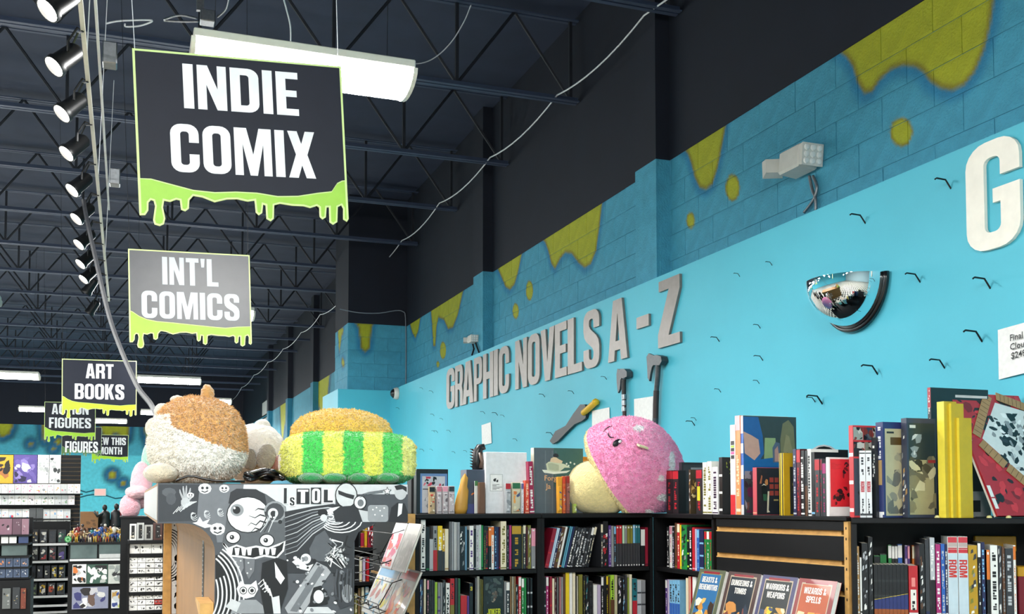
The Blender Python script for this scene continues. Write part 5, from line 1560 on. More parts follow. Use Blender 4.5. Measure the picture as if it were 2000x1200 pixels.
am.obj('print', 'gloss', rb)['kind'] = 'stuff'

# --- on the angled bookcase
def comic_art(m, d, h):
    for i, (u0, v0, u1, v1, c) in enumerate(((.02, .84, .4, .98, '9aa29a'), (.42, .84, .78, .98, '3a4658'), (.8, .86, .98, .98, '8aa83a'), (.02, .66, .45, .82, '22262a'), (.47, .66, .98, .82, '84887a'), (.02, .02, .98, .64, '3a4250'))):
        rect(m, d * u0, h * v0, d * u1, h * v1, c, -.0006)
        blobs(m, (d * u0, h * v0, d * u1, h * v1), 6, ['c8c8c0', '1a1c20', '5a646a', '7a3a34'], -.001, .022, 90 + i)
top_book(1660, 1667.5, 832, 'c83a40', 'red and white spined comic album with panel pictures on its cover', 'd', 'white', .14, .045, cover=comic_art)
for i, (x0, x1) in enumerate(((1680.5, 1691), (1692.5, 1703))):
    o = top_book(x0, x1, 881, 'e9e9ea', f'{["first", "second"][i]} of two white MADMAN volumes with red lettering', 'p', 'charcoal', .14, .012, rz=rz4)
    w = (r4(x1, 1005) - r4(x0, 1005)).length
    h = at_pl(x0, 881, P4 - n4 * .012, n4).z - ZT4
    m = MB()
    marks(m, w, h, H('33343a'), -.0011, 3 + i, .66, .9, .4)
    rect(m, 0, h * .955, w, h * .97, '2a2a2c', -.0011)
    marks(m, w, h, H('33343a'), -.0011, 7 + i, .06, .28, .3)
    m.obj('spine_print', 'gloss', o)['kind'] = 'stuff'
    addtext(o, 'MADMAN', w * .72, 'c02a3a', w * .5, h * .46, w, .72)
top_book(1704.5, 1711.5, 856, '25282e', 'dark narrow book with yellow tag left of the blue book', 'h', 'black', .12, .03)
def tan_art(m, d, h):
    rect(m, d * .05, h * .02, d * .97, h * .93, 'b9b08c', -.0006)
    rect(m, d * .1, h * .88, d * .3, h * .9, '2a2a2a', -.001)
    rect(m, d * .2, h * .76, d * .95, h * .84, '5a4420', -.001)
    blobs(m, (d * .08, h * .04, d * .96, h * .5), 16, ['4a4a48', '8a8878', '2e2e2e', 'c8c2a8', '6a6a62'], -.0011, .05, 95)
    blobs(m, (d * .3, h * .45, d * .9, h * .68), 6, ['8a8878', 'a09a80'], -.0011, .04, 96)
def sp_blue(s, w, h):
    marks(s, w, h, H('e4e6ea'), -.001, 4, .62, .95, .4)
    s.quad((w * .1, -.001, h * .34), (w * .8, -.001, h * .34), (w * .8, -.001, h * .60), (w * .1, -.001, h * .60), H('b09060'))
    s.quad((w * .1, -.001, h * .0), (w * .8, -.001, 0), (w * .8, -.001, h * .05), (w * .1, -.001, h * .05), H('e4e6ea'))
top_book(1713, 1726.5, 826, '2c3566', 'dark blue spined book with tan cover of grey mountains', 'p', 'white', .20, .03, cover=tan_art, spine=sp_blue)
def dk_art(m, d, h):
    rect(m, d * .06, h * .03, d * .96, h * .95, '2a3638', -.0006)
    rect(m, d * .06, h * .03, d * .9, h * .58, 'a59c74', -.0009)
    rect(m, d * .1, h * .9, d * .3, h * .93, 'd8d8d0', -.001)
    blobs(m, (d * .06, h * .05, d * .96, h * .62), 24, ['4c4838', '857c5c', '2c2c26', 'c8bf98', '6a6450'], -.0012, .05, 98)
    blobs(m, (d * .08, h * .6, d * .5, h * .84), 6, ['c9cccc', '8a9496'], -.0011, .03, 99)
    rect(m, d * .7, h * .55, d * .96, h * .58, '9a3030', -.0016)
top_book(1763, 1773, 818, '3a3f52', 'charcoal book with a dark teal and khaki battle cover', 'x', 'tan', .165, .03, cover=dk_art)
def tall_art(m, d, h):
    rect(m, 0, 0, d, h, '22292b', -.0005)
    rect(m, d * .42, h * .93, d * .98, h * .95, 'd4c8c4', -.001)
    rect(m, d * .45, 0, d, h * .2, '9a9c9e', -.001)
    rect(m, d * .62, h * .04, d * .82, h * .13, '1a1c1e', -.0014)
def sp_tall(s, w, h):
    marks(s, w, h, H('d8d0cc'), -.001, 14, .3, .98, .45)
    s.quad((0, -.0006, h * .84), (w, -.0006, h * .84), (w, -.0006, h), (0, -.0006, h), H('b0323c'))
top_book(1816, 1821.5, 758, '2d2b2c', 'tallest dark book standing behind the yellow volumes', 'p', 'white', .34, .17, cover=tall_art, spine=sp_tall)
for i, (x0, x1, yt) in enumerate(((1834, 1847, 786), (1848, 1861, 790), (1863, 1876, 818))):
    top_book(x0, x1, yt, 'f4de48', f'plain yellow volume, {["first", "second", "third"][i]} of three before the tall dark book', 'p', 'f0d840', .07, .02 + .003 * i, group='plain yellow volumes', cover=lambda m, d, h: rect(m, 0, 0, d, h, 'c9a81e', -.0004))
# large red book with cardboard strips, leaning far back on the others
bl = at_pl(1946, 1007, P4 - n4 * .012, n4)
tp = at(1851, 771, 0, bl.x)
hgt = math.hypot(tp.y - bl.y, tp.z - ZT4)
ang = math.atan2(tp.y - bl.y, tp.z - ZT4)
wid = min(.42, WP - .02 - bl.x)
red = thing('book', 'large red artbook with torn cardboard strips and black and white cover art, leaning back', 'book', (bl.x, bl.y, ZT4 + .0006))
Rt = Matrix.Rotation(-ang, 4, 'X')
MB().box((0, -.014, .004), (wid, -.0005, hgt), H('a8222c'), bev=.001).xf(Rt).obj('cover', 'gloss', red)
MB().box((.002, -.0004, .008), (wid - .003, .012, hgt - .003), H('e6dfcf')).xf(Rt).obj('pages', 'paper', red)
am = MB()
rect(am, 0, .004, wid, hgt, 'b0222e', -.0142)
blobs(am, (.02, .005, wid - .005, hgt - .005), 110, ['1c1214', '7a141e', 'd0323c', '2a1216', 'c42a36'], -.0144, .034, 101)
for z0, z1 in ((.70, .78), (.60, .69), (.06, .14), (.15, .24)):
    rect(am, .0, hgt * z0, .02, hgt * z1, 'e8e6e0', -.0152)
am.xf(Rt).obj('cover_print', 'gloss', red)['kind'] = 'stuff'
inner = [(.10, hgt * .30), (wid, hgt * .30), (wid, hgt * .86), (.10, hgt * .86)]
R45 = Matrix.Rotation(-.62, 4, 'Y')
def strip(x0, z0, x1, z1, wd, k):
    a, b = Vector((x0, z0)), Vector((x1, z1))
    dr = (b - a).normalized()
    nn = Vector((-dr.y, dr.x)) * wd / 2
    m = MB()
    lp = [a - nn, b - nn, b + nn, a + nn]
    m.prism([[tuple(p) for p in lp]], -.0185, -.0160, H('a98358'))
    for i in range(1, k):
        c = a + (b - a) * (i / k)
        m.prism([[tuple(c - nn * .9 - dr * .0012), tuple(c - nn * .9 + dr * .0012), tuple(c + nn * .9 + dr * .0012), tuple(c + nn * .9 - dr * .0012)]], -.0188, -.0184, H('5e4426'))
    m.xf(Rt)
    m.obj('cardboard_strip', 'paper', red)
am = MB()
T = [(.085, hgt * .62), (.25, hgt * .93), (.42, hgt * .86), (.42, hgt * .35), (.26, hgt * .28)]
am.prism([T], -.0154, -.0154, H('dadbd8'))
blobs(am, (.15, hgt * .36, .415, hgt * .84), 90, ['1a1a1c', '33343a', '8e9092', 'f0f0ee', 'c2c4c4', '1a1a1c'], -.0156, .03, 103)
am.xf(Rt).obj('picture', 'gloss', red)['kind'] = 'stuff'
strip(.055, hgt * .64, .22, hgt * .985, .045, 10)
strip(.27, hgt * .985, .42, hgt * .90, .045, 7)
strip(.065, hgt * .585, .155, hgt * .40, .05, 5)
strip(.165, hgt * .385, .255, hgt * .235, .05, 5)
for i, x in enumerate((1832, 1934, 1972)):
    q = at_pl(x, 1009, P4 + n4 * .006, n4)
    o = tag(MB().lathe([(0, .008), (.008, .006), (.012, .0), (.012, -.004), (0, -.004)], 12, H('d8cf8c')).xf(Matrix.Rotation(.0, 4, 'X')).obj('price_button', 'gloss', smooth=True), f'small cream price button on the angled bookcase edge, {["first", "second", "third"][i]} from the wall end' if False else f'small cream price button on the edge under the {["yellow volumes", "foot of the tilted red book", "middle of the red book"][i]}', 'button')
    o.location = (q.x - n4.x * .02, q.y - n4.y * .02, ZT4 + .0045)

# four display books on the slatwall
D4 = [((1367, 1110), (1419, 1115), '59604a', '2c6a9c', 'BEASTS &', 'BEHEMOTHS', ['c88a3a', 'e0b060', '6a4a2a', 'd8d8c8', '3a2a1e']), ((1424, 1117), (1488, 1121), '4a3634', '1f2a34', 'DUNGEONS &', 'TOMBS', ['c88a4a', 'e8c070', '2e3a4a', '7a4238']),
      ((1491, 1123), (1560, 1127), '4a4a6e', '232b2c', 'WARRIORS &', 'WEAPONS', ['d8c02a', 'c89a4a', '3a4a6a', 'e0d8b0']), ((1562, 1129), (1637, 1135), '8a3a3a', 'b0522c', 'WIZARDS &', 'SPELLS', ['e07a2a', 'f0a040', 'c8502a', 'e8c8a0'])]
nS = Vector((dS.y, -dS.x, 0))
ZLED = sum(at_pl(*d_[0], PS + nS * .032, nS).z for d_ in D4) / 4 - .36 * math.cos(.30)
for i, (a, b, ce, ci, l1, l2, cs) in enumerate(D4):
    q = PS + nS * .032
    A, B = at_pl(*a, q, nS), at_pl(*b, q, nS)
    w = (B - A).length * .985
    hh, al = .36, .30
    base = A + nS * (hh * math.sin(al) - .0)
    nm = (l1 + ' ' + l2)
    t = thing('book', f'adventure guide titled {nm} leaning on the slatwall', 'book', (base.x, base.y, ZLED), rzS)
    Rx = Matrix.Rotation(-al, 4, 'X')
    MB().box((0, 0, 0), (w, .002, hh), H(ce), bev=.0008).box((0, .026, 0), (w, .028, hh), H(ce)).xf(Rx).obj('cover', 'gloss', t)
    MB().box((.003, .0021, .003), (w - .001, .0259, hh - .003), H('f0eee8')).xf(Rx).obj('pages', 'paper', t)
    m = MB()
    rect(m, w * .05, hh * .02, w * .95, hh * .975, ce, -.0005)
    rect(m, w * .1, 0, w * .90, hh * .945, 'b8a890' if i else '8a8a5a', -.0007)
    rect(m, w * .125, 0, w * .875, hh * .925, ci, -.0009)
    rect(m, w * .2, hh * .935, w * .8, hh * .968, '8c2630', -.001)
    blobs(m, (w * .14, .002, w * .86, hh * .56), 26, cs, -.0011, .05, 120 + i)
    for k, ln in enumerate((l1, l2)):
        if ln:
            ly, ww = word_layout(ln, hh * .085)
            lettering(m, ln, hh * .085, (w * .5, -.0022, hh * (.80 - .115 * k)), H('e8e6de'), min(1.0, w * .68 / ww))
    m.xf(Rx)
    m.obj('cover_print', 'gloss', t)['kind'] = 'stuff'
# the ledge holding them
ra = at_pl(1352, 1195, PS + nS * .02, nS)
led = thing('display_ledge', 'black wire ledge holding the four adventure guides on the slatwall', 'display ledge', (ra.x, ra.y, ZLED + .004), rzS)
lw = 1.12
MB().box((0, -.17, -.012), (lw, -.001, -.006)).obj('tray', 'lam', led)
for x in (lw * .62, lw - .01):
    MB().tube([(x, -.14, 0), (x, -.13, .09), (x + .0, -.10, .1)], .004, n=5).obj('arm', 'wire', led)
MB().tube([(lw * .62, -.13, .092), (lw - .01, -.13, .092)], .004, n=5).obj('front_rail', 'wire', led)
# ================================================================== the printed end display and the plush toys
YG = 4.0
gx0, gx1 = at(308, 980, 1, YG).x, at(797, 980, 1, YG).x
gzt = at(550, 945.5, 1, YG).z
gzb = at(550, 1021.5, 1, YG).z
gxs0, gxs1 = at(419.5, 1120, 1, YG).x, at(692, 1120, 1, YG).x
YGB = at(283, 959, 0, gx0).y
G = thing('display_stand', 'tall display stand wrapped in black and white comic collage with a wide overhanging top', 'display stand', (gx0, YG, 0))
OG = Vector((gx0, YG, 0))
def gpt(x, y, Y=None):
    p = at(x, y, 1, YG if Y is None else Y)
    return (p.x - gx0, p.z)
xs0, xs1, xr = gxs0 - gx0, gxs1 - gx0, gx1 - gx0
fl_, fr_ = xs0 - gpt(356, 1022)[0], gpt(738, 1022)[0] - xs1
prof = [(0, gzb), (xs0 - fl_, gzb)]
prof += [(xs0 - fl_ + fl_ * math.sin(a * PI / 16), gzb - fl_ * .95 * (1 - math.cos(a * PI / 16))) for a in range(1, 9)]
prof += [(xs0, 0), (xs1, 0)]
prof += [(xs1 + fr_ - fr_ * math.sin(a * PI / 16), gzb - fr_ * .8 * (1 - math.cos(a * PI / 16))) for a in range(8, 0, -1)]
prof += [(xs1 + fr_, gzb), (xr, gzb), (xr, gzt), (0, gzt)]
DG = YGB - YG
gm = MB()
gm.prism([prof], .004, DG, C('c8c8c8'), side=H('a9824f'))
gm.obj('body', 'ply', G)
MB().box((-.004, .012, gzb + .012), (-.0005, DG - .02, gzt - .012), H('c9c8c4')).obj('end_plate', 'gloss', G)
MB().prism([prof], .0, .0039, H('4b4e53')).obj('front_panel', 'paper', G)
# printed collage on the front
am = MB()
LY = [0]
def gp(pts, g, clip=True):
    LY[0] += 1
    lp = [gpt(x, y) for x, y in pts]
    am.prism([lp], -.0004 - .00002 * LY[0], -.0004 - .00002 * LY[0], H(g) if isinstance(g, str) else (g, g, g))
def circ(cx, cy, r, g, ry=None, n=20, a0=0, rot=0.0):
    c, s = math.cos(rot), math.sin(rot)
    P = [(r * math.cos(2 * PI * i / n), (ry or r) * math.sin(2 * PI * i / n)) for i in range(n)]
    gp([(cx + x * c - y * s, cy + x * s + y * c) for x, y in P], g)
def band_(pts, w, g):
    """printed stroke"""
    n = len(pts)
    L_, R_ = [], []
    for i in range(n):
        a, b = Vector(pts[max(i - 1, 0)]), Vector(pts[min(i + 1, n - 1)])
        d = (b - a).normalized()
        nn = Vector((-d.y, d.x))
        ww = (w if not isinstance(w, tuple) else w[0] + (w[1] - w[0]) * i / (n - 1)) / 2
        L_.append(tuple(Vector(pts[i]) + nn * ww))
        R_.append(tuple(Vector(pts[i]) - nn * ww))
    LY[0] += 1
    y = -.0004 - .00002 * LY[0]
    P = [(*gpt(*p), ) for p in L_ + R_]
    am.add([(p[0], y, p[1]) for p in P], [(i, i + 1, n + i + 1, n + i) for i in range(n - 1)], H(g))
def arc_(cx, cy, r, a0, a1, ry=None, n=14):
    return [(cx + r * math.cos(a0 + (a1 - a0) * i / n), cy + (ry or r) * math.sin(a0 + (a1 - a0) * i / n)) for i in range(n + 1)]
gp([(310, 947), (392, 947), (384, 1018), (310, 1020)], '35383d')
gp([(390, 947), (476, 947), (460, 1060), (424, 1060), (421, 1040), (412, 1030), (384, 1021)], '6f7277')
gp([(476, 947), (655, 947), (655, 1000), (540, 1010), (470, 1000)], 'cfd1d2')
gp([(655, 947), (796, 947), (796, 968), (655, 972)], 'c4c6c8')
gp([(655, 966), (796, 966), (796, 1020), (655, 1020)], '43464b')
# pale hand and scribbles in the dark corner
for x, y, a in ((352, 962, -2.0), (358, 956, -1.7), (364, 955, -1.45), (371, 959, -1.1), (377, 968, -.6)):
    band_([(362, 985), (x, y), (x + 2 * math.cos(a), y + 6 * math.sin(a))], (5, 1.5), 'a9abae')
blobs_ = [(330, 962, 14, 9, '55585d'), (334, 975, 10, 12, '4c4f54'), (362, 982, 9, 10, 'b9bbbd')]
for cx, cy, rx, ry, g in blobs_:
    circ(cx, cy, rx, g, ry, 9)
for i in range(5):
    band_([(338 + i * 6, 1004 - i * 3), (350 + i * 5, 990 - i * 2), (352 + i * 6, 1000 - i * 4), (372 + i * 3, 980)], 1.6, 'c9cbcc')
# small pale figures on the grey field
for cx, cy, r in ((400, 955, 13), (438, 955, 10), (372, 968, 7), (425, 1034, 15)):
    circ(cx, cy, r, 'dfe0e0', r * .8, 11)
    circ(cx - r * .35, cy - r * .1, r * .22, '2a2b2e', None, 8)
    circ(cx + r * .35, cy - r * .1, r * .22, '2a2b2e', None, 8)
    band_([(cx - r * .5, cy + r * .35), (cx, cy + r * .55), (cx + r * .5, cy + r * .3)], r * .16, '2a2b2e')
for cx, cy in ((378, 1006), (404, 1002), (430, 998)):
    for k in range(3):
        band_(arc_(cx + k, cy + k * 2, 5 + k, .4 * k, 4.4 + .3 * k, None, 7), 1.4, 'c4c6c8')
gp([(376, 1022), (385, 1020), (390, 1010), (396, 1020), (410, 1014), (404, 1024), (422, 1028), (400, 1032)], 'f0f0f0')
# huge eye on a lumpy grinning mass
gp([(440, 1030), (444, 1000), (452, 966), (470, 958), (500, 957), (520, 966), (540, 980), (558, 990), (562, 1020), (556, 1050), (553, 1075), (540, 1092), (505, 1094), (470, 1090), (440, 1082), (434, 1060)], '55585c')
gp([(446, 984), (450, 962), (462, 955), (500, 956), (517, 966), (522, 992), (506, 990), (470, 986)], '2b2d31')
circ(484, 1006, 42, '17181a', 36)
circ(484, 1006, 40, 'e4e5e5', 34)
circ(463, 997, 13, '8c8f92', 12)
circ(462, 997, 7.5, '1c1d1f', None, 14)
circ(458, 993, 2.2, 'ffffff', None, 8)
for pts in ([(522, 1010), (508, 1006), (498, 1012), (486, 1008)], [(520, 1022), (508, 1018), (500, 1026), (490, 1022), (484, 1028)], [(510, 1036), (498, 1032), (490, 1040)], [(516, 996), (504, 994), (498, 998)]):
    band_(pts, (3.6, .8), '26272a')
for r, g in ((22, '8e9194'), (18, '3e4145')):
    circ(537, 1000, r, g, r * .95, 14)
circ(533, 1003, 10, 'd6d7d8'); circ(534, 1004, 6, '2c2d30'); circ(547, 1020, 4, '1d1e20')
for k in range(4):
    band_([(500 + k * 8, 1040), (512 + k * 7, 1030 - k * 4), (520 + k * 6, 1012), (518 + k * 7, 1000)], (1.5, 3), 'c4c6c8' if k % 2 else '2a2b2e')
for cx, cy in ((455, 1050), (521, 1056)):
    circ(cx, cy, 15, '17181a', 13); circ(cx, cy, 13, 'e8e9e9', 11); circ(cx - 2, cy, 4.5, '1c1d1f'); circ(cx - 3, cy - 1, 1.4, 'f0f0f0', None, 7)
mouth = [(436, 1062), (446, 1072), (462, 1066), (480, 1072), (500, 1068), (524, 1072), (545, 1064), (556, 1058), (553, 1076), (540, 1090), (516, 1086), (494, 1092), (470, 1088), (450, 1086)]
gp(mouth, '141517')
band_(mouth + mouth[:1], 4, 'd8d9d9')
for x in (450, 463, 476, 487, 510, 522, 534):
    gp([(x - 5, 1071), (x + 5, 1071), (x + 3, 1084 + (x * 7) % 6), (x - 3, 1085)], 'ececec')
gp([(455, 1090), (474, 1090), (476, 1110), (466, 1128), (456, 1112)], '77797d')
gp([(478, 1092), (498, 1092), (496, 1116), (486, 1132), (479, 1118)], '6b6d71')
for x, y in ((460, 1098), (466, 1108), (485, 1100), (490, 1112), (483, 1120), (470, 1096)):
    circ(x, y, 1.8, 'c9caca', None, 7)
# rings beside the opening
gp([(421, 1085), (440, 1082), (462, 1110), (470, 1150), (462, 1199), (421, 1199)], '17181a')
for k in range(7):
    band_(arc_(392, 1160, 34 + k * 8.4, -1.05 if k > 2 else -.5, 1.0 if k < 4 else .62, 58 + k * 7), 3.2, 'd4d5d6')
# long flowing strokes and nested rings
gp([(556, 1000), (610, 990), (650, 985), (690, 990), (712, 1012), (735, 1022), (700, 1040), (691, 1060), (691, 1120), (560, 1120)], '2b2d31')
for k in range(9):
    band_([(556, 1012 + k * 9), (580, 1004 + k * 9), (610, 996 + k * 6), (640, 992 + k * 4), (664, 996 + k * 3)], (1.2, 3), 'b4b6b9' if k % 2 == 0 else '75787d')
for k in range(6):
    band_(arc_(646 + k * 4, 1010 + k * 1.2, 5 + k * 7.2, -2.4, 2.6, 4 + k * 4.2), 2.2, 'e0e1e1')
circ(630, 1002, 10, '1b1c1f', 8, 9); circ(632, 1012, 7, 'd0d1d2', 7, 9)
# cut-out letters
for ch, x0, x1, y0, y1, bg, fg in (('I', 552, 562, 952, 986, 'cfd1d2', '232427'), ('S', 564, 577, 970, 990, 'e6e7e7', '1d1e20'), ('T', 579, 604, 955, 985, '1e1f22', 'f2f2f2'), ('O', 607, 627, 953, 985, '2a2b2e', 'f2f2f2'), ('L', 630, 652, 955, 984, 'e2e3e3', '232427')):
    gp([(x0, y0), (x1, y0), (x1, y1), (x0, y1)], bg)
    g, w = glyph(ch)
    (ax_, az_), (bx_, bz_) = gpt(x0 + 2, y1 - 2), gpt(x1 - 2, y0 + 2)
    LY[0] += 1
    y = -.0004 - .00002 * LY[0]
    am.prism([[(ax_ + px / w * (bx_ - ax_), az_ + pz * (bz_ - az_)) for px, pz in lp] for lp in g], y, y, H(fg))
# plain pale oval head, ringed shoulders, star, rounded screen
circ(676, 968, 22, '17181a', 25); circ(676, 968, 20, 'c6c8c9', 23); gp([(660, 958), (676, 964), (692, 968), (690, 976), (676, 972), (661, 966)], '26272a')
gp([(650, 1000), (664, 990), (690, 988), (716, 998), (730, 1020), (655, 1020)], '26282c')
circ(703, 982, 13, '17181a', 14); circ(703, 982, 11, 'd4d5d6', 12); circ(704, 983, 6, '6a6d70', 7)
gp([(700, 996), (722, 1000), (731, 1020), (708, 1020)], 'b9bbbd')
for k in range(3):
    band_([(702, 968 + k * 2), (720, 962 + k * 2), (748, 958 + k * 2)], 1.0, '55585d')
st = [(756 + (9 if i % 2 == 0 else 4) * math.cos(-PI / 2 + i * PI / 5), 960 + (9 if i % 2 == 0 else 4) * math.sin(-PI / 2 + i * PI / 5)) for i in range(10)]
gp(st, '2e3034'); gp([(756 + (x - 756) * .7, 960 + (y - 960) * .7) for x, y in st], 'e4e5e5')
gp([(x + 738, y + 1003) for x, y in rr(-20, -16, 20, 17, 6)], '8e9194')
for x, y in ((728, 996), (735, 992), (742, 998), (750, 993), (732, 1006), (746, 1008)):
    circ(x, y, 1.6, 'e8e8e8', None, 6)
circ(782, 962, 12, 'b3b5b7', 15); gp([(770, 950), (782, 947), (794, 952), (794, 962), (786, 956), (774, 958)], '202124')
gp([(758, 1020), (764, 992), (776, 982), (790, 984), (796, 1000), (796, 1020)], '1e1f23'); gp([(778, 984), (786, 984), (784, 1004), (776, 1010)], 'd8d9da')
# slanted beam, little round-eyed creature, dark figures
gp([(562, 1199), (556, 1188), (618, 1098), (638, 1108), (646, 1118), (590, 1199)], '9fa1a4')
gp([(566, 1194), (622, 1106), (634, 1112), (580, 1196)], '6c6f73')
gp([(604, 1072), (616, 1048), (634, 1036), (648, 1060), (640, 1098), (620, 1096), (606, 1090)], '54575c')
circ(597, 1092, 10, 'dcdddd'); circ(597, 1092, 5, '8c8e91')
gp([(570, 1098), (582, 1090), (600, 1106), (612, 1102), (604, 1116), (586, 1112)], 'd9dada')
for k in range(16):
    r_ = random.Random(k)
    band_([(640 + r_.uniform(-8, 40), 1046 + r_.uniform(0, 60)), (646 + r_.uniform(-8, 40), 1056 + r_.uniform(0, 60)), (642 + r_.uniform(-8, 44), 1070 + r_.uniform(0, 40))], (3.5, 1), r_.choice(['e0e0e0', '18191b', 'a9abad', 'd0d1d1']))
gp([(462, 1150), (470, 1135), (478, 1142), (490, 1142), (500, 1134), (504, 1152), (496, 1166), (480, 1170), (466, 1164)], 'dfe0e0')
for x in (475, 492):
    circ(x, 1154, 7.5, '1b1c1e'); circ(x, 1154, 6, 'e8e8e8'); circ(x, 1154, 3.6, '141517')
gp([(450, 1199), (456, 1182), (470, 1172), (500, 1172), (514, 1184), (516, 1199)], '8c8f92')
gp([(440, 1186), (452, 1170), (470, 1178), (462, 1196)], 'c4c6c7')
gp([(512, 1100), (540, 1090), (560, 1096), (562, 1150), (545, 1199), (516, 1199), (508, 1150)], '141518')
gp([(536, 1098), (548, 1118), (556, 1130), (548, 1142), (538, 1128)], 'ededed')
for k in range(4):
    band_([(504 + k * 4, 1142 + k * 5), (514 + k * 4, 1132 + k * 6), (520 + k * 4, 1152 + k * 6)], 2.4, 'e6e6e6')
gp([(530, 1168), (545, 1164), (548, 1199), (534, 1199)], 'd0d1d2')
gp([(656, 1116), (676, 1108), (691, 1112), (691, 1180), (664, 1190), (652, 1160)], '33353a')
circ(678, 1160, 11, '8a8c8f', 18)
for k in range(10):
    band_([(658 + k * 3.4, 1112 + (k % 3) * 4), (654 + k * 3.8, 1140), (656 + k * 3.6, 1162 + (k % 4) * 5)], 2, '17181a' if k % 2 else '4a4d52')
gp([(606, 1166), (612, 1148), (626, 1144), (638, 1156), (640, 1180), (604, 1186)], '17181a'); circ(622, 1166, 10, 'd9dada', 13)
gp([(592, 1199), (600, 1186), (640, 1186), (654, 1199)], 'c6c8c9')
blob2 = random.Random(5)
for _ in range(46):
    x, y = blob2.uniform(560, 688), blob2.uniform(1090, 1196)
    circ(x, y, blob2.uniform(1.5, 4.5), blob2.choice(['1b1c1f', 'dcdddd', '7a7d81', '35373b']), blob2.uniform(1.5, 4), 7, 0, blob2.uniform(0, 3))
am.obj('collage_print', 'paper', G)['kind'] = 'stuff'
# slotted strip and bracket on the brown side
xsd = gxs0
ys_ = at(398, 1100, 0, xsd).y - YG
MB().box((xs0 - .004, ys_ - .03, .3), (xs0 - .0005, ys_ + .03, at(398, 1052, 0, xsd).z)).obj('slotted_strip', 'metal', G)
z = at(398, 1052, 0, xsd).z - .03
sl_ = MB()
while z > .9:
    MB().box((xs0 - .0052, ys_ - .016, z - .006), (xs0 - .0041, ys_ + .016, z + .006)).obj('slot', 'rubber', G)
    z -= .018
yb0, yb1 = at(408, 1163, 0, xsd).y - YG, at(419, 1163, 0, xsd).y - YG
zb0 = at(405, 1163, 0, xsd).z
MB().prism([[(yb1 + .01, zb0), (yb0, zb0), (yb0, zb0 - .012), (yb1 + .01, zb0 - .06)]], xs0 - .05, xs0 - .002, plane='yz').obj('shelf_bracket', 'wood', G)
# rear end board with printed face and raw edge
yq = YGB + .03
def rq(x, y):
    p = at(x, y, 1, yq)
    return (p.x - gx0, p.z)
rx0, rx1, rx2 = rq(319, 1100)[0], rq(334, 1100)[0], rq(420, 1100)[0]
MB().box((rx1, DG + .012, 0), (rx2, DG + .03, rq(340, 1020)[1])).obj('rear_board', 'ply', G)
MB().box((rx0, DG + .008, 0), (rx1, DG + .06, rq(340, 1020)[1])).obj('rear_edge', 'wood', G)
am = MB()
lz = lambda x, y, k: (rq(x, y)[0], DG + .0118 - .00004 * k, rq(x, y)[1])
am.add([lz(x, y, 0) for x, y in ((335, 1199), (362, 1199), (362, 1022), (335, 1022))], [(0, 1, 2, 3)], H('d5d6d6'))
k = 1
for r in range(6):
    for cx in (330,):
        P = arc_(cx, 1085, 12 + r * 4.2, -1.4, 1.4, 26 + r * 5)
        for i in range(len(P) - 1):
            q = [P[i], P[i + 1]]
            am.add([lz(q[0][0], q[0][1] - 1.2, k), lz(q[1][0], q[1][1] - 1.2, k), lz(q[1][0], q[1][1] + 1.2, k), lz(q[0][0], q[0][1] + 1.2, k)], [(0, 1, 2, 3), (3, 2, 1, 0)], H('1b1c1e'))
rb_ = random.Random(12)
for i in range(46):
    x, y, s_ = rb_.uniform(340, 359), rb_.uniform(1026, 1196), rb_.uniform(1.5, 5)
    k += 1
    P = [(x + s_ * .8 * math.cos(a), y + s_ * 1.4 * math.sin(a)) for a in (0, 1.2, 2.4, 3.6, 4.9)]
    am.add([lz(min(max(px, 335.5), 361.5), py, k) for px, py in P], [(0, 1, 2, 3, 4), (4, 3, 2, 1, 0)], H(rb_.choice(['1b1c1e', '2a2b2e', '8e9092', 'f0f0f0', '17181a'])))
am.obj('rear_print', 'paper', G)['kind'] = 'stuff'

# ---- plush toys
def superell(nu, nv, rad, ex, flat=None):
    """rounded body on an even cube grid; nu sets the fineness"""
    N = max(5, int(nu * .36))
    idx, vs, fs = {}, [], []
    def vert(p):
        key = tuple(round(c * N) for c in p)
        if key not in idx:
            q = [math.copysign(math.tan(abs(c) * .85) / math.tan(.85), c) for c in p]
            r = sum(abs(c) ** ex for c in q) ** (1 / ex)
            idx[key] = len(vs)
            vs.append(Vector((q[0] / r * rad[0], q[1] / r * rad[1], q[2] / r * rad[2])))
        return idx[key]
    for ax in range(3):
        for sg in (-1, 1):
            for i in range(N):
                for j in range(N):
                    q = []
                    for di, dj in ((0, 0), (1, 0), (1, 1), (0, 1)):
                        p = [0, 0, 0]
                        p[ax] = sg
                        p[(ax + 1) % 3] = -1 + 2 * (i + di) / N
                        p[(ax + 2) % 3] = -1 + 2 * (j + dj) / N
                        q.append(vert(p))
                    fs.append(tuple(q if sg > 0 else q[::-1]))
    return vs, fs
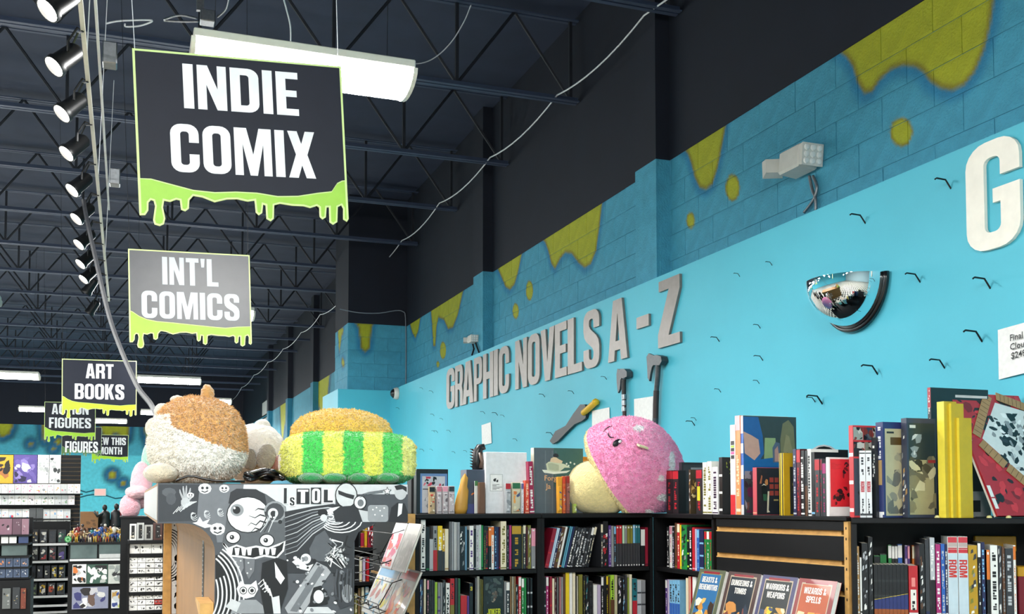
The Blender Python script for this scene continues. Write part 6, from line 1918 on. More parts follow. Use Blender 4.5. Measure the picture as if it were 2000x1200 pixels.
def fur_part(name, parent, c, rad, col, ex=2.0, seg=(70, 44), fur=.006, fs_=38, rot=None, colfn=None, shape=None, seed=0, zmin=None, m='plush'):
    """a stuffed, furry part centred at c (world); colfn maps a world point to a colour"""
    vs, fc = superell(seg[0], seg[1], rad, ex)
    out = []
    o = parent.location
    for v in vs:
        n = v.normalized()
        if shape:
            v = Vector(shape(v))
        if rot is not None:
            v, n = rot @ v, rot @ n
        p = v + Vector(c)
        if fur:
            q = p * fs_ + Vector((seed, 0, 0))
            d = noise.noise(q) * .55 + noise.noise(q * 2.3) * .45 + .35 * abs(noise.noise(q * .45))
            p = p + n * d * fur
        if zmin is not None and p.z < zmin:
            p.z = zmin + (p.z - zmin) * .04
            p.z = max(p.z, zmin + .0008)
        out.append(p)
    cc = [C(col)] * len(out) if colfn is None else [C(colfn(p)) for p in out]
    me = bpy.data.meshes.new(name)
    me.from_pydata([tuple(p - o) for p in out], [], fc)
    me.materials.append(M[m])
    ca = me.color_attributes.new('ink', 'FLOAT_COLOR', 'POINT')
    ca.data.foreach_set('color', np.array([(*k, 1) for k in cc], dtype=np.float32).ravel())
    me.polygons.foreach_set('use_smooth', [True] * len(me.polygons))
    me.update()
    return link(name, me, parent)
def mpp(Y, x=400):
    return (at(x + 1, 900, 1, Y).x - at(x, 900, 1, Y).x)
gtop = gzt + .0
def add_fur(parent, part, dens, ln, wd=.0022, seed=1, droop=.35):
    """thousands of tiny tapered tufts rooted on a stuffed part, in the colour under them"""
    me = part.data
    n = len(me.polygons)
    rg = np.random.default_rng(seed)
    area = np.empty(n); me.polygons.foreach_get('area', area)
    cnt = int(area.sum() * dens)
    pick = rg.choice(n, cnt, p=area / area.sum())
    co = np.empty(len(me.vertices) * 3); me.vertices.foreach_get('co', co); co = co.reshape(-1, 3)
    cl = np.empty(len(me.vertices) * 4, dtype=np.float32); me.color_attributes['ink'].data.foreach_get('color', cl); cl = cl.reshape(-1, 4)
    lp = np.empty(n * 4, dtype=np.int32); me.polygons.foreach_get('vertices', lp); lp = lp.reshape(-1, 4)
    no = np.empty(n * 3); me.polygons.foreach_get('normal', no); no = no.reshape(-1, 3)
    q = lp[pick]
    u, v = rg.random((cnt, 1)), rg.random((cnt, 1))
    P = (co[q[:, 0]] * (1 - u) + co[q[:, 1]] * u) * (1 - v) + (co[q[:, 3]] * (1 - u) + co[q[:, 2]] * u) * v
    N = no[pick]
    keep = P[:, 2] > ln * .4
    P, N, q = P[keep], N[keep], q[keep]
    cnt = len(P)
    d = N + rg.normal(0, .45, (cnt, 3)) + np.array([0, 0, -droop])
    d /= np.linalg.norm(d, axis=1)[:, None]
    t = np.cross(d, rg.normal(0, 1, (cnt, 3)))
    t /= np.linalg.norm(t, axis=1)[:, None] + 1e-9
    b = np.cross(d, t)
    L = ln * rg.uniform(.6, 1.2, (cnt, 1))
    B = P - N * .002
    V = np.concatenate([B + t * wd, B - t * .5 * wd + b * .87 * wd, B - t * .5 * wd - b * .87 * wd, B + d * L], 1).reshape(-1, 3)
    V[:, 2] = np.maximum(V[:, 2], .0009)
    k_ = np.arange(cnt)[:, None] * 4
    Fc = np.concatenate([k_ + np.array([[0, 1, 3]]), k_ + np.array([[1, 2, 3]]), k_ + np.array([[2, 0, 3]])], 1).reshape(-1, 3)
    m2 = bpy.data.meshes.new('fur')
    m2.from_pydata(V.tolist(), [], Fc.tolist())
    m2.materials.append(M['plush'])
    cc = cl[q[:, 0]] * np.concatenate([np.repeat(rg.uniform(.86, 1.14, (cnt, 1)), 3, 1), np.ones((cnt, 1))], 1)
    ca = m2.color_attributes.new('ink', 'FLOAT_COLOR', 'POINT')
    ca.data.foreach_set('color', np.repeat(cc, 4, 0).astype(np.float32).ravel())
    m2.update()
    o = link('fur', m2, parent)
    o['kind'] = 'stuff'
    return o
# brown and white animal, seen from behind
Yp = YG + .24
k = mpp(Yp)
c0 = at(387, 862, 1, Yp)
bp = thing('plush_toy', 'big round brown and white plush animal with tail knob, sitting on the collage stand', 'plush toy', (c0.x, Yp, gtop))
def brown_col(p):
    x, y = proj(p)
    bd = 832 if x < 335 else (832 + (x - 335) * .42 if x < 400 else 862 + (x - 400) * .28)
    if x < 322:
        bd = 822
    wob = 6 * noise.noise(p * 60)
    if x < 352 and y > 806 + (352 - x) * .1 and x < 330 + (y - 800) * .2:
        return 'fbf4e6'
    return 'dca662' if y + wob < bd else 'fffaf0'
bdy = fur_part('body', bp, (c0.x, Yp, gtop + 88 * k), (94 * k, 96 * k, 88 * k), 'brown', ex=2.35, seg=(170, 110), fur=.011, fs_=46, colfn=brown_col, zmin=gtop, shape=lambda v: (v.x * (1 + .08 * (-v.z / (88 * k))), v.y, v.z))
add_fur(bp, bdy, 42000, .013)
fur_part('tail', bp, at(405, 772, 1, Yp - .03), (13 * k, 13 * k, 22 * k), 'cf9a58', fur=.006, fs_=60, seg=(40, 24))
for i, (x, y, rx, ry, cl, nm, dy) in enumerate(((318, 804, 17, 17, 'ded3c0', 'foot', .1), (300, 836, 16, 20, 'dccfba', 'foot', .04), (330, 823, 15, 10, 'c79a5e', 'ear', -.10), (322, 886, 28, 52, 'ded2bd', 'muzzle', -.02), (314, 925, 32, 20, 'd9cbb2', 'paw', -.12), (346, 781, 14, 9, 'dfd6c6', 'foot', .16))):
    fur_part(nm, bp, at(x, y, 1, Yp + dy), (rx * k, rx * k * 1.0, ry * k), cl, fur=.004, fs_=55, seg=(44, 28), seed=i, zmin=gtop)
tgp = at(383, 791, 1, Yp - .062)
MB().box((-.014, -.002, -.007), (.016, .0, .009), H('e4dce4')).xf(Matrix.Translation(tgp - bp.location) @ Matrix.Rotation(.5, 4, 'X') @ Matrix.Rotation(-.15, 4, 'Y')).obj('label', 'paper', bp)
# green and yellow striped one
Yt = YG + .20
k = mpp(Yt, 680)
c0 = at(680, 893, 1, Yt)
tp_ = thing('plush_toy', 'green and lime striped box shaped plush with golden dome, on the collage stand', 'plush toy', (c0.x, Yt, gtop))
def stripe(p):
    x, y = proj(p)
    x += 3 * noise.noise(p * 70)
    if y > 928 + 2 * math.sin(x * .08):
        return '2fa352'
    for b, c in ((591, 'eef06a'), (631, '46cf58'), (671, 'e6ee62'), (710, '40ca55'), (748, 'e4ea5c'), (786, '44cc55')):
        if x < b:
            return c
    return 'e6e880'
bdy = fur_part('body', tp_, (c0.x, Yt, gtop + 50 * k), (124 * k, 78 * k, 50 * k), 'green', ex=4.2, seg=(180, 90), fur=.010, fs_=50, colfn=stripe, zmin=gtop)
add_fur(tp_, bdy, 42000, .010, seed=2)
bdy = fur_part('dome', tp_, at(668, 850, 1, Yt + .07), (98 * k, 62 * k, 49 * k), 'ecc250', ex=2.2, seg=(120, 70), fur=.010, fs_=50, seed=4)
add_fur(tp_, bdy, 40000, .011, seed=3)
for i, x in enumerate((607, 652, 700, 756)):
    fur_part('foot', tp_, at(x, 935, 1, Yt - .135), (23 * k, 26 * k, 11 * k), '2a8c4c', fur=.003, seg=(36, 22), seed=i, zmin=gtop)
fur_part('horn', tp_, at(799, 870, 1, Yt + .0), (17 * k, 8 * k, 7 * k), 'd9b24c', fur=.003, seg=(30, 20), rot=Matrix.Rotation(.35, 3, 'Y'))
fur_part('knob', tp_, at(742, 846, 1, Yt + .02), (13 * k, 12 * k, 9 * k), 'd9b24c', fur=.003, seg=(30, 20))
fur_part('knob', tp_, at(563, 868, 1, Yt), (9 * k, 9 * k, 12 * k), 'd9c24c', fur=.003, seg=(30, 20))
fur_part('side_pad', tp_, at(556, 905, 1, Yt + .08), (12 * k, 20 * k, 34 * k), 'ddd9c6', fur=.003, seg=(30, 24), zmin=gtop)
# pale grey one behind
Yq = YG + .62
k = mpp(Yq, 510)
c0 = at(500, 892, 1, Yq)
gq = thing('plush_toy', 'pale grey plush animal with big ears, half hidden behind the brown one', 'plush toy', (c0.x, Yq, gtop))
zq = gtop
fur_part('body', gq, (c0.x, Yq, zq + 62 * k), (58 * k, 58 * k, 62 * k), 'd6d2ca', ex=2.2, seg=(100, 60), fur=.006, fs_=30, zmin=zq)
fur_part('ear', gq, at(520, 893, 1, Yq - .17), (18 * k, 10 * k, 26 * k), '8f8a80', fur=.003, seg=(40, 26), rot=Matrix.Rotation(.15, 3, 'Y'))
fur_part('ear', gq, at(488, 897, 1, Yq - .16), (14 * k, 9 * k, 22 * k), '827d75', fur=.003, seg=(40, 26))
fur_part('cheek', gq, at(536, 905, 1, Yq - .12), (13 * k, 14 * k, 16 * k), 'b07a7a', fur=.003, seg=(34, 22))
fur_part('tuft', gq, at(512, 836, 1, Yq - .02), (16 * k, 13 * k, 18 * k), 'ddd9d0', fur=.004, seg=(36, 24), rot=Matrix.Rotation(.6, 3, 'Y'))
# cables
rc = random.Random(3)
P = []
for i in range(46):
    u = i / 45
    x = 478 + 74 * (.5 + .5 * math.sin(i * 1.25 + .3)) + rc.uniform(-3, 3)
    y = 941 - 24 * abs(math.sin(i * .83)) * (.4 + .6 * math.sin(PI * (x - 470) / 90))
    P.append(at(x, min(y, 941), 1, YG + .10 + .10 * math.sin(i * 2.1) + .05))
cbn = thing('cable_bundle', 'tangled heap of glossy black cables between the brown and striped plushes', 'cables', (P[0].x, YG + .1, gtop))
sm = []
for i in range(1, len(P) - 2):
    for j in range(4):
        t = j / 4
        p0, p1, p2, p3 = P[i - 1], P[i], P[i + 1], P[i + 2]
        v = .5 * ((2 * p1) + (p2 - p0) * t + (2 * p0 - 5 * p1 + 4 * p2 - p3) * t * t + (3 * p1 - p0 - 3 * p2 + p3) * t ** 3)
        v.z = max(v.z, gtop + .008)
        sm.append(v - cbn.location)
MB().tube(sm, .0065, n=6).obj('cable', 'rubber', cbn, smooth='all')
pts = [at(x, y, 1, YG + .03) for x, y in ((343, 941), (352, 936), (366, 931), (380, 931), (398, 936), (420, 939.5), (450, 940.5), (478, 941))]
for p in pts:
    p.z = max(p.z, gtop + .006)
tag(MB().tube(pts, .005, n=6).obj('power_cord', 'rubber', smooth='all'), 'black cord lying over the front edge of the stand below the brown plush', 'cord')

# pink mushroom on the bookcase
Ym = Y0 + .24
k = mpp(Ym, 1210)
mb = at(1216, 928, 1, Ym)
mu = thing('plush_toy', 'pink winking mushroom plush with cream stem leaning on the bookcase top', 'plush toy', (mb.x, Ym, ZT1))
fur_part('stem', mu, at(1163, 956, 1, Ym - .12), (58 * k, 50 * k, 47 * k), 'f0dd9c', ex=2.2, seg=(90, 56), fur=.004, fs_=30, zmin=ZT1, rot=Matrix.Rotation(.25, 3, 'Y'))
Rm = Vector((.62, -.60, .50)).to_track_quat('Z', 'Y').to_matrix()
spots = ((1247, 838, 11, 6), (1312, 905, 6, 22), (1291, 935, 6, 6), (1294, 973, 11, 7), (1268, 1000, 8, 4))
def mush(p):
    x, y = proj(p)
    for cx, cy, rx, ry in spots:
        if ((x - cx) / rx) ** 2 + ((y - cy) / ry) ** 2 < 1:
            return 'f4f0f2'
    q = Rm.transposed() @ (p - mb)
    if q.z < -.004:
        return 'f0dea0'
    return 'fb9fca' if noise.noise(p * 30) > -.1 else 'f58fbf'
fur_part('cap', mu, mb, (114 * k, 96 * k, 104 * k), 'pink', ex=2.25, seg=(170, 110), fur=.010, fs_=44, rot=Rm, colfn=mush, zmin=ZT1, shape=lambda v: (v.x, v.y, v.z if v.z > 0 else v.z * .22))
from mathutils.bvhtree import BVHTree
capo = [o for o in mu.children if o.name.startswith('cap')][0]
add_fur(mu, capo, 22000, .013, .0026, seed=4)
bvh = BVHTree.FromPolygons([v.co + mu.location for v in capo.data.vertices], [tuple(p.vertices) for p in capo.data.polygons])
def on_cap(x, y, off=.003):
    d = Vector(FW + RT * (x - PX) / F_ + UP * (PY - y) / F_).normalized()
    h = bvh.ray_cast(Vector(CAM), d)
    return (h[0] if h[0] else at(x, y, 1, Ym - .3)) - d * off - mu.location
MB().tube([on_cap(x, y) for x, y in ((1179, 844), (1184, 838), (1190, 834), (1195, 833))], [.003, .0045, .0045, .002], H('17121a'), n=6).obj('brow', 'paper', mu)
MB().tube([on_cap(x, y) for x, y in ((1188, 846), (1188.5, 851), (1192, 855), (1199, 855))], [.002, .0045, .0045, .002], H('17121a'), n=6).obj('closed_eye', 'paper', mu)
e0 = on_cap(1206, 866, .002)
vs, fc = superell(24, 14, (.034, .012, .022), 2)
rt_ = Matrix.Rotation(-.45, 3, 'Y')
MB().add([rt_ @ v + e0 for v in vs], fc, H('17121a')).obj('open_eye', 'gloss', mu, smooth='all')
e1 = on_cap(1211, 863, .014)
vs, fc = superell(16, 10, (.011, .005, .008), 2)
MB().add([rt_ @ v + e1 for v in vs], fc, H('f2f2f2')).obj('eye_glint', 'gloss', mu, smooth='all')
e2 = on_cap(1254, 872, .01)
MB().box((-.032, -.03, -.006), (.032, .01, .006), H('d8d2a8'), bev=.002).xf(Matrix.Translation(e2) @ Matrix.Rotation(.25, 4, 'Y') @ Matrix.Rotation(.3, 4, 'X')).obj('swing_tag', 'paper', mu)

# side slatwall on the aisle end of the bookcases, with wire racks of comics
ssw = thing('slatwall_stand', 'slatwall panel with raw notched edge closing the left end of the bookcases', 'display panel', (XA0 - .03, Y0, 0))
zt_ = at(811, 1004, 1, Y0).z
MB().box((.0, .0, 0), (.026, .95, zt_ - .002)).obj('board', 'lam', ssw)
MB().box((-.018, -.006, 0), (.026, -.0005, zt_)).obj('edge_strip', 'wood', ssw)
zk = zt_ - .05
while zk > .9:
    MB().box((-.019, -.0068, zk - .012), (-.006, -.0061, zk)).obj('slot', 'lam', ssw)
    zk -= .071
for zz in (zt_ - .03, ZS1 - .05):
    MB().box((-.012, 0, zz - .012), (-.0005, .95, zz)).obj('groove_lip', 'wood', ssw)
def rack_comic(x0, x1, yt, yb, off, lean, col, label, art, hmax=.27):
    X = XA0 - off
    a, b = at(x0, (yt + yb) / 2, 0, X - .05), at(x1, (yt + yb) / 2, 0, X - .05)
    w = abs(a.y - b.y)
    zt2 = at(x1, yt, 0, X).z
    zb2 = zt2 - hmax * math.cos(lean)
    t = thing('comic_book', label, 'comic book', (X - hmax * math.sin(lean), max(a.y, b.y), zb2), -PI / 2)
    Rx = Matrix.Rotation(-lean, 4, 'X')
    MB().box((0, 0, 0), (w, .0012, hmax), H(col)).box((0, .010, 0), (w, .0112, hmax), H(col)).xf(Rx).obj('cover', 'gloss', t)
    MB().box((.001, .0013, .001), (w - .001, .0099, hmax - .001), H('e6e2d8')).xf(Rx).obj('pages', 'paper', t)
    m = MB()
    art(m, w, hmax)
    m.xf(Rx)
    m.obj('cover_print', 'gloss', t)['kind'] = 'stuff'
    return t
def art_of(bg, cs, seed, band_=None):
    def f(m, w, h):
        if bg:
            rect(m, 0, 0, w, h, bg, -.0005)
        if band_:
            rect(m, w * .06, h * .8, w * .94, h * .96, band_, -.0008)
        blobs(m, (w * .05, h * .05, w * .95, h * .78), 34, cs, -.001, .05, seed)
    return f
rack_comic(757, 779, 1022, 1100, .048, .36, 'e6d4da', 'white and pink comic leaning in the upper wire rack', art_of('ece6e8', ['d8304a', 'e8608a', 'e83a3a', 'f0a0bc', 'e05a4a'], 201))
rack_comic(781, 806, 1023, 1104, .048, .36, '9a9896', 'grey backed comic in the upper wire rack next to the wood edge', art_of('a3a09c', ['8f8c88', 'aaa7a2'], 202))
rack_comic(729, 768, 1110, 1200, .048, .42, 'dfe0de', 'white comic with yellow and blue logo in the lower wire rack', art_of('e4e4e2', ['c05a4a', 'e8d83a', '4a4a4e', 'd8d9d4', '5a9ac0'], 203, '3a9ad0'), .30)
rack_comic(771, 804, 1113, 1200, .048, .42, 'c4b8ae', 'tan backed comic with red panel in the lower wire rack', art_of('b5a99e', ['c8382c', 'd8702a', 'b0a498', 'e0c8a0'], 204, 'c23a30'), .30)
for i, zz in enumerate((at(780, 1100, 0, XA0 - .14).z, at(770, 1199, 0, XA0 - .16).z)):
    wr = thing('wire_rack', f'black wire comic rack on the end slatwall, {"upper" if i == 0 else "lower"} one', 'rack', (XA0 - .03, Y0 + .01, zz - .02), 0)
    for dy in (.04, .30, .56, .84):
        MB().tube([(-.001, dy, .05), (-.16, dy, 0), (-.17, dy, .05)], .0035, n=5).obj('arm', 'wire', wr)
    for dx, dz in ((-.12, .006), (-.16, -.004), (-.17, .05)):
        MB().tube([(dx, .0, dz), (dx, .9, dz)], .003, n=5).obj('rail', 'wire', wr)
    MB().tube([(-.10, .0, .17), (-.10, .9, .17)], .0028, n=5).obj('rail', 'wire', wr)
    for dy in (.0, .9):
        MB().tube([(-.17, dy, .05), (-.10, dy, .17), (-.001, dy, .2)], .003, n=5).obj('end_wire', 'wire', wr)

# bookcase further down the aisle
Yr = 7.3
xr0, xr1 = at(655, 1100, 1, Yr).x, at(800, 1100, 1, Yr).x
zr1, zr2, zr3 = at(720, 1070, 1, Yr).z, at(720, 1137, 1, Yr).z, at(720, 1205, 1, Yr).z
case('bookcase', 'black bookcase further back, behind the wire comic racks', xr1 - xr0, [zr1, zr2, zr3], zr1 + .36, .3, (xr0, Yr, 0), 0)
rr1 = '''701 704 1030 black grey p,704.5 711 1042 crimson yellow p,712 717 1026 mustard red p,718 724 1026 crimson black x,724.5 731 1027 maroon red x,732 737.5 1028 charcoal grey p,738 742 1030 white red p,742.5 748 1028 maroon crimson p,749 757 1027 charcoal black p'''
rr2 = '''693 701 1090 black grey d,702 707 1089 cream tan p,708.5 713.5 1089 lilac white p,715.5 721 1089 red orange p,722 728 1090 charcoal grey d,728.5 736 1090 black grey d,737.5 744 1096 purple lilac b,745 756 1093 black charcoal p'''
rr3 = '''693 698 1160 olive cream x,699 704 1150 charcoal tan s,706 711 1148 cream peach p,713.5 720 1147 sky white b,721 728 1152 charcoal olive x,729 737 1150 tan grey x'''
yrin = Yr + .02
for rw, zz, yb, nm in ((rr1, zr1, 1069, 'top'), (rr2, zr2, 1136, 'middle'), (rr3, zr3, 1199, 'lower')):
    shelf_row(rw, f'{nm} shelf of back bookcase', lambda x, y: at(x, y, 1, yrin), zz, lambda p, z: (p.x, yrin, z + .0006), 0, .18, f'books on the {nm} shelf, back bookcase', lambda x, yb=yb: yb)
# ================================================================== far left of the shop
def pbox(name, label, cat, x0, x1, y0, y1, Y, d, col, art=None, m='gloss', group=None, part='box', parent_z=None, bev=0.0):
    """box whose front shows at photo x0..x1, y0..y1 (y1 its foot) at depth Y"""
    a, b = at(x0, y1, 1, Y), at(x1, y1, 1, Y)
    z1 = at((x0 + x1) / 2, y0, 1, Y).z
    zb = a.z if parent_z is None else parent_z
    t = thing(name, label, cat, (a.x, Y, zb), 0, group)
    w, h = b.x - a.x, z1 - zb
    MB().box((0, 0, 0), (w, d, h), C(col), bev=bev).obj(part, m, t)
    if art:
        am = MB()
        art(am, w, h)
        am.obj('print', m, t)['kind'] = 'stuff'
    return t, w, h
# --- rack of white box sets right behind the display stand
YR = YGB + .95
zs_r = [at(280, y, 1, YR).z for y in (1082, 1121, 1157, 1193, 1230)]
x0r, x1r = at(249, 1100, 1, YR).x, at(322, 1100, 1, YR).x
zrt = at(280, 1056, 1, YR).z
wr_ = case('shelf_unit', 'black shelf unit of white box sets, partly behind the display stand', x1r - x0r, zs_r[:4], zrt, .3, (x0r, YR, 0), 0, th=.014)
def art_w(seed):
    def f(m, w, h):
        blobs(m, (w * .1, h * .2, w * .9, h * .8), 5, ['3a3a3c', '8a8a8c', 'c8c8c8', '1a1a1c'], -.0006, w * .2, seed)
    return f
n = 0
for si, (ytop, yb, rows) in enumerate(((1062, 1082, 1), (1089, 1121, 3), (1124, 1157, 3), (1161, 1193, 3))):
    for r in range(rows):
        hh = (yb - ytop) / rows
        ncol = 3 if rows == 1 else 4
        for c in range(ncol):
            xa = 252 + c * (66 / ncol)
            xb = xa + 66 / ncol - .7
            if si == 3 and r == 1 and c == 3:
                colr, nm = 'a83a34', 'red box set among white ones on the lowest visible shelf'
            else:
                colr = R.choice(['e4e3de', 'dedcd8', 'eae9e6'])
                nm = (f'tall white art box, {nth(c + 1)} from left, top shelf of the white box rack' if rows == 1 else f'flat white box, {nth(c + 1)} from left, {["bottom", "middle", "top"][r]} row, {["", "second", "third", "fourth"][si]} shelf of white box rack')
            n += 1
            y1_, y0_ = yb - r * hh, yb - (r + 1) * hh + .8
            a = at(xa, y1_, 1, YR + .012)
            t, w, h = pbox('box_set', nm, 'box', xa, xb, y0_, y1_, YR + .012, .2, colr, art_w(300 + n), 'paper', 'white box sets in the rack', parent_z=zs_r[si] + .0008 + (r * (at(280, yb - hh, 1, YR).z - at(280, yb, 1, YR).z)))
# white framed things on top and the pink and mint plush
for i, (x0, x1, y0, y1, c, nm) in enumerate(((253, 266, 1024, 1050, 'd8d8d4', 'white framed black card'), (267, 281, 1022, 1050, 'b0b2b0', 'pale grey framed picture'), (282, 298, 1026, 1050, '9a9a96', 'grey boxed figure'), (299, 317, 1022, 1052, '4a302c', 'dark brown boxed figure'))):
    pbox('boxed_figure', f'{nm} on top of the white box rack', 'boxed figure', x0, x1, y0, 1056, YR + .03, .06, c, (lambda s, c: lambda m, w, h: (rect(m, w * .25, h * .1, w * .75, h * .9, '1e1e20'), blobs(m, (w * .1, h * .1, w * .9, h * .8), 4, ['8a8a8a', '3a2a28', 'c8c0b0'], -.0012, w * .2, s)))(310 + i, c), parent_z=zrt + .0008)
YK = YR + .42
plinth = thing('display_block', 'black display block behind the white box rack carrying the pink plush', 'display block', (at(236, 1010, 1, YK - .16).x, YK - .10, 0))
zk_ = at(250, 1009, 1, YK).z
MB().box((0, 0, 0), (.42, .5, zk_ - .012)).obj('body', 'lam', plinth)
MB().box((-.01, -.01, zk_ - .012), (.43, .51, zk_)).obj('top', 'lam', plinth)
k = mpp(YK, 260)
q = at(262, 960, 1, YK + .1)
pk = thing('plush_toy', 'pink plush animal with mint green back, at the far side of the collage stand', 'plush toy', (q.x, YK + .1, zk_))
for nm, x, y, rx, ry, c, dy in (('leg', 254, 990, 21, 26, 'e6a9b4', 0), ('body', 276, 948, 22, 50, 'e8b0ba', .06), ('arm', 268, 962, 24, 14, 'eab8c0', -.03), ('back', 293, 905, 18, 46, '9cc8b4', .12), ('mane', 305, 872, 12, 22, 'd8c46a', .16)):
    fur_part(nm, pk, at(x, y, 1, YK + .1 + dy), (rx * k, rx * k * .9, ry * k), c, fur=.006, fs_=35, seg=(60, 36), zmin=zk_)

# --- cabinet with clear cases, framed prints and a crowd of figures
YC_ = 11.0
xc0, xc1 = at(133, 1100, 1, YC_).x, at(250, 1100, 1, YC_).x
zct = at(190, 1060, 1, YC_).z
cab = thing('display_cabinet', 'black display cabinet with two clear cases over framed prints', 'display cabinet', (xc0, YC_, 0))
wC = xc1 - xc0
def cz(y): return at(190, y, 1, YC_).z
def cx_(x): return at(x, 1100, 1, YC_).x - xc0
MB().box((-.01, -.01, zct - .02), (wC + .01, .5, zct)).obj('top', 'lam', cab)
MB().box((0, .02, 0), (wC, .5, zct - .021)).obj('body', 'lam', cab)
for x0, x1 in ((137, 189), (193, 243)):
    MB().box((cx_(x0), 0, cz(1091)), (cx_(x1), .018, cz(1064))).obj('clear_case', 'acrylic', cab)
MB().box((cx_(136), -.004, cz(1096)), (cx_(244), .018, cz(1092)), H('e4e4e2')).obj('ledge', 'paper', cab)
MB().box((cx_(194), -.003, cz(1091)), (cx_(240), .0, cz(1083)), H('c9c9c8')).obj('paper_stack', 'paper', cab)
for k_, (x0, x1, y0, y1, bg, cs, nm) in enumerate(((141, 168, 1103, 1141, 'eae8e4', ['1e1e20', 'd87a3a', '1e1e20', 'c0bab8'], 'white print with black marks and an orange patch'), (169, 210, 1103, 1141, '3a5a4c', ['eceae6', '1e1e20', 'b8bab4', 'eceae6'], 'green and white print'), (211, 246, 1103, 1141, 'c8cac2', ['8e9290', '2a2a2c', 'dadad6', '9aa09a'], 'pale grey sketch print'), (140, 211, 1147, 1191, '8c8ea4', ['3a3a70', 'd8d4d0', '2a2426', '6a5248', 'c8c4c8', 'eceae6'], 'wide violet and white poster'), (217, 248, 1153, 1189, 'e2e2e0', ['3a4a8a', 'b8904a', 'c8cacc', 'c8d06a'], 'framed white print with blue and gold shapes'))):
    t, w, h = pbox('framed_print', nm + ' on the cabinet front', 'picture', x0, x1, y0, y1, YC_ - .012, .012, bg, (lambda cs, s: lambda m, w, h: blobs(m, (w * .04, h * .04, w * .96, h * .96), 16, cs, -.0008, min(w, h) * .3, s))(cs, 330 + k_), 'paper')
# crowd of toy figures
rf = random.Random(21)
FIGC = ['1f6f78', '2b2b30', 'c8a03a', '7a2a2a', '3a7a4a', 'd8d0c0', '6a4a34', '2a4a8a', 'b85a2a', '8a8a90', '3a2a4a', 'c8b48a']
POS = ['at the left end', 'beside the green disc', 'near the left end', 'left of the middle', 'before the cardboard box', 'under the box edge', 'in the middle', 'below the busts', 'before the busts', 'right of the busts', 'toward the right end', 'at the right end']
def figure(x, y, hpx, Y, zb, label, c1, c2, c3, pose, group=None):
    kk = mpp(Y, x) 
    h = hpx * kk
    a = at(x, 1100, 1, Y)
    t = thing('toy_figure', label, 'toy figure', (a.x, Y, zb), rf.uniform(-.6, .6), group)
    s = h / 1.0
    m = MB()
    m.tube([(-.1 * s, 0, 0), (-.09 * s, 0, .24 * s), (-.05 * s, 0, .48 * s)], [.05 * s, .045 * s, .075 * s], H(c2), n=6)
    m.tube([(.12 * s, -.04 * s, 0), (.1 * s, -.02 * s, .24 * s), (.05 * s, 0, .48 * s)], [.05 * s, .045 * s, .075 * s], H(c2), n=6)
    m.obj('legs', 'gloss', t, smooth='all')
    MB().tube([(0, 0, .45 * s), (0, 0, .55 * s), (0, -.01 * s, .72 * s), (0, 0, .80 * s), (0, 0, .84 * s)], [.09 * s, .10 * s, .15 * s, .11 * s, .04 * s], H(c1), n=8).obj('torso', 'gloss', t, smooth='all')
    MB().lathe([(0, -.09 * s), (.06 * s, -.06 * s), (.075 * s, 0), (.06 * s, .06 * s), (0, .09 * s)], 10, H(c3), (0, -.01 * s, .91 * s)).obj('head', 'gloss', t, smooth='all')
    for sx in (-1, 1):
        e = pose if sx > 0 else -pose * .6
        MB().tube([(sx * .13 * s, 0, .76 * s), (sx * .26 * s, -.05 * s, (.62 + .1 * e) * s), (sx * (.30 + .12 * e) * s, -.14 * s, (.5 + .36 * e) * s)], [.05 * s, .042 * s, .035 * s], H(c1), n=6).obj('arm', 'gloss', t, smooth='all')
    return t
for i in range(26):
    row = i // 13
    x = 138 + (i % 13) * 9.0 + row * 4 + rf.uniform(-2, 2)
    if x > 251:
        continue
    c1, c2, c3 = rf.choice(FIGC), rf.choice(FIGC), rf.choice(['d8a888', '2a2a2c', 'c8b48a', '8a5a3a', 'd8d0c0'])
    cn = {'1f6f78': 'teal', '2b2b30': 'black', 'c8a03a': 'gold', '7a2a2a': 'dark red', '3a7a4a': 'green', 'd8d0c0': 'cream', '6a4a34': 'brown', '2a4a8a': 'blue', 'b85a2a': 'orange', '8a8a90': 'grey', '3a2a4a': 'purple', 'c8b48a': 'tan'}
    figure(x, 1058, rf.uniform(20, 30) + row * 8, YC_ + .05 + row * .17, zct + .0008, f'small {cn[c1]} toy figure with {cn[c2]} legs, {nth(i % 13 + 1)} in the cabinet {["front", "back"][row]} row', c1, c2, c3, rf.uniform(-.4, 1.0), 'toy figures crowding the cabinet top')
q = at(131, 1047, 1, YC_ + .02)
t = thing('shield_disc', 'round green ringed disc at the left end of the toy figures', 'toy', (q.x + .01, YC_ + .0, zct + .001))
kk = mpp(YC_, 131)
for r0, c, d in ((7, '2f8a44', 0), (4.8, '9ad0a0', -.004), (3, '2f8a44', -.008)):
    MB().lathe([(0, 0), (r0 * kk, 0), (r0 * kk, .006), (0, .006)], 18, H(c)).xf(Matrix.Translation((0, d, 7 * kk + .001)) @ Matrix.Rotation(PI / 2, 4, 'X')).obj('ring', 'gloss', t)
YB2 = YC_ + .53
bench = thing('display_shelf', 'dark shelf behind the toy figures carrying the box and statues', 'shelf', (at(150, 1060, 1, YB2).x, YB2 - .02, 0))
zbx = at(200, 1032, 1, YB2).z
MB().box((0, 0, 0), (at(262, 1060, 1, YB2).x - at(150, 1060, 1, YB2).x, .5, zbx)).obj('body', 'lam', bench)
pbox('cardboard_box', 'brown open cardboard box behind the toy figures', 'box', 156, 191, 1000, 1032, YB2 + .02, .2, '8a6038', lambda m, w, h: blobs(m, (w * .3, h * .1, w * .9, h * .5), 3, ['7a3428', '6a4a2c'], -.0008, w * .2, 3), 'paper', parent_z=zbx + .0008)
pbox('crate', 'dark green crate beside the cardboard box', 'box', 176, 208, 1006, 1032, YB2 + .24, .2, '2c3a30', None, 'paint', parent_z=zbx + .0008)
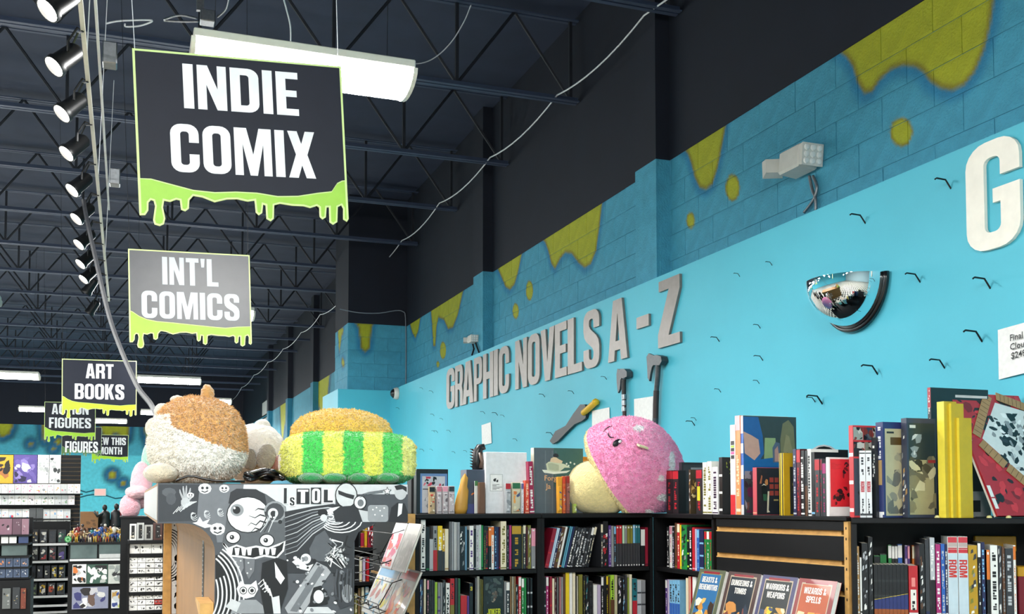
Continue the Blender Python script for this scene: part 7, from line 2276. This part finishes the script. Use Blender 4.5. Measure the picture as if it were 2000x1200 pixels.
for i, (x, y, c, nm) in enumerate(((205, 983, '1e2422', 'black statue bust of a stooped figure behind the toy figures'), (226, 981, '1a191c', 'black robed statue with dark red cape edge near the pink plush'))):
    kk = mpp(YB2 + .1, x)
    a = at(x, 1032, 1, YB2 + .1)
    t = thing('statue', nm, 'statue', (a.x, YB2 + .1, zbx + .0008))
    Hh = (1032 - y) * kk
    MB().lathe([(0, 0), (.24 * Hh, 0), (.24 * Hh, .1 * Hh), (.2 * Hh, .4 * Hh), (.2 * Hh, .62 * Hh), (.09 * Hh, .74 * Hh), (0, .76 * Hh)], 16, H(c)).obj('robe', 'paint', t, smooth='all')
    vs, fc = superell(22, 12, (.1 * Hh, .1 * Hh, .13 * Hh), 2)
    MB().add([v + Vector((.02 * Hh * (1 if i else -1), -.02, .86 * Hh)) for v in vs], fc, H('2a2624')).obj('head', 'paint', t, smooth='all')
    if i:
        MB().tube([(.14 * Hh, -.02, .66 * Hh), (.26 * Hh, -.03, .3 * Hh), (.38 * Hh, -.03, .02 * Hh)], [.03 * Hh, .05 * Hh, .07 * Hh], H('7a1c24'), n=7).obj('cape', 'paint', t, smooth='all')
    else:
        MB().tube([(-.1 * Hh, -.1, .62 * Hh), (-.3 * Hh, -.14, .5 * Hh), (-.42 * Hh, -.12, .7 * Hh)], [.07 * Hh, .06 * Hh, .06 * Hh], H('202624'), n=7).obj('arm', 'paint', t, smooth='all')

# --- white edged shelves with boxed figures
YE = 12.6
sh = thing('shelf_unit', 'black shelf unit with white shelf edges full of boxed figures', 'shelf unit', (at(54, 1100, 1, YE).x, YE, 0))
sx0 = sh.location.x
sw_ = at(133, 1100, 1, YE).x - sx0
def ez(y): return at(95, y, 1, YE).z
MB().box((0, .32, 0), (sw_, .34, ez(1020))).obj('back_panel', 'lam', sh)
for y in (1062, 1096, 1131, 1164, 1182, 1195):
    MB().box((0, .012, ez(y) - .02), (sw_, .319, ez(y))).obj('shelf', 'lam', sh)
    MB().box((0, 0, ez(y) - .024), (sw_, .0115, ez(y)), H('e6e6e4')).obj('shelf_edge', 'paper', sh)
BX = ((1036, 1061, 1062, 60, 4, ['b8a070', '8a8c90', '3a3a3e', '2a5a48']), (1068, 1095, 1096, 60, 4, ['8a8c84', 'a83a3a', '8a4a4a', '5a4a8a']), (1105, 1130, 1131, 58, 5, ['2a3038', '3a3c44', '16181a', 'd8b82a', 'c8a81e']), (1139, 1163, 1164, 58, 4, ['6a7a5a', 'c8a02a', 'b84a2a', 'c8a02a']))
for r, (y0, y1, yz, xs_, nn, cs) in enumerate(BX):
    for c in range(nn):
        st = 70 / nn
        xa, xb = xs_ + c * st, xs_ + c * st + st * .82
        acc = cs[c % len(cs)]
        pbox('boxed_figure', f'black boxed figure with {[["tan", "grey", "charcoal", "green"], ["grey", "red", "dark red", "violet"], ["slate", "charcoal", "black", "yellow", "gold"], ["sage", "gold", "orange", "gold"]][r][c]} window, {nth(c + 1)} on the {["top", "second", "third", "fourth"][r]} white edged shelf', 'boxed figure', xa, xb, y0, y1, YE + .02, .11, '1a1b1e', (lambda acc, s: lambda m, w, h: (rect(m, w * .1, h * .08, w * .9, h * .92, '30333a'), blobs(m, (w * .14, h * .1, w * .86, h * .85), 9, [acc, acc, acc, 'd8d4c8', '1e1e20'], -.0012, w * .4, s)))(acc, 350 + r * 9 + c), group='boxed figures on the white edged shelves', parent_z=ez(yz) + .0008)
# --- near left: blisters, cards, glass case, blue boxes
YN = 11.6
ns = thing('shelf_unit', 'black shelving at the frame edge with mauve packs and blue boxes over a dark cabinet', 'shelf unit', (at(-60, 1100, 1, YN).x, YN, 0))
nx0 = ns.location.x
def nz(y): return at(20, y, 1, YN).z
def nx(x): return at(x, 1100, 1, YN).x - nx0
MB().box((0, .30, 0), (nx(58), .32, nz(1012))).obj('back_panel', 'lam', ns)
for y in (1045, 1062, 1087, 1108, 1129):
    MB().box((0, 0, nz(y) - .018), (nx(57), .299, nz(y))).obj('shelf', 'lam', ns)
MB().box((0, -.05, 0), (nx(62), .3, nz(1130) - .019)).obj('base_cabinet', 'lam', ns)
MB().box((nx(2), .02, nz(1086)), (nx(52), .2, nz(1064))).obj('glass_case', 'acrylic', ns)
for i, (x0, x1, y0, y1, yz, c, nm) in enumerate(((-2, 23, 1014, 1044, 1045, '8a6474', 'mauve pack at the frame edge'), (24, 41, 1014, 1044, 1045, '6a4c5a', 'dark mauve pack with a black figure'), (42, 56, 1014, 1044, 1045, '9a7482', 'pale mauve pack beside the white shelves'), (2, 16, 1046, 1061, 1062, 'ecebe8', 'white card, first of two'), (18, 32, 1046, 1061, 1062, 'ecebe8', 'white card, second of two'), (36, 55, 1048, 1061, 1062, '3a4a74', 'small blue pack right of the white cards'))):
    pbox('toy_pack', nm + ', far shelves', 'toy pack', x0, x1, y0, y1, YN + .02, .05, c, (lambda s: lambda m, w, h: blobs(m, (w * .2, h * .15, w * .8, h * .8), 3, ['2a2226', 'a8909a', 'c8b8be'], -.0008, w * .2, s))(380 + i) if 'card' not in nm else None, parent_z=nz(yz) + .0008)
for r, (y0, y1, yz) in enumerate(((1089, 1107, 1108), (1110, 1128, 1129))):
    for c in range(4):
        xa = -4 + c * 15
        pbox('boxed_figure', f'grey blue box with {["orange", "white"][r]} window, {nth(c + 1)} from the frame edge, {["upper", "lower"][r]} row', 'boxed figure', xa, xa + 13.5, y0, y1, YN + .015, .12, '5a6a86', (lambda r, s: lambda m, w, h: (rect(m, w * .1, h * .1, w * .9, h * .9, '46546e'), blobs(m, (w * .2, h * .2, w * .8, h * .75), 4, [['c87a4a', 'd8a888', '2a3040'], ['e8e8ea', '9aa2ac', '1e222a']][r], -.0012, w * .25, s)))(r, 400 + r * 5 + c), group='grey blue boxes at the frame edge', parent_z=nz(yz) + .0008)
for i, (x0, x1, y0, c) in enumerate(((4, 20, 1150, '6a6e6c'), (24, 38, 1148, '33363a'), (40, 50, 1150, '7a3a2a'))):
    pbox('toy_pack', ['grey', 'charcoal', 'dark red'][i] + ' hanging pack on the front of the dark base cabinet', 'toy pack', x0, x1, y0, 1190, YN - .075, .024, c, (lambda s: lambda m, w, h: blobs(m, (w * .15, h * .1, w * .85, h * .9), 6, ['9a9c9a', '2a2c2e', 'b8a060'], -.0008, w * .25, s))(420 + i))

# --- tall slatwall with posters and rows of white cards
YS_ = 15.5
sx_a, sx_b = at(-40, 1000, 1, YS_).x, at(156, 1000, 1, YS_).x
sw = thing('slatwall_unit', 'tall black slatwall with brown grooves hung with posters and card rows', 'display unit', (sx_a, YS_, 0))
def qz(y): return at(100, y, 1, YS_).z
MB().box((0, .02, 0), (sx_b - sx_a, .06, qz(889)), H('7a6048')).obj('board', 'paint', sw)
z = qz(889)
sp_ = (qz(889) - qz(897.2))
while z > .3:
    MB().box((0, 0, z - sp_ * .72), (sx_b - sx_a, .0195, z)).obj('slat', 'lam', sw)
    z -= sp_
for i, (x0, x1, c, cs, nm) in enumerate(((-20, 25, 'c8a02a', ['1e1a18', 'a86a3a', '2a2220', 'd8b03a'], 'yellow poster with dark figure shapes'), (26, 72, '5a4a90', ['2a2444', '8a7ab8', 'd8d4e0', '1e1a2a', '6a5aa0'], 'purple poster with white arrow'), (73, 95, 'd8dad8', ['b8bab8', 'e8e8e8', '9a9c9c'], 'pale poster, left of two'), (96, 118, 'dcdedc', ['b0b2b2', 'e8e8e8', '3a3c3e'], 'pale poster with dark arch, right of two'))):
    pbox('poster', nm + ' on the tall slatwall', 'poster', x0, x1, 889, 944.5, YS_ - .012, .006, c, (lambda cs, s: lambda m, w, h: blobs(m, (w * .04, h * .03, w * .96, h * .92), 18, cs, -.0006, w * .28, s))(cs, 440 + i), 'paper')
for r, (y0, y1, n0, x_end) in enumerate(((946, 964, 13, 157), (968, 986, 12, 146), (995, 1013, 11, 138), (1015, 1034, 11, 138))):
    st = (x_end + 10) / n0
    MB().box((0, -.08, qz(y1) - .02), (at(x_end + 4, 1000, 1, YS_).x - sx_a, -.001, qz(y1) - .004)).obj('shelf', 'lam', sw)
    for c in range(n0):
        xa = -10 + c * st
        if r > 1 and 5 <= c <= 6:
            pbox('toy_pack', f'dark grey pack among white cards, {["top", "second", "third", "lowest"][r]} row, {nth(c + 1)} in line', 'toy pack', xa, xa + st * .94, y0 - 2, y1, YS_ - .06, .03, '4a4c4e', None, 'gloss', 'cards on the tall slatwall', parent_z=qz(y1) - .0035)
            continue
        bg = rf.choice(['e8e6e2', 'e4e2de', 'dad8d6', 'e9dcdc' if r else 'e8e6e2', 'c8c8c8'])
        pbox('card', f'white card with {["pink", "grey", "pale", "red"][r]} print, {["top", "second", "third", "lowest"][r]} row of the tall slatwall, {nth(c + 1)} in line', 'card', xa, xa + st * .96, y0, y1, YS_ - .05, .012, bg, (lambda s, r: lambda m, w, h: blobs(m, (w * .15, h * .1, w * .85, h * .85), 4, [['d87a9a', '9a9a9c', 'd8a03a'], ['b8b0a0', '6a6a6c', 'c8b8a8', '7a9a7a'], ['6a9ac8', 'c83a4a', 'e8c8b8', 'b8b8b8'], ['c8404a', '3a3a3c', 'd8c0b8']][r], -.0006, w * .25, s))(460 + r * 20 + c, r), 'paper', 'cards on the tall slatwall', parent_z=qz(y1) - .0035)
# exit sign and cables on the far wall
q0 = at(183, 968, 1, YF - .12)
t, w, h = pbox('exit_sign', 'glowing pale red exit sign box on the far cyan wall', 'exit sign', 184, 207, 955, 969, YF - .12, .1, 'e8e4e0', None, 'white')
MB().box((w * .08, -.004, h * .12), (w * .92, -.0005, h * .9)).obj('face', 'exitm', t)
for i, pts in enumerate((((156, 958), (168, 962), (184, 958)), ((156, 972), (170, 968), (184, 966)), ((207, 968), (225, 974), (245, 972), (262, 966)))):
    tag(MB().tube([at(x, y, 1, YF - .03) for x, y in pts], .022, H('1f5a6a'), n=5).obj('wall_cable', 'paint'), ['dark upper cable running left of the exit sign', 'dark lower cable running left of the exit sign', 'dark cable running right of the exit sign'][i], 'cable')
# framed posters on the far right wall
for i, (y0, y1) in enumerate(((782, 812), (815, 842))):
    a, b = at(524, 800, 0, W - .02), at(511, 800, 0, W - .02)
    z0, z1 = at(518, y1, 0, W - .02).z, at(518, y0, 0, W - .02).z
    t = thing('framed_poster', f'{["upper", "lower"][i]} black framed white poster on the far right wall', 'poster', (W - .012, a.y, z0), PI / 2)
    wv = abs(b.y - a.y)
    MB().box((0, 0, 0), (wv, .008, z1 - z0)).obj('frame', 'lam', t)
    MB().box((wv * .1, .0085, (z1 - z0) * .08), (wv * .9, .0105, (z1 - z0) * .92), H('e0e0dc')).obj('sheet', 'paper', t)
